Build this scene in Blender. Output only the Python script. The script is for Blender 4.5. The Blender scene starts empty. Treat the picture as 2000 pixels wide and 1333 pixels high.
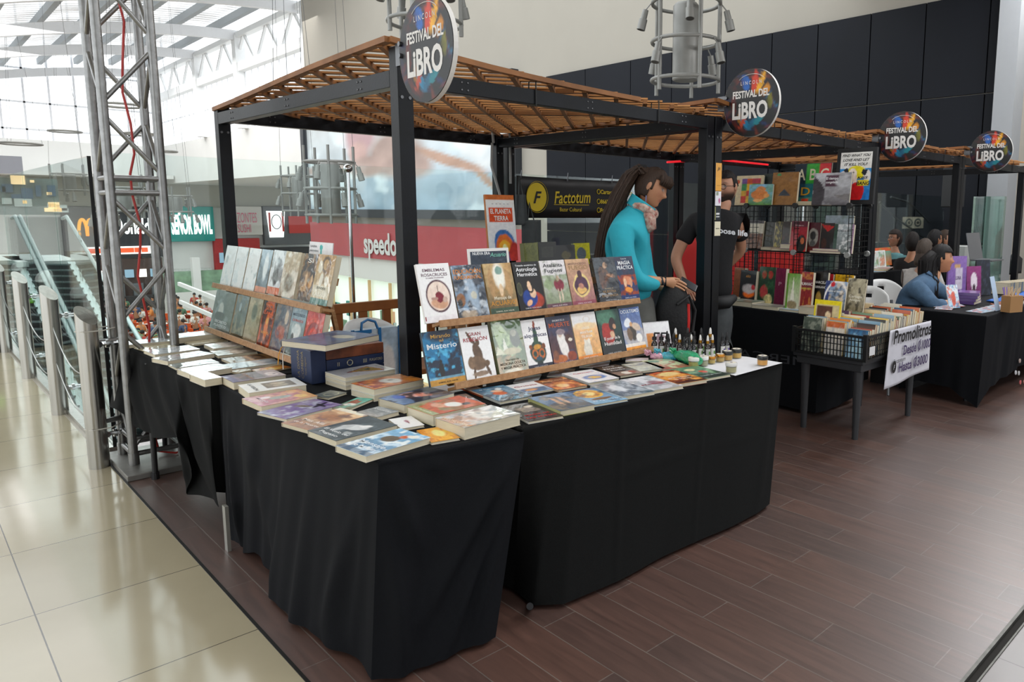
import bpy, bmesh, math, random
import numpy as np
from math import sin, cos, pi, radians, atan2, hypot
from mathutils import Vector, Matrix
random.seed(7)
SC = bpy.context.scene
COL = SC.collection
# ------------------------------------------------------------------ camera
CAMZ = 1.6
FPX, CPX, CPY = 1422.77, 1237.9, 607.4
YAW, PITCH, ROLL = 0.801253, 0.134561, -0.00756
fwd = Vector((sin(YAW)*cos(PITCH), cos(YAW)*cos(PITCH), -sin(PITCH)))
rgt = Vector((cos(YAW), -sin(YAW), 0))
dwn = fwd.cross(rgt)
r2 = cos(ROLL)*rgt + sin(ROLL)*dwn
d2 = -sin(ROLL)*rgt + cos(ROLL)*dwn
cam = bpy.data.objects.new('camera', bpy.data.cameras.new('camera'))
COL.objects.link(cam)
M3 = Matrix((r2, -d2, -fwd)).transposed()
cam.matrix_world = Matrix.Translation((0, 0, CAMZ)) @ M3.to_4x4()
cam.data.sensor_width = 36
cam.data.lens = FPX*36/2000
cam.data.shift_x = -(CPX-1000)/2000
cam.data.shift_y = (CPY-666.5)/2000
cam.data.clip_end = 400
cam.data.clip_start = 0.05
SC.camera = cam
# ------------------------------------------------------------------ world, light, exposure
SC.view_settings.view_transform = 'Standard'
SC.view_settings.look = 'None'
SC.view_settings.gamma = 1
SC.view_settings.exposure = 0.5
wd = bpy.data.worlds.new('overcast_sky'); SC.world = wd; wd.use_nodes = True
bg = wd.node_tree.nodes['Background']
bg.inputs[0].default_value = (0.93, 0.97, 1.0, 1); bg.inputs[1].default_value = 1.5


def area(name, loc, rot, sx, sy, power, col=(1, 1, 1)):
    l = bpy.data.lights.new(name, 'AREA'); l.shape = 'RECTANGLE'; l.size = sx; l.size_y = sy
    l.energy = power; l.color = col
    o = bpy.data.objects.new(name, l); COL.objects.link(o); o.location = loc; o.rotation_euler = rot
    return o


for i, (x, y, p) in enumerate(((1, -3, 70), (6, -2, 110), (12, -2, 170), (4, 1.5, 60), (10, 2, 170), (14, 3.5, 200), (-4, 2, 20))):
    area('ceiling_and_fill_light', (x, y, 6.5), (0, 0, 0), 3.2, 1.2, p, (.97, .98, 1))  # ceiling lights; right-hand ones strengthened, and one added, for sheen on the floor
area('unseen_fill_light', (8, -8.6, 3.6), (radians(90), 0, 0), 26, 4.8, 400, (.90, .95, 1))  # fill light added behind the camera to brighten the stalls; no window built
area('unseen_fill_light', (-8.5, 1, 3.6), (radians(90), 0, radians(-90)), 14, 4.6, 40, (.95, .97, 1))  # weak fill light added from the unseen left side
area('hall_skylight', (6, 22, 15), (0, 0, 0), 22, 26, 1300, (.95, .98, 1))
area('court_skylight', (2, 48, 10.5), (0, 0, 0), 26, 26, 3800, (1, .99, .97))
# ------------------------------------------------------------------ finding places from sight lines
def ray(u, v):
    return r2*((u-CPX)/FPX) + d2*((v-CPY)/FPX) + fwd


def PZ(u, v, z):
    d = ray(u, v); t = (z-CAMZ)/d.z; return Vector((d.x*t, d.y*t, z))


def PY(u, v, y):
    d = ray(u, v); t = y/d.y; return Vector((d.x*t, y, CAMZ+d.z*t))


def PX(u, v, x):
    d = ray(u, v); t = x/d.x; return Vector((x, d.y*t, CAMZ+d.z*t))


# ------------------------------------------------------------------ materials
MATS = {}


def srgb(c):
    if isinstance(c, str):
        c = [int(c[i:i+2], 16)/255 for i in (0, 2, 4)]
    return [x/12.92 if x <= .04045 else ((x+.055)/1.055)**2.4 for x in c[:3]]


def mat(key, col='808080', rough=.5, metal=0., noise=0., nscale=8., bump=0., bscale=60., coat=0., spec=.5, alpha=None, emis=None, es=1., sheen=0., trans=None, stretch=None, hue=None):
    if key in MATS: return MATS[key]
    m = bpy.data.materials.new(key); m.use_nodes = True; nt = m.node_tree; N = nt.nodes; L = nt.links
    b = N['Principled BSDF']; c = srgb(col)
    b.inputs['Base Color'].default_value = (*c, 1)
    b.inputs['Roughness'].default_value = rough; b.inputs['Metallic'].default_value = metal
    b.inputs['Specular IOR Level'].default_value = spec
    b.inputs['Coat Weight'].default_value = coat; b.inputs['Coat Roughness'].default_value = .08
    if sheen: b.inputs['Sheen Weight'].default_value = sheen
    tc = N.new('ShaderNodeTexCoord'); src = tc.outputs['Object']
    if stretch:
        mp = N.new('ShaderNodeMapping'); mp.inputs['Scale'].default_value = stretch; L.new(src, mp.inputs[0]); src = mp.outputs[0]
    n = N.new('ShaderNodeTexNoise'); n.inputs['Scale'].default_value = nscale; n.inputs['Detail'].default_value = 4
    L.new(src, n.inputs['Vector'])
    mx = N.new('ShaderNodeMix'); mx.data_type = 'RGBA'
    c2 = srgb(hue) if hue else [x*(1-max(noise, .03)) for x in c]
    mx.inputs[6].default_value = (*c2, 1); mx.inputs[7].default_value = (*[min(1, x*(1+(0 if hue else noise))) for x in c], 1)
    rp = N.new('ShaderNodeMapRange'); rp.inputs[1].default_value = .3; rp.inputs[2].default_value = .7
    L.new(n.outputs[0], rp.inputs[0]); L.new(rp.outputs[0], mx.inputs[0]); L.new(mx.outputs[2], b.inputs['Base Color'])
    if bump:
        n2 = N.new('ShaderNodeTexNoise'); n2.inputs['Scale'].default_value = bscale; n2.inputs['Detail'].default_value = 3
        L.new(src, n2.inputs['Vector'])
        bp = N.new('ShaderNodeBump'); bp.inputs['Strength'].default_value = bump; bp.inputs['Distance'].default_value = .01
        L.new(n2.outputs[0], bp.inputs['Height']); L.new(bp.outputs[0], b.inputs['Normal'])
    if emis:
        b.inputs['Emission Color'].default_value = (*srgb(emis), 1); b.inputs['Emission Strength'].default_value = es
    if alpha is not None: b.inputs['Alpha'].default_value = alpha
    if trans: b.inputs['Transmission Weight'].default_value = trans
    MATS[key] = m
    return m


def glassmat(key, tint=(.9, .96, .94), k=.12):
    """thin sheet of clear glass: mostly see-through with a gloss that grows at grazing angles"""
    if key in MATS: return MATS[key]
    m = bpy.data.materials.new(key); m.use_nodes = True; nt = m.node_tree; N = nt.nodes; L = nt.links
    N.remove(N['Principled BSDF']); out = N['Material Output']
    t = N.new('ShaderNodeBsdfTransparent'); t.inputs[0].default_value = (*tint, 1)
    g = N.new('ShaderNodeBsdfGlossy'); g.inputs['Roughness'].default_value = .02
    lw = N.new('ShaderNodeFresnel'); lw.inputs[0].default_value = 1.45
    nz = N.new('ShaderNodeTexNoise'); nz.inputs['Scale'].default_value = .7
    mp = N.new('ShaderNodeMath'); mp.operation = 'MULTIPLY_ADD'; mp.inputs[1].default_value = .03; L.new(nz.outputs[0], mp.inputs[0]); L.new(lw.outputs[0], mp.inputs[2])
    mul = N.new('ShaderNodeMath'); mul.operation = 'MULTIPLY'; mul.inputs[1].default_value = k*8; mul.use_clamp = True; L.new(mp.outputs[0], mul.inputs[0])
    mx = N.new('ShaderNodeMixShader'); L.new(mul.outputs[0], mx.inputs[0]); L.new(t.outputs[0], mx.inputs[1]); L.new(g.outputs[0], mx.inputs[2])
    L.new(mx.outputs[0], out.inputs[0]); MATS[key] = m
    return m


def artmat(key, rough=.35, coat=0., bump=0., bscale=14.):
    """printed surface: the ink is the mesh's colour attribute, with a faint paper grain"""
    if key in MATS: return MATS[key]
    m = bpy.data.materials.new(key); m.use_nodes = True; nt = m.node_tree; N = nt.nodes; L = nt.links
    b = N['Principled BSDF']; a = N.new('ShaderNodeVertexColor'); a.layer_name = 'ink'
    n = N.new('ShaderNodeTexNoise'); n.inputs['Scale'].default_value = 90; tc = N.new('ShaderNodeTexCoord'); L.new(tc.outputs['Object'], n.inputs['Vector'])
    mr = N.new('ShaderNodeMapRange'); mr.inputs[3].default_value = .9; mr.inputs[4].default_value = 1.08; L.new(n.outputs[0], mr.inputs[0])
    mx = N.new('ShaderNodeVectorMath'); mx.operation = 'SCALE'; L.new(a.outputs[0], mx.inputs[0]); L.new(mr.outputs[0], mx.inputs['Scale'])
    L.new(mx.outputs[0], b.inputs['Base Color']); b.inputs['Roughness'].default_value = rough
    b.inputs['Coat Weight'].default_value = coat; b.inputs['Coat Roughness'].default_value = .05
    if coat > .9: b.inputs['Coat IOR'].default_value = 2.4
    if bump:
        n2 = N.new('ShaderNodeTexNoise'); n2.inputs['Scale'].default_value = bscale; n2.inputs['Detail'].default_value = 1.5; n2.inputs['Distortion'].default_value = .6
        L.new(tc.outputs['Object'], n2.inputs['Vector'])
        bp = N.new('ShaderNodeBump'); bp.inputs['Strength'].default_value = bump; bp.inputs['Distance'].default_value = .02
        L.new(n2.outputs[0], bp.inputs['Height']); L.new(bp.outputs[0], b.inputs['Coat Normal'])
        if coat < .2: L.new(bp.outputs[0], b.inputs['Normal'])
    MATS[key] = m
    return m


# ------------------------------------------------------------------ mesh collector
class MB:
    def __init__(s): s.v = []; s.f = []; s.m = []; s.c = []; s.T = None

    def add(s, vs, fs, m=0, cols=None):
        k = len(s.v)
        if s.T is not None: vs = [s.T @ Vector(p) for p in vs]
        s.v += [tuple(p) for p in vs]; s.f += [tuple(i+k for i in f) for f in fs]; s.m += [m]*len(fs)
        s.c += list(cols) if cols is not None else [None]*len(vs)
        return s

    def box(s, x0, y0, z0, x1, y1, z1, m=0):
        return s.add([(x0, y0, z0), (x1, y0, z0), (x1, y1, z0), (x0, y1, z0), (x0, y0, z1), (x1, y0, z1), (x1, y1, z1), (x0, y1, z1)],
                     [(3, 2, 1, 0), (4, 5, 6, 7), (0, 1, 5, 4), (1, 2, 6, 5), (2, 3, 7, 6), (3, 0, 4, 7)], m)

    def bar(s, a, b, w, h, m=0, up=(0, 0, 1)):
        a = Vector(a); b = Vector(b); d = (b-a).normalized(); u = Vector(up)
        if abs(d.dot(u)) > .99: u = Vector((0, 1, 0))
        sd = d.cross(u).normalized()*w/2; u = sd.cross(d).normalized()*h/2
        vs = [a-sd-u, a+sd-u, a+sd+u, a-sd+u, b-sd-u, b+sd-u, b+sd+u, b-sd+u]
        return s.add(vs, [(0, 1, 2, 3), (7, 6, 5, 4), (0, 4, 5, 1), (1, 5, 6, 2), (2, 6, 7, 3), (3, 7, 4, 0)], m)

    def tube(s, pts, r, n=10, m=0, cap=True, closed=False):
        pts = [Vector(p) for p in pts]; K = len(pts); rs = r if isinstance(r, (list, tuple)) else [r]*K
        vs = []; fs = []; pu = None
        for i, p in enumerate(pts):
            d = (pts[(i+1) % K]-pts[i-1]) if closed else (pts[min(i+1, K-1)]-pts[max(i-1, 0)])
            d.normalize()
            if pu is None:
                pu = Vector((0, 0, 1)) if abs(d.z) < .9 else Vector((1, 0, 0))
            a = (pu-d*pu.dot(d)).normalized(); b = d.cross(a); pu = a
            vs += [p+(a*cos(t)+b*sin(t))*rs[i] for t in [2*pi*j/n for j in range(n)]]
        for i in range(K if closed else K-1):
            k2 = (i+1) % K
            fs += [(i*n+j, i*n+(j+1) % n, k2*n+(j+1) % n, k2*n+j) for j in range(n)]
        if cap and not closed: fs += [tuple(range(n))[::-1], tuple((K-1)*n+j for j in range(n))]
        return s.add(vs, fs, m)

    def lathe(s, prof, n=16, m=0, o=(0, 0, 0)):
        vs = []; fs = []; K = len(prof)
        for r, z in prof: vs += [(o[0]+r*cos(2*pi*j/n), o[1]+r*sin(2*pi*j/n), o[2]+z) for j in range(n)]
        for i in range(K-1): fs += [(i*n+j, i*n+(j+1) % n, (i+1)*n+(j+1) % n, (i+1)*n+j) for j in range(n)]
        fs += [tuple(range(n))[::-1], tuple((K-1)*n+j for j in range(n))]
        return s.add(vs, fs, m)

    def prism(s, pts, z0, z1, m=0):
        n = len(pts); vs = [(x, y, z0) for x, y in pts]+[(x, y, z1) for x, y in pts]
        return s.add(vs, [tuple(range(n))[::-1], tuple(range(n, 2*n))]+[(i, (i+1) % n, n+(i+1) % n, n+i) for i in range(n)], m)

    def grid(s, fn, nu, nv, m=0):
        vs = [fn(i/nu, j/nv) for j in range(nv+1) for i in range(nu+1)]
        return s.add(vs, [(j*(nu+1)+i, j*(nu+1)+i+1, (j+1)*(nu+1)+i+1, (j+1)*(nu+1)+i) for j in range(nv) for i in range(nu)], m)

    def ball(s, c, r, n=12, m=0):
        r = (r, r, r) if not isinstance(r, (tuple, list)) else r; h = max(4, n//2)
        vs = []; fs = []
        for j in range(h+1):
            t = pi*j/h; k = max(sin(t), .02)
            vs += [(c[0]+r[0]*k*cos(2*pi*i/n), c[1]+r[1]*k*sin(2*pi*i/n), c[2]-r[2]*cos(t)) for i in range(n)]
        for j in range(h): fs += [(j*n+i, j*n+(i+1) % n, (j+1)*n+(i+1) % n, (j+1)*n+i) for i in range(n)]
        return s.add(vs, fs, m)

    def text(s, txt, o, ux, uy, size=None, width=None, m=1, shear=0., bold=0., align='C', sx=1., lift=.0006, ext=0.):
        """letters as flat shapes: o = centre of the line, ux/uy = unit directions of reading and of up"""
        V, F, w, h = glyphs(txt, shear, bold)
        if not V: return s
        k = (width/w/sx) if width else size
        if size and width: k = min(size, width/w/sx)
        ux = Vector(ux); uy = Vector(uy); nn = ux.cross(uy); o = Vector(o)+nn*lift
        ax = {'C': -w/2, 'L': 0, 'R': -w}[align]
        ky = size if (size and width) else k
        kx = (width/w) if (size and width) else k*sx
        vs = [o+ux*((x+ax)*kx)+uy*((y-.36)*ky) for x, y in V]
        if ext:
            q = len(vs); vs = [p+nn*ext for p in vs]
        return s.add(vs, F, m)

    def build(s, name, mats, parent=None, smooth=False, bevel=0., loc=None, subsurf=0, solid=0.):
        me = bpy.data.meshes.new(name)
        me.from_pydata(s.v, [], s.f)
        if not isinstance(mats, (list, tuple)): mats = [mats]
        for mm in mats: me.materials.append(mm)
        if len(mats) > 1: me.polygons.foreach_set('material_index', s.m)
        if any(c is not None for c in s.c):
            at = me.color_attributes.new('ink', 'FLOAT_COLOR', 'POINT')
            buf = np.ones((len(s.v), 4), dtype=np.float32)
            for i, c in enumerate(s.c):
                if c is not None: buf[i, :3] = c
            at.data.foreach_set('color', buf.ravel())
        me.update()
        if smooth:
            me.polygons.foreach_set('use_smooth', [True]*len(me.polygons)); me.set_sharp_from_angle(angle=radians(smooth if smooth > 1 else 40))
        o = bpy.data.objects.new(name, me); COL.objects.link(o)
        if parent is not None: o.parent = parent
        if loc: o.location = loc
        if bevel:
            md = o.modifiers.new('bevel', 'BEVEL'); md.width = bevel; md.segments = 2; md.limit_method = 'ANGLE'
        if solid:
            md = o.modifiers.new('solid', 'SOLIDIFY'); md.thickness = solid; md.offset = 0
        if subsurf:
            md = o.modifiers.new('sub', 'SUBSURF'); md.levels = subsurf; md.render_levels = subsurf
        return o


_fc = {}


def glyphs(txt, shear=0., bold=0.):
    key = (txt, shear, bold)
    if key in _fc: return _fc[key]
    cu = bpy.data.curves.new('letters', 'FONT'); cu.body = txt; cu.shear = shear; cu.offset = bold; cu.resolution_u = 3; cu.size = 1.0
    o = bpy.data.objects.new('letters', cu); COL.objects.link(o)
    dg = bpy.context.evaluated_depsgraph_get(); me = o.evaluated_get(dg).to_mesh()
    V = [(v.co.x, v.co.y) for v in me.vertices]; F = [tuple(p.vertices) for p in me.polygons]
    o.evaluated_get(dg).to_mesh_clear(); bpy.data.objects.remove(o); bpy.data.curves.remove(cu)
    if V:
        x0 = min(p[0] for p in V); x1 = max(p[0] for p in V); V = [(p[0]-x0, p[1]) for p in V]
        r = (V, F, max(x1-x0, .01), 1.)
    else: r = ([], [], 1., 1.)
    _fc[key] = r
    return r


def props(o, label=None, cat=None, group=None, kind=None):
    if label: o['label'] = label
    if cat: o['category'] = cat
    if group: o['group'] = group
    if kind: o['kind'] = kind
    return o


def thing(name, label, cat, loc=(0, 0, 0), rot=0., group=None):
    o = bpy.data.objects.new(name, None); COL.objects.link(o); o.location = loc
    o.rotation_euler = rot if isinstance(rot, (tuple, list)) else (0, 0, rot); o.empty_display_size = .05
    return props(o, label, cat, group)


def dup(root, label=None, loc=None, rot=None, group=None):
    def cp(o, par):
        c = o.copy(); COL.objects.link(c)
        if par is not None: c.parent = par; c.matrix_parent_inverse = o.matrix_parent_inverse
        for ch in KIDS.get(o.name, []) or [x for x in o.children]: cp(ch, c)
        return c
    r = cp(root, None)
    if label: r['label'] = label
    if group: r['group'] = group
    if loc is not None: r.location = loc
    if rot is not None: r.rotation_euler = rot if isinstance(rot, (tuple, list)) else (0, 0, rot)
    return r


KIDS = {}


def struct(o): o['kind'] = 'structure'; return o


# ------------------------------------------------------------------ shared materials
BLK = mat('black_painted_steel', '08090c', .38, .0, .3, 6, .05, 90, spec=.25, hue='0f1218')
CLOTH = mat('black_table_cloth', '0b0c0c', .9, 0, .25, 120, .2, 500, spec=.2)
CLOTHN = mat('black_stretch_cloth', '07090e', .8, 0, .25, 120, .15, 400, spec=.18)
STEEL = mat('brushed_steel', 'b4b2ac', .28, 1, .12, 30, .1, 90, stretch=(1, 1, .05))
ALU = mat('truss_aluminium', '8f8f8e', .36, .9, .15, 20, .1, 50)
PAGES = mat('book_page_edges', 'd9cfb6', .8, 0, .12, 300, .4, 500, stretch=(.05, .05, 6))
WOODS = mat('oiled_wood', 'b0855a', .5, 0, .25, 9, .2, 30, stretch=(6, 6, 1), hue='94683e')
SLAT = mat('canopy_slat_wood', 'c98f55', .6, 0, .25, 5, .1, 20, hue='a86f3a')
WHITE = mat('white_plaster', 'dcd9d4', .8, 0, .03, 2)
# ------------------------------------------------------------------ painter for printed surfaces
def vnoise(U, V, sc, seed, octv=3, asp=1.):
    rs = np.random.RandomState(seed); out = np.zeros_like(U); a = 1.; tot = 0
    for o in range(octv):
        g = rs.rand(64, 64); x = (U*sc*(2**o)) % 63; y = (V*sc*asp*(2**o)) % 63
        i = x.astype(int); j = y.astype(int); fx = x-i; fy = y-j; fx = fx*fx*(3-2*fx); fy = fy*fy*(3-2*fy)
        out += a*((g[j, i]*(1-fx)+g[j, i+1]*fx)*(1-fy)+(g[j+1, i]*(1-fx)+g[j+1, i+1]*fx)*fy); tot += a; a *= .5
    return out/tot


def paint(nx, ny, ops, seed=1, asp=1.45):
    U, V = np.meshgrid(np.linspace(0, 1, nx+1), np.linspace(0, 1, ny+1))
    A = np.ones((ny+1, nx+1, 3))*.8
    sed = seed*17; U0_, V0_ = U, V; wn = .03
    Uw = U+wn*(vnoise(U, V, 5, seed+3, 3, asp)-.5)*2; Vw = V+wn*(vnoise(U, V, 5, seed+9, 3, asp)-.5)*1.5

    def mixin(w, c):
        nonlocal A
        w = np.clip(w, 0, 1)[..., None]; A = A*(1-w)+np.array(srgb(c))*w
    for op in ops:
        k = op[0]; sed += 1; U, V = (Uw, Vw) if k in 'ep' else (U0_, V0_)
        if k == 'g':
            t = V if len(op) < 4 else U
            A = np.array(srgb(op[1]))*(1-t[..., None])+np.array(srgb(op[2]))*t[..., None]
        elif k == 'n':
            _, c, am, sc, th = op; n = vnoise(U, V, sc, sed, 4, asp); mixin(am*np.clip((n-th)/.12, 0, 1), c)
        elif k == 'e':
            _, cx, cy, rx, ry, c = op[:6]; soft = (op[6] if len(op) > 6 else .12)*.55; rot = op[7] if len(op) > 7 else 0
            dx = U-cx; dy = (V-cy)*asp; x = dx*cos(rot)+dy*sin(rot); y = -dx*sin(rot)+dy*cos(rot)
            d = np.sqrt((x/rx)**2+(y/(ry*asp))**2); mixin((1-d)/max(soft, .01)+.5, c)
        elif k == 'o':
            _, cx, cy, rx, ry, w, c = op; d = np.sqrt(((U-cx)/rx)**2+((V-cy)/ry)**2); mixin(1-(np.abs(d-1)-w)/.05, c)
        elif k == 'r':
            _, x0, y0, x1, y1, c = op[:6]; al = op[6] if len(op) > 6 else 1; mixin(al*((U >= x0)&(U <= x1)&(V >= y0)&(V <= y1)), c)
        elif k == 'p':
            _, pts, c = op[:3]; ins = np.zeros_like(U, bool); n = len(pts)
            for i in range(n):
                (xa, ya), (xb, yb) = pts[i], pts[(i+1) % n]
                if ya == yb: continue
                ins ^= ((ya > V) != (yb > V)) & (U < (xb-xa)*(V-ya)/(yb-ya)+xa)
            mixin(ins*1., c)
        elif k == 's':
            _, n, cols, ln, w = op; rs = np.random.RandomState(sed)
            for _i in range(n):
                cx, cy, a = rs.rand(), rs.rand(), rs.rand()*pi; dx = U-cx; dy = (V-cy)*asp
                x = dx*cos(a)+dy*sin(a); y = -dx*sin(a)+dy*cos(a)+.15*x*x*4
                mixin(1.2-np.sqrt((x/ln)**2+(y/w)**2), cols[rs.randint(len(cols))])
    if nx > 12:
        wt = (1.15-A.mean(axis=2, keepdims=True))
        A = A*(1+.75*wt*(vnoise(U0_, V0_, 13, sed+40, 4, asp)[..., None]-.5))
    return np.clip((A-.012)*1.16, 0, .92)


def sheet(mb, A, O, ux, uy, m=0):
    """a printed grid: O lower corner, ux, uy edge vectors; A the ink"""
    ny, nx = A.shape[0]-1, A.shape[1]-1; O = Vector(O); ux = Vector(ux); uy = Vector(uy)
    vs = [O+ux*(i/nx)+uy*(j/ny) for j in range(ny+1) for i in range(nx+1)]
    fs = [(j*(nx+1)+i, j*(nx+1)+i+1, (j+1)*(nx+1)+i+1, (j+1)*(nx+1)+i) for j in range(ny) for i in range(nx)]
    mb.add(vs, fs, m, [tuple(c) for c in A.reshape(-1, 3)])


# ------------------------------------------------------------------ floors
def brickmat(key, swap, off, bw, rh, mort, c1, c2, cm, rough, offset, streak, coat=0., bumpd=.3, msm=.1):
    m = bpy.data.materials.new(key); m.use_nodes = True; nt = m.node_tree; N = nt.nodes; L = nt.links; b = N['Principled BSDF']
    tc = N.new('ShaderNodeTexCoord'); sp = N.new('ShaderNodeSeparateXYZ'); L.new(tc.outputs['Object'], sp.inputs[0])
    cb = N.new('ShaderNodeCombineXYZ'); L.new(sp.outputs[1 if swap else 0], cb.inputs[0]); L.new(sp.outputs[0 if swap else 1], cb.inputs[1])
    mp = N.new('ShaderNodeMapping'); mp.inputs['Location'].default_value = (*off, 0); L.new(cb.outputs[0], mp.inputs[0])
    bt = N.new('ShaderNodeTexBrick'); bt.offset = offset; bt.offset_frequency = 2; bt.squash = 1
    for k, v in (('Scale', 1), ('Brick Width', bw), ('Row Height', rh), ('Mortar Size', mort), ('Mortar Smooth', msm), ('Bias', 0)): bt.inputs[k].default_value = v
    bt.inputs['Color1'].default_value = (*srgb(c1), 1); bt.inputs['Color2'].default_value = (*srgb(c2), 1); bt.inputs['Mortar'].default_value = (*srgb(cm), 1)
    L.new(mp.outputs[0], bt.inputs[0])
    st = N.new('ShaderNodeMapping'); st.inputs['Scale'].default_value = (1.5, 14, 1) if streak else (2, 2, 2); L.new(cb.outputs[0], st.inputs[0])
    n = N.new('ShaderNodeTexNoise'); n.inputs['Scale'].default_value = 2.2; n.inputs['Detail'].default_value = 6; n.inputs['Distortion'].default_value = .8 if streak else 0; L.new(st.outputs[0], n.inputs[0])
    mr = N.new('ShaderNodeMapRange'); mr.inputs[1].default_value = .3; mr.inputs[2].default_value = .75; mr.inputs[3].default_value = .74 if streak else .97; mr.inputs[4].default_value = 1.25 if streak else 1.03
    L.new(n.outputs[0], mr.inputs[0])
    vm = N.new('ShaderNodeVectorMath'); vm.operation = 'SCALE'; L.new(bt.outputs[0], vm.inputs[0]); L.new(mr.outputs[0], vm.inputs['Scale']); L.new(vm.outputs[0], b.inputs['Base Color'])
    b.inputs['Roughness'].default_value = rough; b.inputs['Coat Weight'].default_value = coat; b.inputs['Coat Roughness'].default_value = .42
    bp = N.new('ShaderNodeBump'); bp.inputs['Strength'].default_value = bumpd; bp.inputs['Distance'].default_value = .003
    sm = N.new('ShaderNodeMath'); sm.operation = 'MULTIPLY_ADD'; sm.inputs[1].default_value = -1.5; L.new(bt.outputs['Fac'], sm.inputs[0]); L.new(n.outputs[0], sm.inputs[2]); L.new(sm.outputs[0], bp.inputs['Height']); L.new(bp.outputs[0], b.inputs['Normal'])
    return m


EDGE = .886
M_WOODF = brickmat('dark_wood_planks', True, (-.898-.787*.5, -2.805+.1645*12), .787, .1645, .0022, '593f36', '4c3a35', '6a5f58', .34, .5, True, coat=.8)
M_TILE = brickmat('cream_polished_tile', True, (-2.846+.7275*4, -.292+.594*40), .7275, .594, .0025, 'b0a68c', 'a89e85', '4f4a40', .11, 0, False, bumpd=.1)
M_GREYT = brickmat('grey_stone_tile', True, (0, 0), .6, .3, .003, '5c5450', '554e4b', '39332f', .3, .5, False)
f = MB().box(EDGE, .80, -.3, 30, 5.9, 0).build('floor', M_WOODF); struct(f)
f = MB().box(-9, -8, -.3, EDGE-.012, 34, 0).build('floor_walkway', M_TILE); struct(f)
f = MB().box(EDGE-.012, -8, -.3, 30, .752, 0).build('floor_stone', M_GREYT); struct(f)
f = MB().box(EDGE-.012, .8, -.3, EDGE, 5.9, .003).build('trim_1', mat('dark_metal_trim', '2b2a28', .4, .8)); struct(f)
b_ = MB().box(EDGE, .788, -.3, 30, .80, .004).box(EDGE, .752, -.3, 30, .758, .004); b_.box(EDGE, .758, -.3, 30, .788, -.012, 1)
struct(b_.build('trim_2', [mat('worn_steel_track', '6c6c68', .5, .8, .2, 20), mat('dark_slot', '24221f', .9)]))  # steel track with a dark strip lining its slot
struct(MB().box(EDGE-.012, 5.9, -.3, .98, 34, 0.0).build('floor_ledge', mat('stone_ledge', 'a9a294', .3, 0, .05)))
struct(MB().box(EDGE+.01, 5.72, 0.001, .975, 33.5, .03).build('trim_3', STEEL))
struct(MB().box(-40, 5.95, -6.3, 60, 75, -6).build('floor_lower', mat('pale_court_floor', 'b9b2a6', .25, 0, .1, .5)))

# ------------------------------------------------------------------ far walls and the hall's roof
XW = 15.0
YF = 67.0
XS = 16.0
PW = mat('warm_white_wall', '979288', .85, 0, .03, .6)
PW2 = mat('cool_white_wall', 'd9d9d6', .85, 0, .02, .6)
ctop = PX(603, 100, XW)
zred = [PX(900, 444, XW).z, PX(700, 502, XW).z]
zposter = PX(800, 411, XW).z
yl = PX(603, 300, XW).y
yblk = PX(1070, 300, XW).y
yend = PX(1945, 300, XW).y
yend2 = PX(1990, 300, XW).y
struct(MB().box(XW, yend2-3, zred[0], XW+.4, yl, 22).box(XW, yend2-3, -6, XW+.4, PX(835, 500, XW).y, zred[0]).build('wall_right', PW))
o = MB().box(XW-.12, PX(1050, 470, XW).y, zred[1]+.01, XW-.001, yl-.02, zred[0]-.0).build('fascia_board', mat('red_fascia', 'a5474c', .35, 0, .05, 1)); props(o, 'long red shop fascia board on the far wall under the swimmer poster', 'sign board')
# hall behind the photographer: ceiling with light strips and a pale wall, seen only in reflections
CE = mat('office_ceiling', 'c9c7c2', .9)
mb = MB()
for i in range(5): mb.box(-12, -9+i*3.4, 6.6, 34, -9+i*3.4+2.5, 6.7)
mb.box(-12, -9, 6.75, 34, 8, 6.85); struct(mb.build('ceiling', CE))
struct(MB().box(-12.3, -9.3, -.3, 34, -9, 7).build('wall_front', mat('rear_shop_wall', '8d8984', .7, 0, .2, .6)))
struct(MB().box(34, -9.3, -.3, 34.3, 8, 7).build('wall_far_end', MATS['rear_shop_wall']))
ob = MB().text('speedo', (XW-.13, PX(749, 475, XW).y, PX(749, 475, XW).z), (0, -1, 0), (0, 0, 1), size=1.25, width=PX(717, 480, XW).y-PX(781, 480, XW).y, m=0, bold=.03, ext=.05).build('wall_lettering', mat('silver_letters', 'd7d5d2', .4, .3)); props(ob, 'silver lowercase shop name letters fixed on the red fascia', 'letters')
# shop below the red fascia
zs = zred[1]
yr_ = PX(1050, 470, XW).y
struct(MB().box(XW, yr_, zs-.95, XW+.4, yl, zs).build('wall_band', mat('shop_white_band', 'd2cfca', .6)))
t = thing('shop_window', 'lit clothes shop window with pale racks under the red fascia', 'shop window', (XW+.2, yl, zs-1), 0)
inner = mat('shop_interior_glow', 'dfe8dc', .8, emis='dfe6d8', es=.38)
MB().box(0, -14.6, -6, .1, -.2, -.0).build('back_panel', inner, t)
mb = MB(); rs = random.Random(4)
for i in range(60):
    y = -.4-rs.random()*14; z = -1.5-rs.random()*3.2
    mb.box(-.1, y-.3, z-.35, 0, y+.3, z+.35, rs.randrange(4))
mb.build('display', [mat('shop_goods_green', '6f8d74', .8), mat('shop_goods_teal', '4f8f86', .8), mat('shop_goods_peach', 'd6a483', .8), mat('shop_goods_grey', 'a7b0ae', .8)], t)
mb = MB()
for i in range(8): mb.box(-.2, -1.9*i-.12, -6, -.12, -1.9*i+.03, 0)
mb.build('window_frame', mat('pale_oak_frame', 'c9a878', .6), t)
MB().box(-.4, -14.8, -4.6, -.15, 0, -3.9).build('counter', mat('pale_oak_frame'), t)
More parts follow.
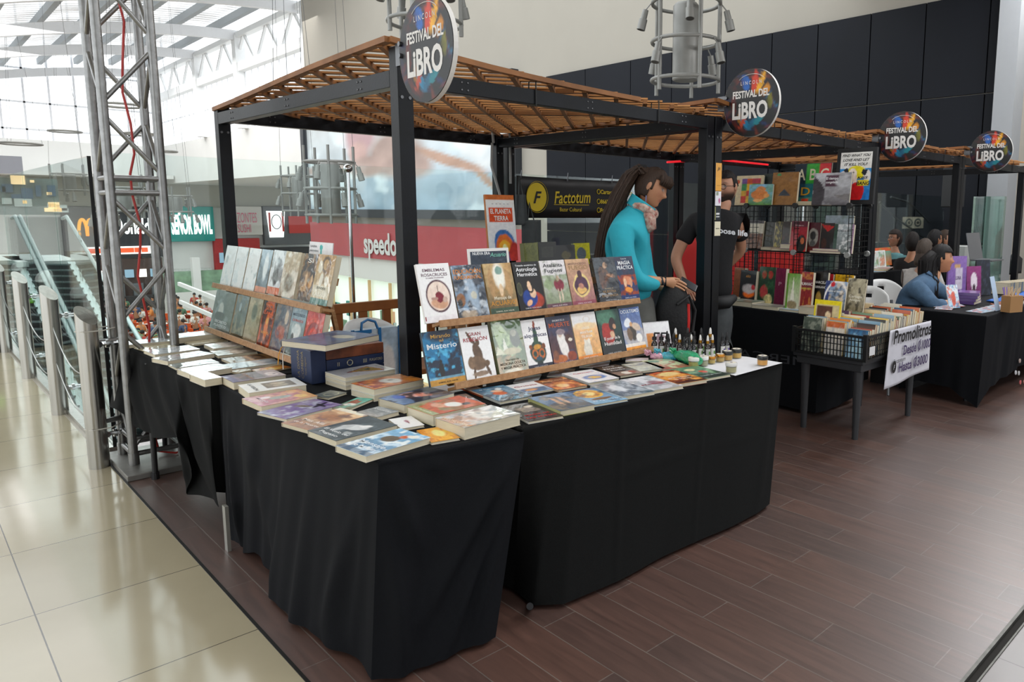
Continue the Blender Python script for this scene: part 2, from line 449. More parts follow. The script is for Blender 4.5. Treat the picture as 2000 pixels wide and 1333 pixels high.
# poster
yp0, yp1 = PX(1010, 350, XW).y, PX(606, 350, XW).y
zt = PX(800, 190, XW).z
t = thing('wall_poster', 'huge framed poster of a swimmer above the red fascia', 'poster', (XW-.1, yp1, zposter), 0)
W_ = yp1-yp0
ops = [('g', '98adb9', 'c4c8c8'), ('n', 'b4bcc2', .7, 4, .5), ('n', 'd2d2ce', .6, 6, .55), ('r', 0, 0, 1, .3, '8199ab', .5), ('n', 'd7e3e6', .7, 9, .6),
       ('e', .33, .72, .085, .2, 'ab8d90', .9), ('e', .32, .55, .055, .12, 'b89a94', .8), ('e', .52, .5, .14, .21, '9c8880', .7, -.1), ('e', .6, .4, .09, .12, 'a08c84', .8),
       ('e', .37, .42, .1, .1, 'a8928a', .8), ('e', .16, .42, .2, .05, 'b3a09a', .9), ('e', .76, .43, .15, .045, 'a08474', .8, -.35), ('e', .9, .26, .07, .03, 'a58a7a', .6, -.8), ('e', .42, .83, .06, .1, 'd8c4b4', .5)]
mb = MB(); sheet(mb, paint(80, 50, ops, 3, asp=.45), (0, 0, 0), (0, -W_, 0), (0, 0, zt-zposter)); mb.build('printed_sheet', artmat('poster_print', .5), t)
fr = MB(); H_ = zt-zposter
for a, b in (((0, .15, -.15), (0, -W_-.15, -.15)), ((0, .15, H_), (0, -W_-.15, H_)), ((0, .1, -.1), (0, .1, H_)), ((0, -W_-.1, -.1), (0, -W_-.1, H_))): fr.bar(a, b, .35, .35)
fr.build('frame', mat('dark_frame', '26292e', .5), t)
# dark cladding
zb = PX(1400, 86, XW).z
M_CLAD = brickmat('dark_cladding_panels', False, (0, 0), 40, 40, .0, '15171d', '13161c', '303338', .45, 0, False)
mb = MB(); y0 = yend
ys = [PX(u, 200, XW).y for u in (1070, 1147, 1235, 1315, 1420, 1508, 1596, 1697, 1802, 1925, 1945)]
zjoint = PX(1830, 193, XW).z
zlev = [-3, zjoint-2.9, zjoint, zb]
for a, b in zip(ys[:-1], ys[1:]):
    for c, d in zip(zlev[:-1], zlev[1:]): mb.box(XW-.08, b+.012, c+.012, XW-.002, a-.012, d-.012)
struct(mb.build('wall_cladding', mat('navy_black_panel', '0f1219', .5, 0, .12, .7, spec=.15)))
struct(MB().box(XW-.5, yend2, -3, XW, yend-.05, 22).build('trim_4', mat('pale_grey_column', '8c8f92', .6)))
# far facade, side wall, window wall, roof
zc = PY(200, 340, YF).z
z0, z1 = PY(200, 403, YF).z, PY(200, 281, YF).z
struct(MB().box(-45, YF, -6, 42, YF+.4, z1).build('wall_back', PW2))
ztop = PY(200, 150, YF).z+2
mb = MB(); xs = [PY(u, 200, YF).x for u in (-240, -150, -60, 0, 48, 98, 148, 198, 248, 298, 325)]
for x in xs: mb.bar((x, YF+.2, z1), (x, YF+.2, ztop+3), .12, .12)
for v in (150, 212, 262): mb.bar((xs[0], YF+.2, PY(200, v, YF).z), (XS, YF+.2, PY(200, v, YF).z), .12, .12)
struct(mb.build('window_1', mat('white_mullion', 'd8dade', .5)))
# side wall with clerestory
zw = PX(380, 273, XS).z
zsb = PX(420, 343, XS).z
sw = MB().box(XS, 30, zsb, XS+.3, YF, zw).box(XS, 30, zsb-.3, 42, YF, zsb); struct(sw.build('wall_side', PW2))
yc = [YF-.3, PX(397, 200, XS).y, PX(479, 200, XS).y, PX(605, 150, XS).y-.6]
mb = MB()
ztr = [PX(325, 150, XS).z]*4
zr0 = PX(479, 68, XS).z; zr1 = PX(479, 132, XS).z
for y in yc: mb.bar((XS-.2, y, zw), (XS-.2, y, zr0), .55, .6, up=(0, 1, 0))
mb.bar((XS-.2, 30, zr0), (XS-.2, YF, zr0), .4, .3); mb.bar((XS-.2, 30, zr1), (XS-.2, YF, zr1), .4, .5)
n = 16; ya, yb = yc[3], YF
for i in range(n):
    y_a = yb+(ya-yb)*i/n; y_b = yb+(ya-yb)*(i+1)/n
    mb.bar((XS-.2, y_a, zr0 if i % 2 else zr1), (XS-.2, y_b, zr1 if i % 2 else zr0), .12, .16)
struct(mb.build('trim_5', mat('white_steelwork', 'dfe0e0', .5)))
mb = MB()
for i in range(34): y = 32+i*1.05; mb.bar((XS, y, zw), (XS, y, zr1), .05, .06)
mb.bar((XS, 30, (zw+zr1)/2), (XS, YF, (zw+zr1)/2), .05, .06)
struct(mb.build('window_2', MATS['white_mullion']))
# arched roof: beams over the columns, purlins and translucent sheet
arc = lambda x: zr0+1.15-.0105*(x-17.5)**2
mb = MB()
for y in yc[:3]+[yc[3]+1.2]:
    pts = [(XS-i*1.6, y, arc(XS-i*1.6)-1.1) for i in range(34)]
    for a, b in zip(pts[:-1], pts[1:]): mb.bar(a, b, .3, .55)
struct(mb.build('ceiling_beams', mat('white_arch_beam', 'd3d4d6', .5)))
mb = MB()
for i in range(26):
    x = XS-.8-i*2.1; mb.bar((x, 32, arc(x)-.35), (x, YF, arc(x)-.35), .26, .4)
struct(mb.build('ceiling_purlins', mat('grey_purlin', '9aa0a4', .6)))
m = bpy.data.materials.new('corrugated_skylight'); m.use_nodes = True; nt = m.node_tree; N = nt.nodes; L = nt.links
b = N['Principled BSDF']; b.inputs['Base Color'].default_value = (.8, .8, .8, 1); wv = N.new('ShaderNodeTexWave'); wv.bands_direction = 'Y'; wv.inputs['Scale'].default_value = .55; wv.inputs['Distortion'].default_value = .5
nz = N.new('ShaderNodeTexNoise'); nz.inputs['Scale'].default_value = .5; ad = N.new('ShaderNodeMath'); ad.operation = 'MULTIPLY_ADD'; ad.inputs[1].default_value = .55
tc = N.new('ShaderNodeTexCoord'); L.new(tc.outputs['Object'], wv.inputs[0]); L.new(tc.outputs['Object'], nz.inputs[0]); L.new(wv.outputs['Fac'], ad.inputs[0])
sb = N.new('ShaderNodeMath'); sb.operation = 'SUBTRACT'; L.new(nz.outputs[0], sb.inputs[0]); sb.inputs[1].default_value = .15; L.new(sb.outputs[0], ad.inputs[2])
tr = N.new('ShaderNodeBsdfTransparent'); tr.inputs[0].default_value = (.95, .95, .95, 1); ms = N.new('ShaderNodeMixShader'); L.new(ad.outputs[0], ms.inputs[0]); L.new(tr.outputs[0], ms.inputs[1]); L.new(b.outputs[0], ms.inputs[2]); L.new(ms.outputs[0], N['Material Output'].inputs[0])
mb = MB(); mb.grid(lambda u, v: (XS-u*54, 31+v*(YF-31), arc(XS-u*54)), 40, 1); struct(mb.build('ceiling_skylight', m, smooth=60))
# shops of the far facade
GR = mat('soffit_grey', 'aaa89f', .8)
struct(MB().box(-45, YF-3, PY(250, 350, YF).z, XS-.1, YF, PY(250, 343, YF).z).build('trim_6', PW2))
struct(MB().box(-45, YF-.12, z0, 42, YF, PY(250, 350, YF).z).build('wall_soffit', GR))


def shopfront(label, u0, u1, v0, v1, c, extra=None):
    a = PY(u0, v0, YF-.6); b_ = PY(u1, v1, YF-.6)
    t = thing('shop_sign', label, 'shop sign', (a.x, YF-.6, b_.z))
    MB().box(0, 0, 0, b_.x-a.x, .5, a.z-b_.z).build('sign_panel', mat('panel_'+c, c, .5, 0, .05, .5), t, bevel=.05)
    return t, b_.x-a.x, a.z-b_.z


t, w, h = shopfront('black burger restaurant fascia with a golden arched letter', 118, 324, 403, 501, '23252a')
lm = mat('lit_yellow_letter', 'f2a51c', .4, emis='f5a81d', es=.8); lw = mat('lit_white_letter', 'f4f4f2', .4, emis='ffffff', es=.8)
mb = MB(); sx = w/206.; sz = h/98.
for k in (0, 1): mb.tube([((30+k*16+8*(1-cos(a)))*sx, -.12, (43+31*sin(a)**.75)*sz) for a in [pi*i/16 for i in range(17)]], .11, 6)
mb.build('arch_letter', lm, t)
MB().text("McDonald's", (130*sx, -.1, 62*sz), (1, 0, 0), (0, 0, 1), size=1.65, width=122*sx, m=0, bold=.03).build('lettering', lw, t)
MB().box(29*sx, -.15, 7*sz, 176*sx, -.05, 22*sz).build('menu_screen', mat('lit_menu', 'f2e6e0', .4, emis='fff2ec', es=.9), t)
mb = MB(); rs = random.Random(2)
for i in range(9): x = (33+i*15)*sx; mb.box(x, -.18, 10*sz, x+rs.uniform(.2, .55), -.16, 19*sz)
mb.build('menu_pictures', mat('menu_orange', 'e2572d', .5, emis='e2572d', es=.5), t)
t, w, h = shopfront('teal bowl restaurant fascia with white rounded lettering', 325, 421, 403, 471, '1f8f87')
MB().text('SEÑOR BOWL', (w*.5, -.1, h*.5), (1, 0, 0), (0, 0, 1), size=2.0, width=w*.88, m=0, bold=.05).build('lettering', lw, t)
t, w, h = shopfront('white sushi shop fascia with thin pink lettering beside the teal one', 436, 514, 403, 459, 'cfcac4')
MB().text('HORIZONTES', (w*.42, -.1, h*.62), (1, 0, 0), (0, 0, 1), size=1.2, width=w*.85, m=0).text('SUSHI', (w*.5, -.1, h*.25), (1, 0, 0), (0, 0, 1), size=1., width=w*.35, m=0).build('lettering', mat('pink_letter', 'd0607a', .5), t)
t, w, h = shopfront('grey chicken restaurant fascia with red striped bucket logo', 513, 612, 403, 477, '5d5f62')
MB().box(w*.5, -.12, h*.3, w*1.0, -.02, h*.75).build('red_panel', mat('chicken_red', 'd23a34', .5), t)
mb = MB().prism([(w*.09, 0), (w*.37, 0), (w*.42, 1), (w*.05, 1)], 0, 1)
mb.v = [(x, -.2 if z > .5 else -.1, h*(.2+.68*y)) for x, y, z in mb.v]
mb.box(w*.085, -.24, h*.35, w*.12, -.2, h*.84, 1).box(w*.35, -.24, h*.35, w*.385, -.2, h*.84, 1)
mb.prism([(w*.2, h*.3), (w*.235, h*.33), (w*.27, h*.3), (w*.235, h*.26)], 0, .01, 2); mb.tube([(w*.235+.4*cos(a), -.25, h*.6+.6*sin(a)) for a in [2*pi*i/20 for i in range(20)]], .035, 5, m=2, closed=True)
mb.build('bucket_logo', [lw, mat('chicken_red'), mat('ink_grey', '55585c', .6)], t)
# shop interiors under the fascias
zf = -6
lay = [(118, 324, 501, 'burger restaurant counter with dark brick back wall and lit menus', ['4c3d38', '2c2a2b']), (325, 421, 520, 'bowl restaurant counter with teal frame and fridges', ['cfd3cf', '2f9a92']), (421, 514, 459, 'red framed sushi counter', ['b3393a', 'c7c0b8']), (514, 612, 477, 'open chicken restaurant kitchen with white soffit lights', ['3c3c3e', 'c9ccce'])]
for (u0, u1, v, lb, cc) in lay:
    a = PY(u0, v, YF-1); b_ = PY(u1, v, YF-1); t = thing('shop_counter', lb, 'shop counter', (a.x, YF-1, zf)); w = b_.x-a.x-.15; h = a.z-zf-.35
    MB().box(0, .5, 0, w, .95, h).build('back_wall', mat('inside_'+cc[0], cc[0], .8, 0, .1), t)
    MB().box(0, -2.2, 0, w, -1.6, 1.15).build('counter', mat('inside_'+cc[1], cc[1], .6), t)
    mb = MB(); rs = random.Random(u0)
    for i in range(7): x = (.08+.13*i)*w; mb.box(x, .3, h*.62, x+w*.09, .4, h*.62+h*.16, rs.randrange(2))
    mb.build('menu_board', [mat('lit_menu'), mat('lit_blue_fridge', '7c98ac', .4, emis='8caabc', es=.5)], t)
    mb = MB()
    for i in range(5): x = (.1+.19*i)*w; mb.box(x, .1, .0, x+w*.1, .45, h*.5)
    mb.build('fridge', mat('dull_machine', '6d7276', .5), t)
# ------------------------------------------------------------------ glass barrier with steel bollards
GL = glassmat('barrier_glass', (.92, .965, .955), .05)
YG = 5.72; XG = .955; ZG = 1.925
ysg = [YG, 7.15, 8.75, 10.4, 12.1, 13.8, 15.6, 17.4, 19.2, 21, 23]
gt = thing('glass_barrier', 'tall clear glass barrier held by steel bollards along the cream walkway', 'glass barrier', (XG, YG, 0))
for i, (a, b) in enumerate(zip(ysg[:-1], ysg[1:])): MB().box(0, a-YG+(0 if i == 0 else .01), .03, .012, b-.01-YG, ZG).build('glass_panel', [GL], gt)
gt = thing('glass_barrier', 'tall clear glass barrier behind the row of stalls, facing the open hall', 'glass barrier', (XG, YG, 0))
xsg = [XG+.02, 2.62, 4.2, 5.9, 7.6, 9.4, 11.2, 13.0, 14.7]
for i, (a, b) in enumerate(zip(xsg[:-1], xsg[1:])): MB().box(a+.006-XG, 0, .03, b-.006-XG, .012, ZG+.03).build('glass_panel', [GL], gt)
o = MB().box(XG-.004, YG-.008, .03, XG+.016, YG-.001, ZG).build('edge_strip', mat('black_rubber', '0a0b0c', .5)); props(o, 'black edge strip closing the glass barrier at its corner', 'strip')
for i, x in enumerate((2.62, 7.6, 9.4, 11.2)):
    t = thing('glass_post', ['slim polished post with round top clamp behind the left book rack', 'slim steel post with round cap on the glass behind the grid bookshelf', 'slim steel post with round cap behind the denim jacket woman', 'slim steel post with round cap near the stair railing'][i], 'post', (x, YG-.03, 0))
    MB().tube([(0, 0, 0), (0, 0, ZG-.02)], .014, 8).build('pole', mat('chrome', 'c9cbcc', .12, 1), t, smooth=60)
    MB().ball((0, 0, ZG), .035, 12).build('cap', MATS['chrome'], t, smooth=60)
BOLL = [(.826, 5.43, 'nearest'), (.862, 7.09, 'second'), (.87, 8.82, 'third'), (.87, 10.6, 'fourth')]
blab = ['steel bollard with slanted top strapped to the lighting truss', 'steel bollard with slanted top, next behind the one at the truss', 'steel bollard with slanted top two places behind the truss', 'farthest steel bollard visible along the cream walkway']
for i, (x, y, _) in enumerate(BOLL):
    t = thing('bollard', blab[i], 'bollard', (x, y, 0), 0, 'steel bollards along the glass')
    mb = MB(); n = 28; r = .056
    vs = [(r*cos(2*pi*j/n), r*sin(2*pi*j/n), 0) for j in range(n)]+[(r*cos(2*pi*j/n), r*sin(2*pi*j/n), .955+.055*sin(2*pi*j/n-.6)) for j in range(n)]
    mb.add(vs, [tuple(range(n))[::-1], tuple(range(n, 2*n))]+[(j, (j+1) % n, n+(j+1) % n, n+j) for j in range(n)]); mb.build('post', STEEL, t, smooth=40)
    for z in (.2, .77):
        MB().tube([(.04, 0, z), (.15, 0, z)], .014, 8).tube([(.085, 0, z), (.105, 0, z)], .026, 10).tube([(.05, -.02, z), (.05, .02, z)], .02, 8).build('clamp', MATS['chrome'], t, smooth=40)
    if i < 3:
        x2, y2, _ = BOLL[i+1]
        for z in (.62, .34):
            pts = [(x2*0+(x2-x)*k/10, (y2-y)*k/10, z-.16*(1-(2*k/10-1)**2)+.1*k/10) for k in range(11)]
            MB().tube(pts, .004, 5).build('cable', mat('steel_cable', '9c9c98', .3, 1), t, smooth=60)
# mirrored numbers stuck on the far face of the glass
for i, (u, v, s) in enumerate(((156, 461, '33'), (158, 537, '34'), (158, 612, '35'))):
    p = PX(u, v, XG+.016); o = MB().text(s, p, (0, 1, 0), (0, 0, 1), size=.115, m=0, bold=.02).build('number_decal', mat('pale_decal', '8e9a98', .6)); props(o, 'mirrored pale number, %s of three stuck on the corner glass' % ['topmost', 'middle one', 'lowest'][i], 'decal')
# dark turnstile box at the left frame edge
p = PZ(10, 690, 0)
t = thing('ticket_machine', 'dark grey machine cabinet with green sticker at the walkway edge', 'machine', (p.x-.45, p.y+.15, 0), 0)
MB().box(0, 0, 0, .5, .5, 1.02).box(.02, .02, 1.02, .48, .48, 1.5).build('body', mat('machine_grey', '3a3b3e', .45, 0, .1), t, bevel=.02)
MB().box(.36, -.012, .52, .48, .0, .62).build('sticker', mat('green_sticker', '7bd11e', .5, emis='7bd11e', es=.2), t)
# ------------------------------------------------------------------ lighting truss tower
LG = {'fl': (.966, 5.215), 'fr': (1.232, 5.215), 'bl': (.966, 5.50), 'br': (1.232, 5.50)}
t = thing('truss_tower', 'aluminium box truss tower with a red cable standing on a steel plate', 'truss', (0, 0, 0)); TT = t
HT = 3.2
MB().box(.885, 4.995, .0, 1.40, 5.60, .035).build('base_plate', mat('scuffed_steel_plate', '8c8a85', .45, .7, .2, 6, .1, 30), t, bevel=.004)
for k, (x, y) in LG.items():
    MB().tube([(x, y, .035), (x, y, HT)], .0255, 14).tube([(x, y, .035), (x, y, .11)], .03, 14).build('leg', ALU, t, smooth=50)


def zL(v, k): x, y = LG[k]; return PY(600, v, y).z if 0 else _zcol(v, x, y)


def _zcol(v, x, y):
    best = None
    lo, hi = -1., 5.
    for _ in range(40):
        mid = (lo+hi)/2; q = Vector((x, y, mid-CAMZ)); vv = CPY+FPX*q.dot(d2)/q.dot(fwd)
        if vv > v: lo = mid
        else: hi = mid
    return (lo+hi)/2


mb = MB(); nodes = [('fr', -10), ('fl', 44), ('fl', 76), ('fr', 145), ('fr', 177), ('fl', 226), ('fl', 262), ('fr', 321)]
zz = [_zcol(v, *LG[k]) for k, v in nodes]
br = []
for (ka, kb), ph in ((('fl', 'fr'), 0), (('bl', 'br'), 1), (('fl', 'bl'), 0), (('fr', 'br'), 1)):
    zc_ = (zz[3]+zz[4])/2; per = abs(zz[3]-zz[6])*1.06
    ring1 = _zcol(350, *LG['fr']); ring0 = _zcol(378, *LG['fr'])
    for sgn, start in ((1, ring1+.03), (-1, ring0-.03)):
        z = start; side = ph if sgn > 0 else 1-ph
        while (z < HT-.1) if sgn > 0 else (z > .32):
            z2 = z+sgn*per*.82; a, b_ = (ka, kb) if side else (kb, ka)
            mb2 = (Vector((*LG[a], z)), Vector((*LG[b_], max(z2, .14))))
            br.append(mb2); z = z2+sgn*per*.2; side = 1-side
for a, b in br: MB().tube([a, b], .0135, 8).build('brace', ALU, t, smooth=50)
for z in (ring1, ring0, .1, .2):
    mb = MB()
    for ka, kb in (('fl', 'fr'), ('fr', 'br'), ('br', 'bl'), ('bl', 'fl')): mb.tube([(*LG[ka], z), (*LG[kb], z)], .016, 8)
    mb.build('cross_ring', ALU, t, smooth=50)
zr = lambda v: _zcol(v, 1.1, 5.35)
pts = [(1.115, 5.36, zr(v))+() for v in (0, 40, 120, 180, 240, 300, 340, 380, 440, 480, 540, 580, 640, 720, 820)]
pts = [(x+.02*sin(i*1.7), y, z) for i, (x, y, z) in enumerate(pts)]+[(1.12, 5.3, .06), (1.2, 5.25, .045), (1.28, 5.3, .045)]
MB().tube(pts, .007, 6).build('red_cable', mat('red_cable', 'b3261e', .4), t, smooth=60)
for z in (.25, .86): MB().tube([(.80, 5.37, z), (.9, 5.38, z), (.99, 5.5, z), (.97, 5.56, z), (.83, 5.5, z), (.765, 5.43, z)], .004, 5, closed=True).build('strap', mat('clear_strap', 'c9c6bd', .4), t)
for z in (.28, .78): MB().tube([(.88, 5.45, z), (1.0, 5.48, z)], .017, 8).build('spacer', ALU, t, smooth=50)

# ------------------------------------------------------------------ pergolas
YA = 3.2


def pergola(xa, xd, xb, xc, yb_, label, tall, canopyseed):
    t = thing('pergola', label, 'pergola', (0, 0, 0)); w = .077
    zt, zb_ = 2.25, 2.172; zt2 = 2.262; zb2 = 2.172
    P = {'a': (xa, YA), 'd': (xd, YA), 'b': (xb, yb_), 'c': (xc, yb_)}
    for k, (x, y) in P.items():
        h = 2.352 if (k == 'a' and tall) else (2.29 if k in 'bc' else 2.262)
        po = MB().box(x, y, 0, x+w, y+w, h).build('post', BLK, t, bevel=.003)
        for s in (.018, .058): MB().tube([(x+s, y-.004, zb_-.05), (x+s, y, zb_-.05)], .008, 8).build('bolt', mat('bolt', '6b6c6e', .35, .9), po)
    def beam(p, q, z0, z1, off=(0, 0)):
        mb = MB(); a = Vector((p[0], p[1], (z0+z1)/2)); b = Vector((q[0], q[1], (z0+z1)/2)); mb.bar(a, b, .06, z1-z0)
        d = (b-a).normalized(); s = d.cross(Vector((0, 0, 1)))
        for f_ in (.12, .5, .88):
            for e in (0, .035):
                for z in (-.018, .018):
                    c = a+(b-a)*f_+d*e+Vector((0, 0, z)); mb.tube([c-s*.034, c+s*.034], .006, 6, m=1)
        return mb.build('beam', [BLK, MATS['bolt']], t, bevel=.003)
    h2 = w/2
    beam((xa+w, YA+.03), (xd, YA+.03), zb_+.0, zt+.0); beam((xa+.03, YA+w), (xb+.03, yb_), zb_, zt)
    beam((xd+w-.03, YA+w), (xc+w-.03, yb_), zb_, zt); beam((xb+w, yb_+.04), (xc, yb_+.04), zb2+.02, zt2+.02)
    # woven slat canopy
    x0, x1, y0, y1 = min(xa, xb)+.01, max(xd, xc)+w-.02, YA-.01, yb_+w
    def clip(cx, cy, dx, dy):
        lo, hi = -9, 9
        for c, d, a, b in ((cx, dx, x0, x1), (cy, dy, y0, y1)):
            t0, t1 = (a-c)/d, (b-c)/d
            lo = max(lo, min(t0, t1)); hi = min(hi, max(t0, t1))
        return lo, hi
    zz_ = lambda x, y: 2.288+.075*(1-(y-y0)/(y1-y0))*math.exp(-(x-x0)/.55)+.012*sin((x-x0)*2.2+canopyseed)*sin((y-y0)*1.7+.5)
    r = random.Random(canopyseed); mb = MB(); q = sqrt2 = 2**.5
    s = (x0+y0)/q+.05
    # slats run along (1,-1); stacked along (1,1)
    while s < (x1+y1)/q-.04:
        cx, cy = s/q, s/q; lo, hi = clip(cx, cy, 1/q, -1/q)
        if hi-lo > .12:
            n = max(2, int((hi-lo)/.45)); pv = None
            lo += r.uniform(0, .03); hi -= r.uniform(0, .03)
            for i in range(n+1):
                k = lo+(hi-lo)*i/n; p = (cx+k/q, cy-k/q); p = Vector((p[0], p[1], zz_(*p)+.014))
                if pv is not None: mb.bar(pv, p, .044, .010)
                pv = p
        s += .098
    mb.build('slat', SLAT, t)
    mb = MB(); s = (x0-y1)/q+.06
    while s < (x1-y0)/q-.05:
        cx, cy = s/q, -s/q; lo, hi = clip(cx, cy, 1/q, 1/q)
        if hi-lo > .15:
            n = max(2, int((hi-lo)/.45)); pv = None
            for i in range(n+1):
                k = lo+(hi-lo)*i/n; p = (cx+k/q, cy+k/q); p = Vector((p[0], p[1], zz_(*p)-.006))
                if pv is not None: mb.bar(pv, p, .026, .026)
                pv = p
        s += .18
    for a, b in (((x0, y0), (x1-.75, y0)), ((x0, y0), (x0, y1)), ((x1, y0+.1), (x1, y1)), ((x0, y1), (x1, y1)), ((x0+.2, y1-.1), (x1-.1, y0+.25)), (((x0+x1)/2, y0+.1), (x0+.1, (y0+y1)/2+.4))):
        
        for q_ in range(6):
            c_ = [a[0]+(b[0]-a[0])*q_/6, a[1]+(b[1]-a[1])*q_/6]; e_2 = [a[0]+(b[0]-a[0])*(q_+1)/6, a[1]+(b[1]-a[1])*(q_+1)/6]; mb.bar((*c_, zz_(*c_)), (*e_2, zz_(*e_2)), .04, .026)
    mb.build('batten', mat('batten_wood', '9a6535', .6, 0, .2, 5, hue='74481f'), t)
    for f_ in (.35, .78):
        x = xa+(xd-xa)*f_
        MB().tube([(x, YA-.006, 2.165), (x, YA-.006, 2.30), (x+.01, YA+.066, 2.30), (x, YA+.066, 2.165)], .004, 5, closed=True).build('cable_tie', mat('black_rubber'), t)
    return t


pergola(1.728, 4.013, 1.675, 3.955, 5.575, 'black steel pergola with slatted wood canopy over the esoteric book stall', True, 1)
pergola(4.105, 6.44, 4.08, 6.40, 5.575, 'black steel pergola with slatted canopy over the grid bookshelf stall', False, 2)
pergola(6.53, 8.58, 6.5, 8.55, 5.575, 'black steel pergola with slatted canopy over the denim jacket woman', False, 3)
pergola(8.67, 10.9, 8.65, 10.88, 5.575, 'farthest black pergola at the end of the row of stalls', False, 4)
pb = thing('curved_cable', 'grey conduit cable looped over the rear post of the first pergola', 'cable', (0, 0, 0))
MB().tube([(3.87, 5.5, 2.2), (3.86, 5.5, 2.33), (3.95, 5.5, 2.40), (4.05, 5.5, 2.33), (4.05, 5.5, 1.85)], .012, 8).tube([(3.87, 5.52, 2.2), (3.83, 5.48, 2.0), (3.9, 5.46, 1.75), (3.87, 5.46, 1.4), (3.93, 5.46, 1.0)], .012, 8).build('conduit', mat('grey_conduit', '8e8f8e', .5), pb, smooth=60)
# round festival signs
rs = np.random.RandomState(5)
ops = [('g', '141214', '17151a'), ('s', 40, ['4a1c12', '6a2c14', '3a1814', '1c1838', '142c50'], .16, .03), ('e', .5, .5, .33, .34, '121016', .7), ('s', 14, ['123c68', '185c7c', '7c2c1c', '14244c'], .13, .02),
       ('e', .66, .76, .05, .2, 'd69a1d', .5, -.5), ('e', .56, .8, .05, .16, 'c2371f', .5, -.2), ('e', .4, .8, .07, .12, '1b58a6', .5, .3), ('e', .76, .66, .06, .1, 'bb7a18', .5, -.7), ('e', .84, .5, .05, .1, '6c6a1d', .6),
       ('e', .42, .2, .05, .13, '1a6f93', .4, .8), ('e', .55, .2, .05, .15, '20607f', .4, -.9), ('e', .36, .22, .03, .1, 'a8402a', .4, -.6), ('e', .65, .24, .05, .12, '1b7a86', .4, -.9), ('e', .3, .3, .04, .09, '8a5a1d', .6), ('e', .2, .5, .05, .14, '5e2418', .7), ('e', .5, .5, .3, .15, '191519', .9)]
SIGN = paint(56, 56, ops, 9, asp=1)
sgl = ['nearest', 'second', 'third', 'farthest']
for i, (x, yy, zz0) in enumerate(((1.69, 2.885, 2.282), (4.215, 2.99, 2.345), (6.62, 3.005, 2.306), (8.76, 2.935, 2.307))):
    t = thing('festival_sign', ['round festival sign on the tall corner post of the first pergola', 'round festival sign on the double post by the man in black', 'round festival sign beside the framed pop art poster', 'smallest looking round festival sign at the end of the row'][i], 'sign', (x, yy, zz0), 0, 'round festival signs along the stalls')
    R_ = .228 if i else .222
    n = 56; mb = MB()
    mb.add([(0, R_*cos(2*pi*j/n), R_*sin(2*pi*j/n)) for j in range(n)]+[(.022, R_*cos(2*pi*j/n), R_*sin(2*pi*j/n)) for j in range(n)], [tuple(range(n, 2*n))]+[(j, (j+1) % n, n+(j+1) % n, n+j) for j in range(n)])
    mb.build('disc', mat('white_foam_board', 'e0ddd8', .6), t)
    mb = MB(); nr, na = 30, 72; vs = []; cs = []
    for a in range(nr+1):
        for j in range(na):
            y = -R_*.985*(a/nr)*cos(2*pi*j/na); z = R_*.985*(a/nr)*sin(2*pi*j/na)
            vs.append((-.001, y, z)); uu = int(round((.5-y/R_/2)*56)); vv = int(round((.5+z/R_/2)*56)); cs.append(tuple(SIGN[vv, uu]))
    mb.add(vs, [(a*na+j, a*na+(j+1) % na, (a+1)*na+(j+1) % na, (a+1)*na+j) for a in range(nr) for j in range(na)][::1], 0, cs)
    U_, Z_ = (0, -1, 0), (0, 0, 1)
    mb.text('FESTiVAL DEL', (-.0015, 0, .062), U_, Z_, size=.066, width=.30, m=1, bold=.03)
    mb.text('LiBRO', (-.0015, .006, -.045), U_, Z_, size=.15, width=.29, m=1, bold=.035)
    mb.text('L I N C O L N', (-.0015, 0, .135), U_, Z_, size=.034, width=.17, m=1)
    mb.tube([(-.002, .1*cos(a)*1.1, .135+.055*sin(a)) for a in [pi*(.14+.72*k/10) for k in range(11)]], .0018, 4, m=1)
    mb.build('printed_face', [artmat('sign_print', .45), mat('sign_white', 'dedad6', .5)], t)
    mb = MB()
    for dz in (.0, .05): mb.tube([(-.012, .205, dz), (0, .205, dz)], .011, 10)
    mb.box(.023, .19, -.03, .045, .30, .07, 0).build('bracket', MATS['bolt'], t, smooth=40)

# ------------------------------------------------------------------ hanging spotlight cages
CG = mat('cage_grey_paint', '7c7c78', .45, .3, .08, 5)


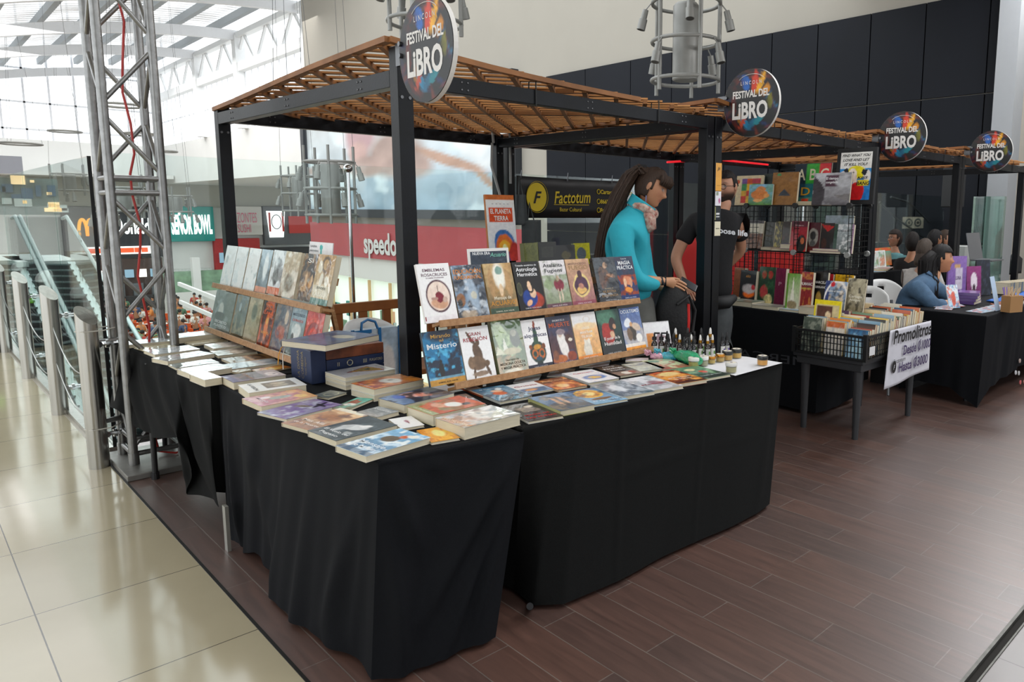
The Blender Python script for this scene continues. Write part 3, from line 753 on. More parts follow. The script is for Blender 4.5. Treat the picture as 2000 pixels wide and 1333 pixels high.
def cage(label, loc, k=1., lv=3, top=6):
    t = thing('spotlight_cage', label, 'light fixture', loc, 0, 'hanging spotlight cages'); R_ = .62*k; H_ = .62*k
    for i in range(lv): MB().tube([(R_*cos(a), R_*sin(a), i*H_*1.1) for a in [2*pi*j/30 for j in range(30)]], .035*k, 8, closed=True).build('ring', CG, t, smooth=60)
    for j in range(5):
        a = 2*pi*j/5+.5; MB().tube([(R_*cos(a), R_*sin(a), -.22*k), (R_*cos(a), R_*sin(a), (lv-1)*H_*1.1+.4*k)], .038*k, 8).build('rod', CG, t, smooth=60)
        if j % 2 == 0: MB().tube([(R_*cos(a), R_*sin(a), (lv-1)*H_*1.1+.4*k), (R_*cos(a)*.5, R_*sin(a)*.5, top)], .005, 4).build('cable', mat('dark_cable', '4a4b4c', .6), t)
    MB().lathe([(.22*k, 0), (.24*k, .02), (.24*k, (lv-1)*H_*1.1-.05), (.2*k, (lv-1)*H_*1.1)], 20).build('drum', CG, t, smooth=40)
    for j in range(8):
        a = 2*pi*j/8; lvl = (lv-1) if j % 2 else lv-2; c = Vector(((R_+.12*k)*cos(a), (R_+.12*k)*sin(a), lvl*H_*1.1-.12*k)); d = Vector((.25*cos(a), .25*sin(a), -1)).normalized()
        mb = MB().tube([c, c+d*.16*k, c+d*.17*k, c+d*.36*k], [.055*k, .06*k, .078*k, .08*k], 12).tube([c, c+Vector((-.1*cos(a), -.1*sin(a), .12))*k], .012*k, 5)
        so = mb.build('spotlight', CG, t, smooth=40); MB().tube([c+d*.355*k, c+d*.362*k], .066*k, 12).build('lamp_mouth', mat('lamp_mouth', '2a2826', .5), so)
    return t


fd = lambda u, v, dist: Vector((0, 0, CAMZ))+ray(u, v)*dist


def cagep(label, u, v, dist, k, lv=3): p = fd(u, v, dist); return cage(label, p, k, lv, (arc(p.x)-.4 if p.y > 31 else 13.5)-p.z)


cagep('grey spotlight cage hanging before the dark wall above the second pergola', 1338, 158, 12.8, .95)
cagep('grey spotlight cage partly hidden behind the nearest festival sign', 830, 45, 12.0, .95)
cagep('grey spotlight cage hanging in front of the swimmer poster', 648, 420, 16.5, .86)
cagep('spotlight cage hanging in front of the grey chicken shop fascia', 585, 412, 24, .82)
cagep('blurred spotlight cage seen through the truss tower', 240, 412, 21, .95, 2)
cagep('pale distant spotlight cage near the golden letter', 137, 372, 34, 1.1, 2)
cagep('distant spotlight cage to the right of the truss tower', 345, 414, 32, 1.0, 2)
for (u, v, d, rr, lb) in ((40, 281, 40, .95, 'flat ring lamp hanging low at the left by the white wall'), (127, 257, 48, .9, 'thin ring lamp hanging before the window wall, left of the truss'), (236, 206, 34, .85, 'dark ring lamp hanging behind the upper truss tower'), (275, 262, 40, .8, 'dark ring lamp hanging lower behind the truss tower'), (322, 296, 48, .7, 'small ring lamp at the corner of the white walls'), (572, 238, 20, .62, 'ring lamp hanging just under the first pergola beam')):
    p = fd(u, v, d); t = thing('ring_lamp', lb, 'lamp', p)
    MB().tube([(rr*cos(a), rr*sin(a), 0) for a in [2*pi*j/32 for j in range(32)]], .06, 6, closed=True).build('ring', CG, t, smooth=60)
    mb = MB()
    for j in range(3): a = 2*pi*j/3; mb.tube([(rr*cos(a), rr*sin(a), 0), (rr*.3*cos(a), rr*.3*sin(a), arc(p.x)-.4-p.z)], .007, 4)
    mb.build('cable', MATS['dark_cable'], t)
# ------------------------------------------------------------------ escalators beyond the glass
ew = mat('escalator_glass_edge', 'cfe2de', .15, .2); EG = glassmat('escalator_glass', (.72, .86, .83), .25)
H0 = PY(36, 426, 19.); H1 = PY(154, 675, 13.6); wv_ = Vector((rgt.x, rgt.y, 0))*.98
dirv = (H1-H0); H0b = H0-dirv*.02; H1b = H1+dirv*.35
for i in range(2):
    t = thing('escalator', ['escalator with glass sides rising beyond the barrier, left one', 'escalator with glass sides beyond the barrier, nearer the restaurants'][i], 'escalator', (0, 0, 0))
    off = wv_*(i*1.05-1.0)
    mb = MB(); n = 26; up = Vector((0, 0, 1)); L_ = H1b-H0b; hor = Vector((L_.x, L_.y, 0)).normalized()
    for k in range(n):
        p = H0b+L_*(k/n)+off-up*.95; q = p+Vector((L_.x, L_.y, 0))/n; w2 = wv_*.88
        zb0 = p.z+L_.z/n
        mb.add([p+w2*.1, q+w2*.1, q+w2, p+w2, Vector((q.x, q.y, zb0))+w2*.1, Vector((q.x, q.y, zb0))+w2], [(0, 1, 2, 3), (1, 4, 5, 2)], 0)
        mb.bar(q+w2*.1, q+w2, .03, .03, 1)
    mb.build('steps', [mat('dark_step', '24272a', .5, .4), mat('step_nosing', '83898b', .4, .6)], t)
    for s in (0, 1):
        o2 = off+wv_*(s*.95)
        mb = MB(); mb.add([H0b+o2-up*.95, H1b+o2-up*.95, H1b+o2, H0b+o2], [(0, 1, 2, 3)]); gs = mb.build('glass_side', [EG], t)
        MB().tube([H0b+o2-hor*.5-up*.05, H0b+o2, H1b+o2], .035, 8).build('handrail', mat('pale_handrail', '9fb0ad', .25, .3), gs, smooth=60)
        MB().bar(H0b+o2-up*.98, H1b+o2-up*.98, .12, .16).build('skirt', ew, t)
    a = H0b+off-up*.95-hor*2.5
    MB().bar(a+wv_*.5, H0b+off+wv_*.5-up*.95, 1.0, .1).build('landing', mat('bright_landing', 'd6e0dc', .3, .3), t)
# neighbouring storefront glow at the far left
a = PY(-60, 345, 40); b_ = PY(118, 420, 40)
t = thing('distant_shop', 'hazy glass storefront with small lights beyond the escalators', 'shop front', (a.x, 40, b_.z)); w = b_.x-a.x; h = a.z-b_.z
MB().box(0, 0, 0, w, .3, h).build('back_wall', mat('greenish_shop', '6f7f7c', .6, 0, .3, 1.2), t)
mb = MB(); rs = random.Random(8)
for i in range(26):
    x = rs.uniform(0, w*.95); z = rs.uniform(.1, h*.9); mb.box(x, -.1, z, x+rs.uniform(.1, .6), -.02, z+rs.uniform(.1, .5), rs.randrange(3))
mb.build('goods', [mat('warm_lamp', 'ffd9a0', .4, emis='ffdca8', es=.7), mat('blue_panel', '46647c', .5), mat('pale_goods', 'c4d0cc', .5)], t)
a = PY(-20, 303, 39); b_ = PY(46, 340, 39)
o = MB().box(a.x, 39, b_.z, b_.x, 39.2, a.z).build('grey_board', mat('grey_board', '8b8c93', .7)); props(o, 'plain grey board high on the white wall at the left edge', 'board')
# ------------------------------------------------------------------ tables and their cloths
def drape(name, label, rect, zt, sides, matl, fold=.012, seed=1, group=None, nfold=9, skew=0., ridges=()):
    """cloth over a table: rect = four top corners, sides = for each edge the hem as a list of points"""
    mb = MB(); c = Vector((sum(p[0] for p in rect)/4, sum(p[1] for p in rect)/4, zt)); r = random.Random(seed)
    def lerp(pts, t):
        L = [0]
        for a, b in zip(pts[:-1], pts[1:]): L.append(L[-1]+(Vector(a)-Vector(b)).length)
        s = t*L[-1]
        for i in range(len(pts)-1):
            if s <= L[i+1]+1e-9:
                k = (s-L[i])/max(L[i+1]-L[i], 1e-9); return Vector(pts[i])*(1-k)+Vector(pts[i+1])*k
        return Vector(pts[-1])
    for i in range(4):
        a = Vector((*rect[i], zt)); b = Vector((*rect[(i+1) % 4], zt)); e = (b-a).normalized(); out = e.cross(Vector((0, 0, 1)))
        if out.dot((a+b)/2-c) < 0: out = -out
        hem = sides[i]; L_ = (b-a).length; ph = [r.uniform(0, 6) for _ in range(6)]
        nu = max(16, int(L_*70)); nv = 34
        def fn(u, v):
            top = a+(b-a)*u; end = lerp(hem, u)
            if v < .04: q = v/.04; p = top+out*(-.012+.012*q); p.z = zt-.003*q*q; return p
            if v < .12: q = (v-.04)/.08; p = top.copy(); p.z = zt-.003-.021*q; return p
            q = (v-.12)/.88; st = top.copy(); st.z = zt-.024; p = st*(1-q)+end*q
            w = min(1, 6*u*(1-u)+.0); am = fold*q**.8*w
            x = u*L_+skew*q
            p += out*am*(sin(x*nfold*2+ph[0])+.7*sin(x*nfold*3.7+ph[1]+q*1.3)+.5*sin(x*nfold*.8+ph[2]-q*2)+.35*sin(x*nfold*7+ph[3]+q))
            for (si, ua, va, ub, vb, am2, wd) in ridges:
                if si == i:
                    du, dv = ub-ua, vb-va; k_ = max(0, min(1, ((u-ua)*du+(v-va)*dv)/(du*du+dv*dv))); dd = hypot(u-ua-du*k_, v-va-dv*k_); p += out*am2*math.exp(-(dd/wd)**2)*min(1, 3*k_*(1-k_)+.4)*min(1, 8*u*(1-u))
            return p
        mb.grid(fn, nu, nv)
    ins = [(Vector((*p, zt))+(c-Vector((*p, zt))).normalized()*.017) for p in rect]
    mb.add([(p.x, p.y, zt-.0005) for p in ins], [(0, 1, 2, 3)])
    # continuous top sheet
    o = mb.build(name, matl, None, smooth=70); props(o, label, 'tablecloth', group)
    return o


def ftable(label, x0, y0, x1, y1, zt=.725, legs=None, m='pale_plastic_top', col='c9c6be', legm=None, r=.014):
    t = thing('folding_table', label, 'table', ((x0+x1)/2, (y0+y1)/2, 0)); w, h = (x1-x0)/2, (y1-y0)/2
    MB().box(-w, -h, zt-.035, w, h, zt).build('tabletop', mat(m, col, .6), t, bevel=.006)
    for sx in (-1, 1):
        for sy in (-1, 1): MB().tube([(sx*(w-.07), sy*(h-.07), 0), (sx*(w-.09), sy*(h-.07), zt-.03)], r, 10).build('leg', legm or mat('dark_leg_tube', '2b2b2d', .4, .7), t, smooth=50)
    return t


TZ = .742
ftable('folding table under the nearest black cloth', 1.16, 2.38, 1.68, 3.9)
ftable('folding table under the second black cloth by the truss', 1.11, 4.04, 1.60, 5.5)
ftable('folding table under the long front cloth', 1.72, 2.30, 3.5, 2.96)
_h = lambda L_, z=.02: [tuple(PZ(u, v, z)) for u, v in L_]
s_left = [(1.09, 3.9, .02)]+[tuple(PX(u, v, 1.065)) for u, v in ((462, 1080), (500, 1078))]+_h([(522, 1110), (532, 1165), (565, 1215), (600, 1236), (650, 1258), (700, 1288), (725, 1329)])
s_front = _h([(725, 1329), (790, 1318), (860, 1290), (935, 1258), (968, 1245)])
drape('tablecloth', 'black stretch cloth over the nearest table, gathered at its foot', [(1.10, 3.92), (1.125, 2.31), (1.685, 2.225), (1.69, 3.92)], TZ,
      [s_left, s_front, [s_front[-1], (1.70, 3.0, .03), (1.70, 3.92, .03)], [(1.70, 3.92, .03), (1.4, 3.95, .05), (1.09, 3.9, .02)]], CLOTHN, .013, 3, nfold=7, ridges=((1, 1, .12, .35, .8, .03, .05), (1, 1, .2, .55, 1, .028, .04), (1, 1, .3, .75, 1, .022, .035), (1, .02, .1, .3, .5, .026, .05), (1, .02, .25, .2, .9, .03, .05), (1, .1, .05, .45, .18, .012, .03), (0, .97, .1, .9, .95, .022, .02), (0, .94, .2, .8, .95, .02, .03), (0, .05, .3, .09, 1, .03, .015), (0, .08, .25, .16, .98, .028, .015), (0, .04, .2, .04, .95, .03, .012), (0, .2, .3, .5, .9, .02, .06)))
fl = [(.93, 5.60, .33)]+[tuple(PX(u, v, x)) for u, v, x in ((236, 800, .95), (262, 835, .96), (300, 853, .985), (335, 858, .99), (362, 885, 1.0), (376, 915, 1.0), (378, 963, 1.03), (415, 978, 1.035), (430, 992, 1.04))]+[(1.05, 3.915, .2)]
drape('tablecloth', 'black cloth with a ragged hem over the table beside the truss', [(1.01, 5.53), (1.065, 3.93), (1.62, 3.93), (1.62, 5.53)], TZ,
      [fl, [fl[-1], (1.3, 3.925, .1), (1.62, 3.925, .05)], [(1.62, 3.925, .05), (1.63, 4.8, .3), (1.64, 5.55, .3)], [(1.64, 5.55, .3), (1.2, 5.62, .25), fl[0]]], CLOTH, .016, 5, nfold=6, skew=-.3, ridges=((0, .1, .1, .3, .95, .03, .04), (0, .3, .1, .5, .9, .03, .04), (0, .5, .1, .72, .9, .035, .04), (0, .7, .1, .9, .9, .035, .035), (0, .9, .2, .97, .95, .03, .03)))
s_r = _h([(1003, 1152), (1040, 1183), (1100, 1180), (1170, 1150), (1300, 1088), (1400, 1043), (1480, 1003), (1503, 985)])
drape('tablecloth', 'black cloth with creases over the long front table', [(1.70, 2.98), (1.705, 2.262), (3.575, 2.262), (3.575, 2.98)], TZ,
      [[(1.66, 3.0, .03), (1.655, 2.6, .04), s_r[0]], s_r, [s_r[-1], (3.6, 2.7, .03), (3.6, 3.0, .03)], [(3.6, 3.0, .03), (2.6, 3.01, .03), (1.66, 3.0, .03)]], CLOTH, .006, 8, nfold=2.2, ridges=((1, .02, .1, .08, .95, .02, .03), (1, .3, .1, .32, 1, .006, .01), (1, .62, .1, .62, 1, .006, .008), (1, .97, .1, .93, .9, .014, .02), (1, .1, .45, .9, .5, .005, .012)))
o = MB().tube([PZ(1035, 1185, .0), PZ(1035, 1185, .06)], .014, 10).build('foot', MATS['dark_leg_tube']); props(o, 'small dark table foot peeping out under the long cloth', 'table foot')
o = MB().tube([(1.016, 4.95, .0), (1.03, 4.97, .7)], .016, 12).tube([(1.016, 4.95, .0), (1.016, 4.95, .04)], .022, 12).build('support_pole', mat('black_plastic', '1b1b1c', .5)); props(o, 'dark vertical table leg standing on the edge of the truss plate', 'table leg')
p0 = PZ(446, 1075, 0); o = MB().box(p0.x-.008, p0.y-.02, 0, p0.x+.008, p0.y+.02, .22).build('table_leg_panel', mat('galvanised_leg', 'a09e96', .4, .6)); props(o, 'grey flat table leg showing left of the nearest black cloth', 'table leg')
# white paper sheet at the right end of the long table
a = [PZ(u, v, TZ+.002) for u, v in ((1348, 712), (1436, 734), (1528, 709), (1458, 697), (1360, 690))]
mb = MB(); mb.add([tuple(p) for p in a]+[(p.x, p.y, p.z-.0015) for p in a], [(0, 1, 2, 3, 4), (9, 8, 7, 6, 5)]+[(i, (i+1) % 5, 5+(i+1) % 5, 5+i) for i in range(5)])
o = mb.build('paper_sheet', mat('white_paper', 'dfe0e4', .6, 0, .03)); props(o, 'white paper sheet laid over the right end of the long table under the jars', 'paper')


# ------------------------------------------------------------------ wooden book racks
def rack(label, M, L_, ext=.0):
    """local: x along, y up the slope, z towards the reader"""
    t = thing('book_rack', label, 'rack'); t.matrix_basis = M
    def board(nm, x0, y0, z0, x1, y1, z1): return MB().box(x0, y0, z0, x1, y1, z1).build(nm, WOODS, t, bevel=.002)
    for l0, l1, l2 in ((0, 0, L_), (-.02, .298, L_-.03)):
        le = board('ledge', l0, l1-.012 if l1 == 0 else l1, -.015, l2, l1+.004 if l1 == 0 else l1+.016, .05); board('ledge_lip', l0, l1-.012, .05, l2, l1+.022, .062).parent = le
    for x in (.12, L_/2, L_-.26): board('upright', x, -.02, -.045, x+.045, .52, -.017)
    board('back_rail', .0, .15, -.016, L_-.05, .19, -.003); board('back_rail', .0, .44, -.016, L_-.05, .48, -.003)
    for x in (.12, L_-.26): MB().bar((x+.02, .45, -.03), (x+.02, .02, -.22), .03, .02).build('rear_strut', WOODS, t)
    return t


def frame(o, ex, ey):
    ex = Vector(ex).normalized(); ey = Vector(ey); ey = (ey-ex*ey.dot(ex)).normalized(); ez = ex.cross(ey)
    return Matrix.Translation(o) @ Matrix((ex, ey, ez)).transposed().to_4x4()


k1 = 1/hypot(1, .3); MR = frame((0, 2.95, .77), (1, 0, 0), (0, .3*k1, k1))
k2 = 1/hypot(1, .25); ML = frame((1.53, 0, .77), (0, -1, 0), (.25*k2, 0, k2))
rack('two-tier wooden rack of esoteric books on the long front table', MR @ Matrix.Translation((1.80, 0, 0)), 1.36)
rack('two-tier wooden rack of shrink-wrapped books on the far left table', ML @ Matrix.Translation((-5.48, .01, 0)), 1.76)


# ------------------------------------------------------------------ books
INK = {}


def inkm(c): return mat('ink_'+c, c, .45)


def book(label, w, h, t, ops, titles, M, spine='d8d2c4', kind='', group=None, res=None, name='book', seed=1):
    th = thing(name, label, 'book', group=group); th.matrix_basis = M
    nx, ny = res or (28, 40); A = paint(nx, ny, ops, seed)
    sc = tuple(srgb(spine)); mats = [artmat('wrapped_cover', .3, 1., .12, 13) if kind == 'w' else artmat('printed_cover', .38, .35, .05, 9)]
    mb = MB(); sheet(mb, A, (0, 0, t), (w, 0, 0), (0, h, 0))
    # card boards and spine
    k = len(mb.v)
    mb.box(0, 0, t-.0016, w, h, t-.0003); mb.box(0, 0, 0, w, h, .0014); mb.box(0, 0, .0014, .0014, h, t-.0016)
    e = tuple(A[ny//2, 0])
    for i in range(k, len(mb.v)): mb.c[i] = e if i < k+8 else sc
    mi = {}
    for (s, cy, wf, col, sz) in titles:
        if col not in mi: mi[col] = len(mats); mats.append(inkm(col))
        mb.text(s, (w/2, h*cy, t), (1, 0, 0), (0, 1, 0), size=sz*h*.9, width=wf*w, m=mi[col], bold=.012, lift=.0007)
    mb.build('cover', mats, th)
    MB().box(.0016, .003, .0015, w-.002, h-.003, t-.0017).build('page_block', PAGES, th)
    return th


_sd = [10]


def FB(x, y, z, th, w, h, t, label, ops, titles, spine, kind):
    _sd[0] += 1
    return book(label, w, h, t, ops, titles, Matrix.Translation((x, y, z)) @ Matrix.Rotation(radians(th), 4, 'Z'), spine, kind, res=(40, 56) if t > .01 else (24, 36), seed=_sd[0])


def RB(M, x0, x1, y0, y1, t, label, ops, titles, spine='c9c3b6', kind='', zoff=0., tilt=0.):
    """a book standing on a rack ledge"""
    _sd[0] += 1
    return book(label, x1-x0-.004, y1-y0, t, ops, titles, M @ Matrix.Translation((x0, y0, zoff)) @ Matrix.Rotation(radians(tilt), 4, 'Z'), spine, kind, res=(48, 70), seed=_sd[0])


n_ = lambda c, a=.8, s=4, t=.45: ('n', c, a, s, t)
e_ = lambda cx, cy, rx, ry, c, so=.25, r=0: ('e', cx, cy, rx, ry, c, so, r)
BT = .018
U0, U1 = .317, .585
# lower row of the right rack
RB(MR, 1.70, 1.892, .022, .278, BT, 'dark blue book with a man facing a blue storm and a gold band', [('g', '0d2436', '122a3c'), n_('1c6f9c', .95, 4, .42), n_('4fb0d8', .8, 7, .55), e_(.5, .92, .4, .12, '122638', .8), e_(.38, .27, .075, .13, '0c1016', .2), e_(.38, .42, .035, .035, '0c1016', .2), ('r', .33, .12, .36, .25, '0c1016'), ('r', .39, .12, .42, .25, '0c1016'), n_('bfe0ee', .0, 5, .5), ('r', 0, .1, 1, .15, '7fb4cc', .6), ('r', 0, 0, 1, .1, 'b8862c')], (('Mirando', .9, .55, 'c79a4a', .11), ('al', .82, .12, 'c79a4a', .08), ('Misterio', .72, .84, 'dfe8ee', .16), ('SAMAEL AUN WEOR', .05, .55, '4a3410', .045)), '1a2c3c')
RB(MR, 1.894, 2.067, .018, .276, BT, 'white book with a brown rearing centaur statue and red title', [('g', 'eae8e8', 'efeeee'), e_(.5, .5, .14, .2, '5c4634', .25, .2), e_(.45, .3, .3, .13, '6f5640', .25, -.1), e_(.25, .32, .12, .12, '7a6048', .25), e_(.56, .7, .07, .07, '5c4634', .2), e_(.32, .82, .04, .12, '5c4634', .2, .5), e_(.4, .72, .12, .03, '5c4634', .2, -.6), e_(.75, .28, .12, .06, '6a523c', .2, .3), e_(.3, .12, .04, .12, '5c4634', .2, -.2), e_(.78, .14, .05, .12, '5c4634', .2, .3), e_(.5, .1, .28, .05, '8a7460', .5)], (('GRAN', .86, .42, 'a02430', .1), ('REBELIÓN', .76, .8, 'a02430', .11)), 'e2dfd9')
RB(MR, 2.078, 2.262, .014, .296, .024, 'green book with sunrays over a hooded old man and white tents', [('g', '8a7450', '5c7c4c'), ('r', 0, 0, 1, .32, 'a08658', .9), n_('3c5c34', .9, 5, .5), ('p', [(.05, 1), (.2, 1), (.9, .4), (.5, .3)], 'a8bc8c'), ('p', [(.0, .95), (.1, 1), (.5, .35), (.2, .35)], '9ab080'), n_('4c6a44', .7, 6, .55), e_(.72, .62, .16, .17, '4a5244', .3), e_(.7, .72, .09, .07, '8c8c78', .3), ('p', [(.35, .66), (.25, .42), (.46, .42)], 'd2d4c4'), ('p', [(.1, .52), (.0, .36), (.3, .36)], 'c4c4a8'), e_(.55, .4, .3, .06, 'b0a884', .5), e_(.5, .05, .3, .04, 'd9d2b8', .5)], (('TRATADO DE', .25, .45, '3c2c18', .05), ('MEDICINA OCULTA', .19, .85, '3c2c18', .07), ('Y MAGIA PRÁCTICA', .12, .85, '3c2c18', .07)), '7a8464', 'w')
RB(MR, 2.264, 2.428, .014, .276, BT, 'white book with an ornate long-necked painted flask', [('g', 'e6e4e4', 'ebe9e9'), e_(.5, .33, .33, .22, '2c4038', .12), e_(.5, .62, .09, .24, '33503c', .2), e_(.5, .88, .04, .08, '8a3c24', .2), ('o', .36, .3, .1, .08, .25, 'b0602c'), ('o', .64, .3, .1, .08, .25, 'b0602c'), n_('b8702c', .0, 5, .5), e_(.5, .44, .16, .05, 'c08a34', .3), e_(.5, .2, .12, .04, '2a4c60', .3), e_(.24, .45, .07, .05, '7a4424', .3), e_(.76, .45, .07, .05, '7a4424', .3), e_(.5, .1, .12, .05, '26302c', .2), ('r', 0, 0, 1, .09, '1f2236')], (('Joyas', .82, .5, '33335a', .12), ('alquímicas', .68, .92, '33335a', .12), ('SAMAEL AUN WEOR', .045, .55, 'c0bcc0', .04)), 'dcd9d4')
RB(MR, 2.43, 2.603, .012, .277, BT, 'navy book with a white robed ghost and an orange title', [('g', '5c3428', '2a3048'), n_('3a3c58', .8, 4, .5), e_(.52, .4, .17, .3, 'ddd9d4', .35, .2), e_(.46, .62, .08, .07, 'c9b4a4', .3), e_(.5, .66, .18, .06, '8a7a80', .5), e_(.78, .5, .15, .1, '4c3028', .4), e_(.84, .48, .08, .04, 'd9d0c0', .3), e_(.3, .12, .3, .08, 'b0602c', .5), e_(.8, .15, .2, .1, '8a3c20', .5), e_(.15, .2, .12, .1, '7a4a34', .5)], (('ENIGMAS DE LA', .91, .5, 'd9d8dc', .06), ('MUERTE', .82, .85, 'c9603a', .14), ('SAMAEL AUN WEOR', .045, .6, 'c4b4bc', .045)), '2c3046')
RB(MR, 2.607, 2.79, .01, .277, BT, 'white and amber book with a pale horse head and orange band', [('g', 'c9a468', 'efece8'), ('g', 'b8925c', 'efeae6'), ('r', 0, .12, 1, .7, 'd89a4c', .7), n_('e6b878', .8, 4, .5), ('r', 0, .72, 1, 1, 'eae8e6', 1), e_(.5, .72, .5, .08, 'e6c89c', .7), e_(.45, .22, .16, .2, 'cfc8ba', .3), e_(.38, .38, .05, .06, 'd9d2c4', .2), e_(.54, .38, .05, .06, 'd9d2c4', .2), ('o', .6, .86, .13, .06, .12, 'dcd4cc'), ('r', 0, .01, 1, .11, 'e0862c')], (('LOGOS', .68, .3, 'f6efe4', .07), ('MANTRAM', .59, .5, 'f6efe4', .08), ('TEURGIA', .5, .45, 'f6efe4', .08), ('SAMAEL AUN WEOR', .055, .6, 'f6efe4', .045)), 'd9d2c4')
RB(MR, 2.794, 2.975, .01, .278, BT, 'dark green book with a bowed figure in a red robe', [('g', '161c1c', '1c4038'), e_(.4, .85, .4, .2, '4c7c64', .9), e_(.38, .48, .26, .24, '9c2820', .25, .2), e_(.62, .68, .16, .14, '2c1a14', .25, -.2), e_(.7, .62, .08, .06, 'b88a68', .3), e_(.55, .45, .1, .08, 'c9a080', .4, .5), ('r', 0, 0, 1, .2, '14181a', .9)], (('El poder de la', .38, .7, 'e6e2e0', .1), ('Humildad', .27, .75, 'e6e2e0', .12), ('SAMAEL AUN WEOR', .06, .6, 'c9c9c9', .04)), '1c2826')
RB(MR, 2.979, 3.15, .008, .274, BT, 'blue book with winged figures and an orange band', [('g', '8f9cb8', '34508c'), ('r', 0, .12, 1, .5, 'c9bca8', .5), n_('6c84b0', .6, 4, .5), e_(.5, .45, .15, .2, '3c342c', .35), e_(.3, .66, .18, .1, 'd6dae0', .4, .5), e_(.7, .55, .22, .08, 'c9b4a0', .4, -.3), e_(.3, .4, .12, .14, '6a5440', .4), e_(.45, .62, .07, .06, 'c99a6c', .3), e_(.75, .3, .16, .1, 'e6e2dc', .5), ('r', .0, .0, 1, .12, 'e0922c'), ('r', 0, .12, 1, .19, 'ddd6cc')], (('OCULTISMO', .92, .92, 'e8ecf2', .12), ('SAMAEL AUN WEOR', .06, .5, '8a5414', .04)), '5c78a8')
# upper row of the right rack
RB(MR, 1.735, 1.912, U0, .60, BT, 'white book with an oval drawing of a red heart tree', [('g', 'eceaec', 'efeef0'), e_(.52, .44, .37, .27, 'e6d2c4', .06), ('o', .52, .44, .36, .265, .035, '4c2c38'), e_(.52, .32, .26, .1, 'c99a7c', .4), e_(.54, .42, .13, .09, '7c2030', .12), ('r', .51, .49, .53, .62, '5c4438'), e_(.38, .4, .1, .03, 'b0887c', .4), e_(.7, .38, .08, .05, 'c0a494', .4), ('r', .0, .0, 1, .1, 'e2dfe2'), ('r', .0, .03, .03, .1, '8a1c24')], (('EMBLEMAS', .89, .68, '6c4c5c', .08), ('ROSACRUCES', .81, .8, '6c4c5c', .08), ('DE GABRIEL ROLLENHAGEN', .755, .55, '8a7480', .035), ('- - -', .71, .2, '8a7480', .03)), 'e0dcd9')
RB(MR, 1.916, 2.094, U0, U1, BT, 'dark blue book with pale glare painted on and an orange two-line title', [('g', '3c4450', '1c2c40'), n_('7c98b4', .9, 3.5, .5), e_(.55, .5, .16, .4, '9cb0c4', .8, .2), e_(.15, .36, .14, .12, '8a5420', .4), e_(.1, .3, .08, .07, '1c1412', .3), e_(.6, .42, .1, .08, 'c9c8b8', .5), e_(.35, .08, .25, .08, 'b0a08c', .6), n_('d9e2ea', .7, 5, .62)], (('EDUCACIÓN', .88, .9, 'd98a3c', .13), ('FUNDAMENTAL', .77, .9, 'd98a3c', .11)), '8a7c68', 'w')  # pale glare streak is mixed into this cover's ink
RB(MR, 2.1, 2.277, U0, U1, BT, 'golden brown book with a small figure under a bright cloud', [('g', '4a3c24', 'c4a878'), n_('a88454', .9, 4, .5), e_(.5, .75, .2, .24, 'ece8dc', .8), e_(.52, .85, .12, .08, '7a9a90', .5), e_(.5, .48, .07, .12, 'd9bc98', .4), e_(.2, .6, .1, .3, 'a8865c', .6), e_(.8, .6, .1, .3, 'b08c60', .6), ('r', 0, 0, 1, .14, '3c5040')], (('Mensaje de', .33, .6, 'e6dcc4', .1), ('ACUARIO', .23, .9, 'c98a2c', .14), ('SAMAEL AUN WEOR', .07, .65, 'c9ccb8', .045)), 'b09468')
RB(MR, 2.281, 2.458, U0, U1, BT, 'black book with a woman in blue and red robes under a white title', [('g', '1a1a20', '15161a'), e_(.62, .22, .34, .17, 'a03c28', .3), e_(.45, .26, .28, .17, '1f3c84', .3), e_(.58, .36, .12, .1, 'dcb898', .3), e_(.5, .52, .13, .16, '241c1a', .3), e_(.49, .5, .085, .1, 'e2bc9c', .2), e_(.4, .17, .12, .05, 'd9a884', .3, .4), e_(.12, .45, .08, .14, '3a3c2c', .5), ('o', .12, .46, .08, .12, .1, '55543c')], (('Tratado esotérico de', .93, .8, 'e8e8ea', .055), ('Astrología', .85, .8, 'f0f0f2', .12), ('Hermética', .75, .75, 'f0f0f2', .12), ('SAMAEL AUN WEOR', .07, .6, 'c4c4c8', .04)), '2a2a2e')
RB(MR, 2.461, 2.64, U0, U1, BT, 'pale grey book with a figure in a crimson cloak in a meadow', [('g', '6c7c54', 'd2cfd0'), n_('8c9a7c', .8, 5, .5), ('r', 0, .7, 1, 1, 'd6d2d4', .9), e_(.62, .48, .2, .13, '7c2c3c', .35), e_(.6, .62, .06, .06, 'c9a890', .3), e_(.55, .25, .03, .16, 'c9b8a4', .3), e_(.68, .27, .03, .14, 'c9b8a4', .3), e_(.2, .5, .18, .1, '8fa07c', .5), ('r', 0, 0, 1, .11, '5c2c48', .85), n_('5c6c4c', .5, 7, .6)], (('Atalanta', .9, .78, '2c2c34', .12), ('Fugiens', .79, .7, '2c2c34', .12), ('SAMAEL AUN WEOR', .06, .6, 'd9c4cc', .045)), 'c9c4c0')
RB(MR, 2.643, 2.822, U0, U1, BT, 'tan book with a pear-shaped vessel full of flames', [('g', '94606c', 'c4a07c'), n_('a87c68', .6, 4, .5), e_(.5, .43, .35, .25, 'd9c080', .1), e_(.5, .43, .29, .2, '4c3048', .12), e_(.5, .66, .08, .1, '4c3038', .15), e_(.5, .33, .2, .08, 'd9b06c', .4), e_(.5, .42, .12, .06, 'b07c6c', .5), ('r', 0, 0, 1, .1, '8a3c54', .8)], (('MISTERIOS DEL', .9, .8, '8a6c5c', .07), ('FUEGO', .82, .8, '9c7c50', .14), ('SAMAEL AUN WEOR', .055, .6, 'e0c4cc', .045)), 'b8a08c')
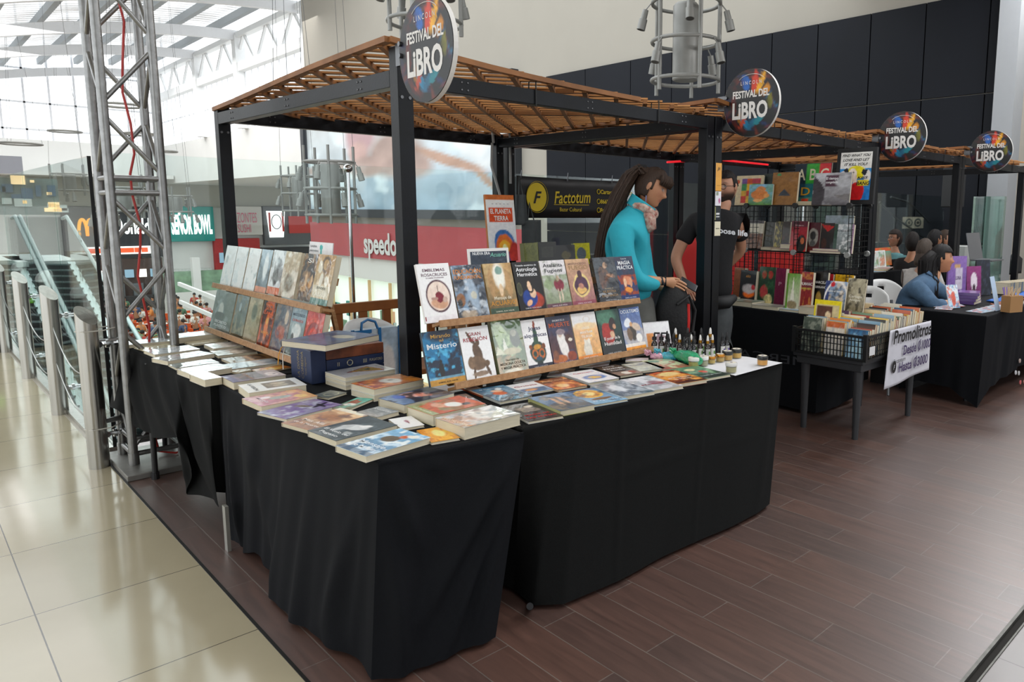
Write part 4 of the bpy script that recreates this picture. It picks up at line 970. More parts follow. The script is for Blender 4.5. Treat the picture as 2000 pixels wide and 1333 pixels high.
RB(MR, 2.842, 3.02, U0, U1, .026, 'dark slate book with an old prophet in brown robes', [('g', '2c3038', '34404c'), e_(.4, .6, .22, .2, '5c3c2c', .35, .4), e_(.5, .82, .1, .07, 'b89478', .3), e_(.7, .58, .2, .04, 'b08060', .3, -.2), e_(.3, .5, .16, .2, '7c4a30', .4), n_('242830', .7, 5, .5), ('r', 0, 0, 1, .3, '2c3038', .8)], (('Secretos de', .31, .4, 'b0a088', .05), ('NUESTRA', .24, .6, '9c7c54', .09), ('EXISTENCIA', .15, .75, '9c7c54', .08), ('SAMAEL AUN WEOR', .05, .5, 'c0c0c4', .035)), '1f2024', 'w')
RB(MR, 3.022, 3.182, U0, U1, BT, 'blue and red book with figures around a fire, white bold title', [('g', '1c3060', '34445c'), n_('8c3c24', .95, 5, .45), e_(.5, .45, .25, .1, 'c9805c', .5), e_(.35, .4, .08, .1, 'd9b090', .4), e_(.65, .4, .08, .1, 'c99070', .4), e_(.5, .24, .2, .06, 'd98a34', .6), ('r', 0, .58, 1, 1, '2c3a50', .9), ('r', 0, 0, 1, .12, '1f3264')], (('Curso de', .95, .3, 'd9dce0', .05), ('MAGIA', .86, .65, 'f0f2f4', .13), ('PRÁCTICA', .75, .85, 'f0f2f4', .13), ('SAMAEL AUN WEOR', .06, .6, 'b8c4e0', .045)), '6c7484')
# left rack; window reflections on most upper wrapped covers are painted into the inks
GLR = 'dfe6ea'
LU = [(-5.50, -5.285, 'f', 'shrink-wrapped book with silvery reflections painted in, at the far end of the upper left tier', ['d4dce0', 'eef2f4']), (-5.28, -5.07, 'f', 'wrapped book with white reflections painted in, second from the far end of the upper left tier', ['ccd4d8', 'f0f3f4']), (-5.055, -4.85, 'f', 'wrapped book with vertical glare painted in, third from the far end above', ['dce2e4', 'f4f5f6'])]
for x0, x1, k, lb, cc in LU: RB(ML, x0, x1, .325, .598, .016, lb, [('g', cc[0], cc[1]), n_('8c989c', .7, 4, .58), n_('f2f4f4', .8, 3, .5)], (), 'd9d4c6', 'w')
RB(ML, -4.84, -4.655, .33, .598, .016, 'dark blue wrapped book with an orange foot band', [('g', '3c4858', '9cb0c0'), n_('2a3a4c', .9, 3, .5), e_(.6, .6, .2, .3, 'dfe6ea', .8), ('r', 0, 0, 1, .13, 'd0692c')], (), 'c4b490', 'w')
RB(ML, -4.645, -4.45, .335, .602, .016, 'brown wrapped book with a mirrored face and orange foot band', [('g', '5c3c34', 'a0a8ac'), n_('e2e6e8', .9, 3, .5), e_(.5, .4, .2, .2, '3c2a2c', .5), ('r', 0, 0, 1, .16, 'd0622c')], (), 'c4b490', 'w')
RB(ML, -4.44, -4.212, .335, .602, .022, 'beige wrapped book with painted silvery reflections beside the dark magic book', [('g', 'a89078', 'c4b494'), n_('e2dccc', .9, 3, .48), e_(.5, .3, .3, .2, '7a6850', .8)], (), 'b9a070', 'w')
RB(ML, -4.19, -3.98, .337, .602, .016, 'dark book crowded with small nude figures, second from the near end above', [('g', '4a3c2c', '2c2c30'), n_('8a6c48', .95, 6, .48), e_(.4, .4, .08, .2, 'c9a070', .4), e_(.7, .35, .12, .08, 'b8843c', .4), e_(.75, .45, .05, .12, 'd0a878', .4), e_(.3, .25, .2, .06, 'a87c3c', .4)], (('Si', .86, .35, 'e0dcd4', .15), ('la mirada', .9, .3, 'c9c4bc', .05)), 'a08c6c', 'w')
RB(ML, -3.97, -3.75, .335, .604, .03, 'sand coloured book with an ankh, eye and green foot band at the rack end', [('g', 'cdbf9c', 'b0843c'), ('o', .55, .8, .2, .14, .2, '5c4424'), ('r', .5, .4, .6, .68, '6c5430', .7), e_(.25, .75, .12, .12, 'ddd6c0', .5), e_(.7, .72, .12, .12, '8a6430', .5), e_(.4, .5, .1, .14, 'ece6d4', .5), e_(.7, .48, .1, .1, 'ece6d4', .5), ('r', .05, .15, .95, .38, 'd2cdb4', .8), ('r', 0, 0, 1, .12, '3c7468')], (('ESTUDIOS', .33, .5, '3a4438', .07), ('KÁBALA', .21, .85, 'ece8d8', .13)), 'd9d0b8', 'w')
RB(ML, -5.515, -5.115, .024, .288, .02, 'wide grey green book with a white monument, far end of the lower left tier', [('g', '4a524c', '6c7c78'), n_('8c9c9c', .8, 3, .5), e_(.4, .5, .12, .22, 'c4c8c0', .3), e_(.42, .35, .25, .12, '3c403c', .4), ('r', .6, 0, 1, 1, '6c7468', .4)], (('SECRETO', .22, .6, 'dcdedc', .1), ('PLÁSTICO', .12, .6, 'dcdedc', .09)), 'c9bc98', 'w')
RB(ML, -5.095, -4.88, .024, .29, .018, 'olive book with a draped standing figure, lower left tier', [('g', '4c4c30', '6c7c80'), n_('8c8468', .8, 4, .5), e_(.45, .45, .15, .3, '3c4438', .5), e_(.4, .7, .1, .1, '9cacb0', .5)], (), 'b9a87c', 'w')
RB(ML, -4.868, -4.645, .024, .295, .018, 'beige book with a grey green carved mask, lower left tier', [('g', '9c8c68', 'b8ac8c'), n_('8a8464', .7, 5, .5), e_(.5, .68, .2, .2, '5c6450', .6), ('o', .5, .66, .2, .2, .1, '8a8c70'), ('r', 0, 0, 1, .15, 'a8987c', .7)], (), 'b9a87c', 'w')
RB(ML, -4.63, -4.435, .024, .293, .018, 'black and orange book with a burning golden figure, lower left tier', [('g', '6c2410', '241612'), n_('c9541c', .95, 5, .5), e_(.5, .42, .15, .28, 'd9702c', .6), e_(.5, .55, .08, .08, 'f0a850', .5)], (('ESFÍN', .93, .6, 'e0702c', .1), ('GE EN', .84, .5, 'e0702c', .1), ('LLAMAS', .74, .8, 'd9602c', .11), ('EGIPTO', .3, .6, 'e0a050', .08)), '6c5434', 'w')
RB(ML, -4.425, -4.2, .026, .292, .018, 'blue brown book with an old bearded man in a crowd, lower left tier', [('g', '54505c', '5c6c74'), n_('8c7c70', .8, 5, .5), e_(.75, .75, .12, .15, 'c9b8a0', .5), e_(.5, .4, .3, .15, 'a85c48', .6), n_('34445c', .7, 5, .55)], (), 'a89878', 'w')
RB(ML, -4.178, -3.975, .03, .294, .026, 'pale grey blue book with a white swan and red title, lower left tier', [('g', '3c4a44', '9cb4b8'), e_(.5, .5, .3, .16, 'd9dcd8', .5, .5), e_(.3, .35, .1, .12, '26302c', .5), ('r', 0, .7, 1, 1, '7c98a4', .8), n_('b8c8c8', .6, 4, .5)], (('MISTERIOS', .86, .8, '3c4c5c', .09), ('DORADOS', .74, .7, 'b84c3c', .08)), 'cfc09c', 'w')
RB(ML, -3.955, -3.74, .03, .296, .032, 'red book with a large swirling rose at the near end of the lower tier', [('g', 'b02018', 'c42c1c'), ('o', .5, .5, .32, .24, .18, '8c140f'), ('o', .5, .5, .18, .13, .25, 'd8402c'), e_(.5, .5, .07, .06, '7c100c', .4), ('o', .5, .5, .44, .34, .1, 'd04830'), n_('8c1812', .5, 5, .55)], (), 'e0c8a0', 'w')
# ------------------------------------------------------------------ books lying on the tables
FB(1.064,2.508,0.743,-82.9,0.187,0.270,0.024,'blue and white paperback with a crowned white bird at the front corner',[('g', '4f6f8c', '7fb4d6'), ('n', 'c8dcea', 0.9, 4, 0.5), ('n', 'e9f1f6', 0.9, 7, 0.55), ('e', 0.45, 0.62, 0.2, 0.13, '5a4a38', 0.25, 0), ('e', 0.6, 0.78, 0.1, 0.07, 'c7653c', 0.25, 0), ('e', 0.72, 0.85, 0.13, 0.06, 'e9e4da', 0.25, 0), ('r', 0, 0, 1, 0.12, '3a4f66', 0.7)],(('Mensaje', 0.34, 0.8, 'e8f0f6', 0.15), ('de Merlín', 0.2, 0.75, 'e8f0f6', 0.13)),'cfc9ba','')
FB(1.067,2.758,0.743,-83.9,0.200,0.259,0.024,'dark grey paperback with a rearing white winged horse',[('g', '2b3a44', '39464f'), ('n', '55636a', 0.7, 5, 0.5), ('e', 0.5, 0.52, 0.3, 0.13, 'cfd2d2', 0.5, 0.4), ('e', 0.62, 0.66, 0.14, 0.06, 'e4e4e2', 0.4, 0.8), ('e', 0.35, 0.42, 0.1, 0.18, 'b7bbbd', 0.4, 0), ('e', 0.72, 0.3, 0.12, 0.05, '9aa0a2', 0.4, 0)],(('El Vuelo del', 0.24, 0.8, 'e6e9ea', 0.1), ('Pegaso', 0.12, 0.6, 'e6e9ea', 0.1)),'c9c3b4','')
FB(1.046,2.962,0.743,-78.3,0.195,0.270,0.016,'peach paperback titled over a mountain of figures, between grey and purple ones',[('g', '8d6a5c', 'f0cfa4'), ('n', 'b07e60', 0.7, 5, 0.45), ('e', 0.5, 0.55, 0.3, 0.16, 'a8795c', 0.6, 0.3), ('e', 0.7, 0.72, 0.2, 0.07, '8d6f5c', 0.5, 0), ('r', 0, 0.88, 1, 1, 'f1e7d6', 0.8), ('n', '6a5560', 0.7, 6, 0.6)],(('Más Allá', 0.3, 0.7, 'f1e6dc', 0.12), ('de la Muerte', 0.17, 0.8, 'f1e6dc', 0.09)),'c9bfae','')
FB(1.036,3.200,0.743,-76.1,0.195,0.270,0.013,'violet paperback with a dark leaping dancer with spread arms',[('g', '7d8096', '8a7aa0'), ('n', '6a4f8c', 0.9, 4, 0.45), ('n', 'b9bccb', 0.8, 6, 0.55), ('e', 0.4, 0.6, 0.2, 0.06, '6b5a4c', 0.3, 0.5), ('e', 0.62, 0.78, 0.06, 0.18, '2a2430', 0.3, 0.3), ('e', 0.66, 0.78, 0.2, 0.04, '2a2430', 0.3, -0.2)],(),'c2bfba','')
FB(1.055,3.441,0.743,-86.8,0.200,0.247,0.024,'pink and orange paperback with a silver urn on the cover',[('g', 'c9a0a8', 'd9a46a'), ('n', 'b06a80', 0.8, 5, 0.5), ('e', 0.5, 0.5, 0.13, 0.2, '9fa6a0', 0.3, 0), ('e', 0.7, 0.8, 0.18, 0.1, 'e9c07a', 0.5, 0), ('e', 0.3, 0.3, 0.1, 0.1, 'f0dde0', 0.5, 0)],(('Magia', 0.2, 0.6, 'e9d0d8', 0.12),),'d3bfa2','')
FB(1.112,3.671,0.743,-95.1,0.195,0.251,0.036,'white paperback with a framed brown drawing of two lions',[('g', 'e9e6e0', 'efece6'), ('r', 0.18, 0.34, 0.82, 0.86, '6f5f4c', 1), ('n', '9a8a70', 0.0, 6, 0.5), ('e', 0.38, 0.6, 0.12, 0.14, 'b9a888', 0.25, 0), ('e', 0.62, 0.6, 0.12, 0.15, 'a8967a', 0.25, 0), ('e', 0.5, 0.45, 0.2, 0.05, '8a7a60', 0.25, 0)],(('LA VISIÓN', 0.17, 0.8, '33322f', 0.1),),'d8cfba','')
FB(1.113,3.923,0.743,-90.3,0.187,0.244,0.036,'purple brown paperback with a ruined wall and a keyhole',[('g', '5d4a6c', 'a08a86'), ('r', 0, 0.2, 0.85, 0.66, '54444a', 0.9), ('n', '8a6a5c', 0.6, 6, 0.55), ('e', 0.6, 0.82, 0.25, 0.12, 'd0bfbc', 0.5, 0), ('e', 0.62, 0.85, 0.03, 0.04, '3a2f30', 0.2, 0), ('r', 0, 0, 1, 0.14, '4c4272', 0.9)],(('El Despertar', 0.4, 0.8, 'b5825c', 0.1),),'cdbb9c','')
FB(1.296,3.064,0.743,-59.9,0.083,0.177,0.011,'teal paperback with a red robed white bearded figure',[('g', '8a7a60', '43b0a0'), ('e', 0.45, 0.6, 0.3, 0.28, '9a4a34', 0.4, 0), ('e', 0.5, 0.35, 0.35, 0.12, 'e8e0d6', 0.4, 0), ('e', 0.6, 0.8, 0.2, 0.1, '2f9a8c', 0.4, 0), ('n', '6fc6b6', 0.5, 6, 0.55)],(),'c9c0ae','')
FB(1.316,3.333,0.743,-68.1,0.101,0.114,0.010,'slate paperback with a crescent moon outline in front of the white stack',[('g', '6f7672', '8a8c84'), ('o', 0.55, 0.55, 0.3, 0.3, 0.06, 'c9c7a8'), ('n', '505a5c', 0.6, 5, 0.5)],(),'bdb8a8','')
FB(1.324,2.898,0.743,-79.4,0.135,0.113,0.018,'grey paperback with white gothic title between the stacks and the white book',[('g', '8c8e8c', '6d7478'), ('n', 'a9abad', 0.7, 5, 0.5), ('r', 0, 0, 1, 0.2, 'b0a8a0', 0.5)],(('ANGELES', 0.7, 0.9, 'dadcdc', 0.16),),'b9b2a4','')
FB(1.379,2.726,0.743,-99.8,0.157,0.093,0.011,'white paperback with a thin pink lotus sign beside the yellow one',[('g', 'ecebe8', 'f0efec'), ('e', 0.45, 0.55, 0.14, 0.1, 'c9a6b0', 0.6, 0)],(('OM', 0.55, 0.3, 'a0525c', 0.12),),'d9d4c8','')
FB(1.383,2.509,0.743,-101.9,0.176,0.109,0.011,'bright yellow orange paperback under the big wrapped book',[('g', 'e0951a', 'f2b43a'), ('n', 'c9781a', 0.7, 5, 0.5), ('e', 0.45, 0.55, 0.25, 0.2, 'fbe08a', 0.7, 0)],(),'e3ddd0','')
FB(1.459,2.498,0.743,-87.9,0.195,0.270,0.048,'thick shrink-wrapped book with a pale angel and orange spine title',[('g', 'd8a070', 'a8b4b8'), ('r', 0, 0, 1, 0.16, 'dba06c', 0.9), ('n', 'd9d6cc', 0.9, 4, 0.45), ('e', 0.5, 0.6, 0.3, 0.2, 'e8e4d6', 0.7, 0.4), ('n', '8fa0a6', 0.7, 6, 0.6)],(('LA CONQUISTA', 0.09, 0.85, 'f2dcc0', 0.09),),'d2c8b2','w')
FB(1.468,2.739,0.743,-88.0,0.195,0.257,0.045,'thick red orange book with a woman in white on the cover',[('g', '8c9a6c', 'b05034'), ('n', 'c9603c', 0.9, 4, 0.4), ('e', 0.55, 0.6, 0.2, 0.13, 'f0e6dc', 0.5, 0.5), ('e', 0.7, 0.78, 0.1, 0.08, '3a2c26', 0.3, 0), ('e', 0.4, 0.4, 0.2, 0.1, 'd9a080', 0.5, 0), ('r', 0, 0, 1, 0.13, 'a0a878', 0.9)],(('Los Elementales', 0.07, 0.7, 'e6e8d2', 0.07),),'c2c09a','')
FB(1.463,2.979,0.743,-83.1,0.186,0.270,0.038,'thick book with a pink figure and blue drape behind the red orange one',[('g', '6f86a8', '30282c'), ('e', 0.35, 0.45, 0.25, 0.2, 'd9a8a0', 0.5, 0), ('e', 0.3, 0.25, 0.2, 0.1, '3a5aa8', 0.4, 0), ('e', 0.55, 0.6, 0.22, 0.12, 'c9806c', 0.5, 0), ('n', '2a2226', 0.9, 4, 0.55)],(),'c9bd9c','')
FB(1.475,3.554,0.743,-86.3,0.195,0.270,0.020,'white paperback at the bottom of the triangle stack',[('g', 'e6e4de', 'e9e7e2')],(),'d8d2c2','')
FB(1.475,3.554,0.764,-86.3,0.195,0.270,0.020,'white paperback in the middle of the triangle stack',[('g', 'e6e4de', 'e9e7e2')],(),'d8d2c2','')
FB(1.475,3.554,0.785,-86.3,0.195,0.270,0.020,'white paperback with a gold and red triangle on top of its stack',[('g', 'e6e5e6', 'ecebec'), ('p', [(0.15, 0.75), (0.85, 0.85), (0.5, 0.2)], '9a2c3c'), ('p', [(0.2, 0.74), (0.8, 0.82), (0.5, 0.28)], 'd9b23c'), ('p', [(0.3, 0.7), (0.7, 0.75), (0.5, 0.42)], 'a8924c'), ('e', 0.5, 0.62, 0.07, 0.05, '3a4a3c', 0.2, 0)],(('EL LIBRO', 0.9, 0.5, '8a8a90', 0.07),),'dbd5c6','w')
FB(1.466,3.251,0.743,-83.8,0.186,0.270,0.028,'white edged book under the fiery one',[('g', 'e0dcd4', 'e0dcd4')],(),'e0dccf','')
FB(1.466,3.251,0.772,-83.8,0.186,0.270,0.028,'paperback with a white rider in orange fire and crimson edge',[('g', '8c2434', 'c98a54'), ('r', 0, 0, 1, 0.14, '8a1f34', 1), ('n', 'd98a4c', 0.9, 4, 0.45), ('e', 0.5, 0.55, 0.3, 0.16, 'd8d6d2', 0.5, 0.4), ('n', '4a3a38', 0.8, 5, 0.6), ('e', 0.75, 0.85, 0.25, 0.1, 'd98a3c', 0.6, 0)],(('El Ángel', 0.07, 0.5, 'd9c0c4', 0.07),),'e2ddd2','')
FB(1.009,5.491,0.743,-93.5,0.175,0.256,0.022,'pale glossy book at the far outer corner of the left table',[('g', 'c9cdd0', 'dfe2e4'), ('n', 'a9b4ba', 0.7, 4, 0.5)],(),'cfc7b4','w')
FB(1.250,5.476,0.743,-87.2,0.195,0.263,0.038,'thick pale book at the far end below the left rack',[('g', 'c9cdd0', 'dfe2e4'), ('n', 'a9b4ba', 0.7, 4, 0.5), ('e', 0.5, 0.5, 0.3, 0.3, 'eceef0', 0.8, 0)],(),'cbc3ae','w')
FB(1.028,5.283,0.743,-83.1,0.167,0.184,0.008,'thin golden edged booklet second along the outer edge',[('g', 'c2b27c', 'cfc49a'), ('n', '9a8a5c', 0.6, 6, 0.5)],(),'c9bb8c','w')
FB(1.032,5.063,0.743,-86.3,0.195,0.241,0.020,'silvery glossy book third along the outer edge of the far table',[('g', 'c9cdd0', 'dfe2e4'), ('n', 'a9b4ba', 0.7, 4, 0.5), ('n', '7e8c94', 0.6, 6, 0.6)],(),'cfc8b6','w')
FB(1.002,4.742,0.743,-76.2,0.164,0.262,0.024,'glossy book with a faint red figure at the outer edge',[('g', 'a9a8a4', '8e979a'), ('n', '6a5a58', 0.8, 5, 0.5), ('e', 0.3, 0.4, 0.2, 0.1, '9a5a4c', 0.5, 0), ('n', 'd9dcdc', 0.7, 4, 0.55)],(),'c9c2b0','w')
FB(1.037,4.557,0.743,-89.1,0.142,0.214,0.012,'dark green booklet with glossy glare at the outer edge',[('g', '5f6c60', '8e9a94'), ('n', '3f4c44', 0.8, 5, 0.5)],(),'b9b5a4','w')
FB(1.017,4.304,0.743,-85.1,0.183,0.202,0.028,'pale grey glossy book second from the outer table joint',[('g', 'd9dadb', 'eceded'), ('n', 'a0a8ac', 0.6, 4, 0.6)],(),'cfc8b8','w')
FB(1.018,4.087,0.743,-85.9,0.195,0.082,0.036,'white thick book at the joint of the two left tables',[('g', 'dfe0e0', 'efefef'), ('r', 0, 0.9, 1, 1, 'a8737c', 0.9)],(),'d0c8b6','w')
FB(1.295,5.261,0.743,-84.8,0.139,0.214,0.010,'yellowish leaflet lying by the foot of the left rack',[('g', 'c9b48a', 'd9cfae'), ('n', '8a7a50', 0.7, 6, 0.5)],(),'c9c09c','w')
FB(1.340,5.012,0.743,-90.5,0.195,0.170,0.024,'glossy paperback with fanned white pages near the left rack',[('g', 'b9b8b4', '9a9c9c'), ('n', 'dfdfdd', 0.8, 6, 0.5)],(),'d6d0c2','w')
FB(1.311,4.797,0.743,-93.4,0.195,0.212,0.016,'grey brown book with pale oval portrait below the left rack',[('g', 'a49c8e', '8c8a84'), ('e', 0.6, 0.6, 0.25, 0.2, 'cfcac0', 0.5, 0), ('n', '6c665c', 0.7, 5, 0.5)],(),'c4bba4','w')
FB(1.289,4.513,0.743,-90.0,0.171,0.232,0.014,'brown book with two dark photographs below the left rack',[('g', '8a6444', 'b08a5c'), ('r', 0.1, 0.15, 0.9, 0.45, '3c2620', 0.95), ('r', 0.1, 0.55, 0.9, 0.85, '241c1e', 0.95), ('e', 0.5, 0.7, 0.2, 0.08, '8a6a4c', 0.5, 0)],(),'b9a888','w')
FB(1.227,4.338,0.743,-91.0,0.165,0.270,0.014,'light blue book with white waves below the left rack',[('g', '9fb0bc', 'a8bfd0'), ('n', 'd6e2ea', 0.8, 4, 0.5), ('n', '6f8698', 0.6, 6, 0.6)],(),'c9c6bb','w')
FB(1.214,4.174,0.743,-74.4,0.100,0.079,0.010,'small ochre booklet at the joint of the left tables',[('g', 'a8875c', 'b9986c'), ('n', '7a5c38', 0.6, 6, 0.5)],(),'b9a884','w')
FB(1.312,4.115,0.743,-80.2,0.108,0.168,0.008,'booklet with a blazing orange sun beside the blue box set',[('g', '8c5c34', 'c98a3c'), ('e', 0.55, 0.55, 0.35, 0.3, 'f4c04c', 0.9, 0), ('n', 'e06a1c', 0.8, 5, 0.5), ('e', 0.5, 0.5, 0.12, 0.1, 'fff0b0', 0.6, 0)],(),'b58a54','w')
FB(1.862,2.632,0.743,-5.8,0.171,0.270,0.014,'paperback with a reclining woman in orange on a blue ground',[('g', '2c2c34', '47708c'), ('n', '6f9cb4', 0.8, 5, 0.5), ('e', 0.45, 0.5, 0.2, 0.12, 'c95a30', 0.4, -0.5), ('e', 0.5, 0.66, 0.16, 0.07, 'e0b494', 0.4, -0.5), ('e', 0.65, 0.78, 0.1, 0.06, 'dbe6ea', 0.4, 0)],(('El Matrimonio', 0.88, 0.7, 'dfe8ee', 0.07),),'c9ccc8','')
FB(1.765,2.300,0.743,-11.3,0.162,0.270,0.012,'black paperback with pale skeletons and a red title at its foot',[('g', '2a0f10', '161214'), ('e', 0.5, 0.62, 0.3, 0.12, '8a7a6c', 0.5, -0.4), ('e', 0.62, 0.78, 0.14, 0.06, 'c9bca8', 0.4, 0), ('e', 0.35, 0.55, 0.1, 0.08, 'a89a84', 0.4, 0), ('n', '3a2c26', 0.6, 6, 0.55)],(('MAGIA DE', 0.3, 0.7, 'c9302c', 0.1), ('LAS RUNAS', 0.15, 0.85, 'c9302c', 0.11)),'d8d6d0','')
FB(1.927,2.293,0.743,-7.9,0.178,0.270,0.026,'paperback with a yellow green spine and two nude figures in a grove',[('g', '53606c', '7e98b4'), ('n', '8a7a5c', 0.7, 4, 0.5), ('e', 0.4, 0.5, 0.06, 0.26, 'c9a488', 0.4, 0), ('e', 0.6, 0.55, 0.06, 0.24, 'c9a890', 0.4, 0), ('n', '3c4c5c', 0.7, 5, 0.55)],(),'a8a86c','')
FB(2.128,2.306,0.743,-10.2,0.188,0.270,0.012,'blue paperback with a golden sun disc, on the front edge',[('g', '8cb4d0', '3c6a94'), ('e', 0.45, 0.66, 0.3, 0.24, 'c98a3c', 0.5, 0), ('e', 0.45, 0.66, 0.16, 0.13, 'f0d68c', 0.5, 0), ('o', 0.45, 0.66, 0.32, 0.25, 0.1, 'e0b04c'), ('n', '2c3c5c', 0.7, 5, 0.6), ('e', 0.5, 0.28, 0.3, 0.06, '7a5434', 0.4, 0)],(('El Quinto', 0.16, 0.7, 'e8eef2', 0.08),),'9cb4c6','')
FB(2.305,2.300,0.743,-9.1,0.187,0.270,0.018,'slate grey paperback with a pale crystal glow on the front edge',[('g', '56606a', '8a929a'), ('n', 'b9c0c6', 0.8, 4, 0.5), ('e', 0.4, 0.55, 0.18, 0.25, 'd9dde2', 0.8, 0), ('n', '3e4a54', 0.6, 6, 0.55)],(('Los Misterios', 0.14, 0.7, 'c6ccd2', 0.06),),'c6c9c6','')
FB(2.488,2.285,0.743,-9.5,0.195,0.270,0.018,'pale paperback with grey flowers and a red title on the front edge',[('g', 'c9c9ce', 'dadadd'), ('n', '8f9498', 0.7, 5, 0.5), ('e', 0.6, 0.45, 0.2, 0.16, 'a07880', 0.7, 0)],(('Medicina', 0.4, 0.8, 'a83848', 0.1),),'d9d8d4','')
FB(2.673,2.280,0.743,-10.3,0.189,0.270,0.020,'dark red paperback with a blazing orange sky and white script',[('g', '4a1814', 'c95a28'), ('n', 'f0a850', 0.8, 4, 0.5), ('e', 0.5, 0.75, 0.35, 0.15, 'f6cf8c', 0.8, 0), ('n', '3a1210', 0.9, 5, 0.55), ('r', 0, 0, 1, 0.1, '3a1012', 0.9)],(('El Retorno', 0.42, 0.7, 'f4e8de', 0.09), ('de Henoc', 0.3, 0.6, 'f4e8de', 0.09)),'5c1c1c','')
FB(2.877,2.277,0.743,-8.5,0.186,0.270,0.014,'black and green painted paperback at the edge of the white sheet',[('g', '20242a', '5c8a6c'), ('n', '7aa87c', 0.8, 4, 0.5), ('e', 0.6, 0.5, 0.12, 0.1, 'c9402c', 0.5, 0), ('e', 0.4, 0.75, 0.2, 0.1, 'd8cfa0', 0.5, 0)],(('Tratado de Sexual', 0.2, 0.8, 'd8dcde', 0.07),),'c9c6bc','')
FB(1.873,2.784,0.743,-5.2,0.070,0.270,0.010,'cream and rust book with a faded white title behind the two script books',[('g', '8a3a20', 'e2d2be'), ('r', 0, 0.45, 1, 1, 'e6ded2', 1), ('n', 'd8b898', 0.6, 4, 0.5)],(('DESPIERTA', 0.78, 0.85, 'b03a2c', 0.11), ('CONCIENCIA', 0.62, 0.85, 'b03a2c', 0.11)),'9a4424','')
FB(1.677,2.618,0.743,-11.2,0.099,0.253,0.020,'dark blue book with slanted white script beside the thick pink one',[('g', '1c222c', '2a3646'), ('n', '40506a', 0.7, 5, 0.55), ('r', 0, 0, 1, 0.25, '8a6a5c', 0.6)],(('Rabia y', 0.75, 0.6, 'd6dae0', 0.14), ('Lágrimas', 0.55, 0.8, 'd6dae0', 0.14)),'26303c','w')
FB(2.035,2.684,0.743,-7.7,0.167,0.194,0.010,'white paperback with red Gnosis lettering and a small blue scene',[('g', '5c7a9c', 'e9e8ec'), ('r', 0, 0.42, 1, 1, 'e9e8ec', 1), ('r', 0.1, 0.05, 0.9, 0.38, '4f6c8c', 1), ('e', 0.4, 0.25, 0.2, 0.1, 'c98a54', 0.4, 0)],(('Gnosis', 0.68, 0.75, 'a0303c', 0.17),),'dcdad6','')
FB(2.191,2.620,0.743,-8.4,0.167,0.233,0.012,'rust brown paperback with fire sparks behind the sun book',[('g', 'c9683c', '5c3428'), ('n', 'e89a54', 0.9, 5, 0.5), ('n', '3a2420', 0.8, 4, 0.55), ('e', 0.4, 0.3, 0.2, 0.15, 'f0c084', 0.7, 0)],(('ALQUIMIA', 0.78, 0.85, 'e0b48c', 0.12),),'b99a7c','')
FB(2.391,2.623,0.743,-8.4,0.188,0.257,0.014,'white paperback with a blue and gold winged drawing',[('g', 'e6e6ec', 'e9e9ee'), ('e', 0.5, 0.35, 0.35, 0.18, '5f80b8', 0.5, 0), ('e', 0.5, 0.35, 0.2, 0.1, 'd9b04c', 0.5, 0), ('n', '8aa2cc', 0.5, 6, 0.6)],(('Carmen', 0.8, 0.6, 'c9506c', 0.12),),'d8d8d6','')
FB(2.611,2.624,0.743,-9.0,0.151,0.254,0.014,'black paperback with bold white handwritten title in the second row',[('g', '8c6c58', '191819'), ('r', 0, 0.35, 1, 1, '1a191a', 1), ('e', 0.5, 0.18, 0.2, 0.12, 'e0d6c8', 0.4, 0), ('e', 0.75, 0.2, 0.12, 0.1, 'a04a34', 0.4, 0)],(('Curso de', 0.86, 0.5, 'ececec', 0.1), ('Psicología', 0.68, 0.8, 'ececec', 0.16), ('Práctica', 0.5, 0.6, 'ececec', 0.12)),'2a292a','')
FB(2.774,2.634,0.743,-14.8,0.167,0.203,0.012,'grey green paperback with faded lettering beside the black one',[('g', 'a8aa98', 'b9bcae'), ('n', '8c94a4', 0.6, 5, 0.5), ('n', 'd0d2c4', 0.6, 4, 0.5)],(('Rosa Ígnea', 0.75, 0.7, '70788c', 0.1),),'bcb9ac','')
FB(2.901,2.578,0.743,-16.8,0.177,0.257,0.012,'paperback with pale green and red brush strokes next to the sweet bags',[('g', 'b05a4c', 'a8c09c'), ('n', 'd6dcb4', 0.9, 4, 0.45), ('n', 'c04434', 0.8, 5, 0.6), ('e', 0.3, 0.8, 0.2, 0.1, '6c9c84', 0.5, 0)],(),'c0b8a8','')
FB(2.148,2.920,0.743,-46.1,0.118,0.189,0.006,'transparent wrapped grey booklet at the foot of the right rack',[('g', 'a8aeb2', 'bcc2c6'), ('n', '8a9298', 0.6, 5, 0.5)],(),'b9bcbc','w')
FB(2.357,2.911,0.743,-47.7,0.128,0.192,0.006,'wrapped bluish brown booklet along the right rack foot',[('g', '8c94a0', 'b0a498'), ('n', '6c7484', 0.6, 5, 0.5), ('n', 'c9a888', 0.6, 5, 0.6)],(),'b4b4b0','w')
FB(2.627,2.962,0.743,-48.2,0.158,0.198,0.006,'wrapped pale lilac booklet along the right rack foot',[('g', 'c0bcc4', 'a8b0b8'), ('n', 'd9d6dc', 0.6, 5, 0.5)],(),'bcbcb8','w')
FB(2.921,2.894,0.743,-48.2,0.131,0.093,0.010,'thin white pink notebook at the back of the right table',[('g', 'e6e0e2', 'ecdcdc')],(),'dcd8d4','')
FB(1.294,3.610,0.948,-70.9,0.293,0.341,0.030,'large navy hardback with gold emblem lying crooked on the boxed set',[('g', '1d2b52', '22335c'), ('n', '35507c', 0.6, 3, 0.5), ('e', 0.62, 0.62, 0.2, 0.12, 'a8a08c', 0.6, 0), ('n', '8c98a8', 0.5, 6, 0.66)],(),'1c2a4c','')
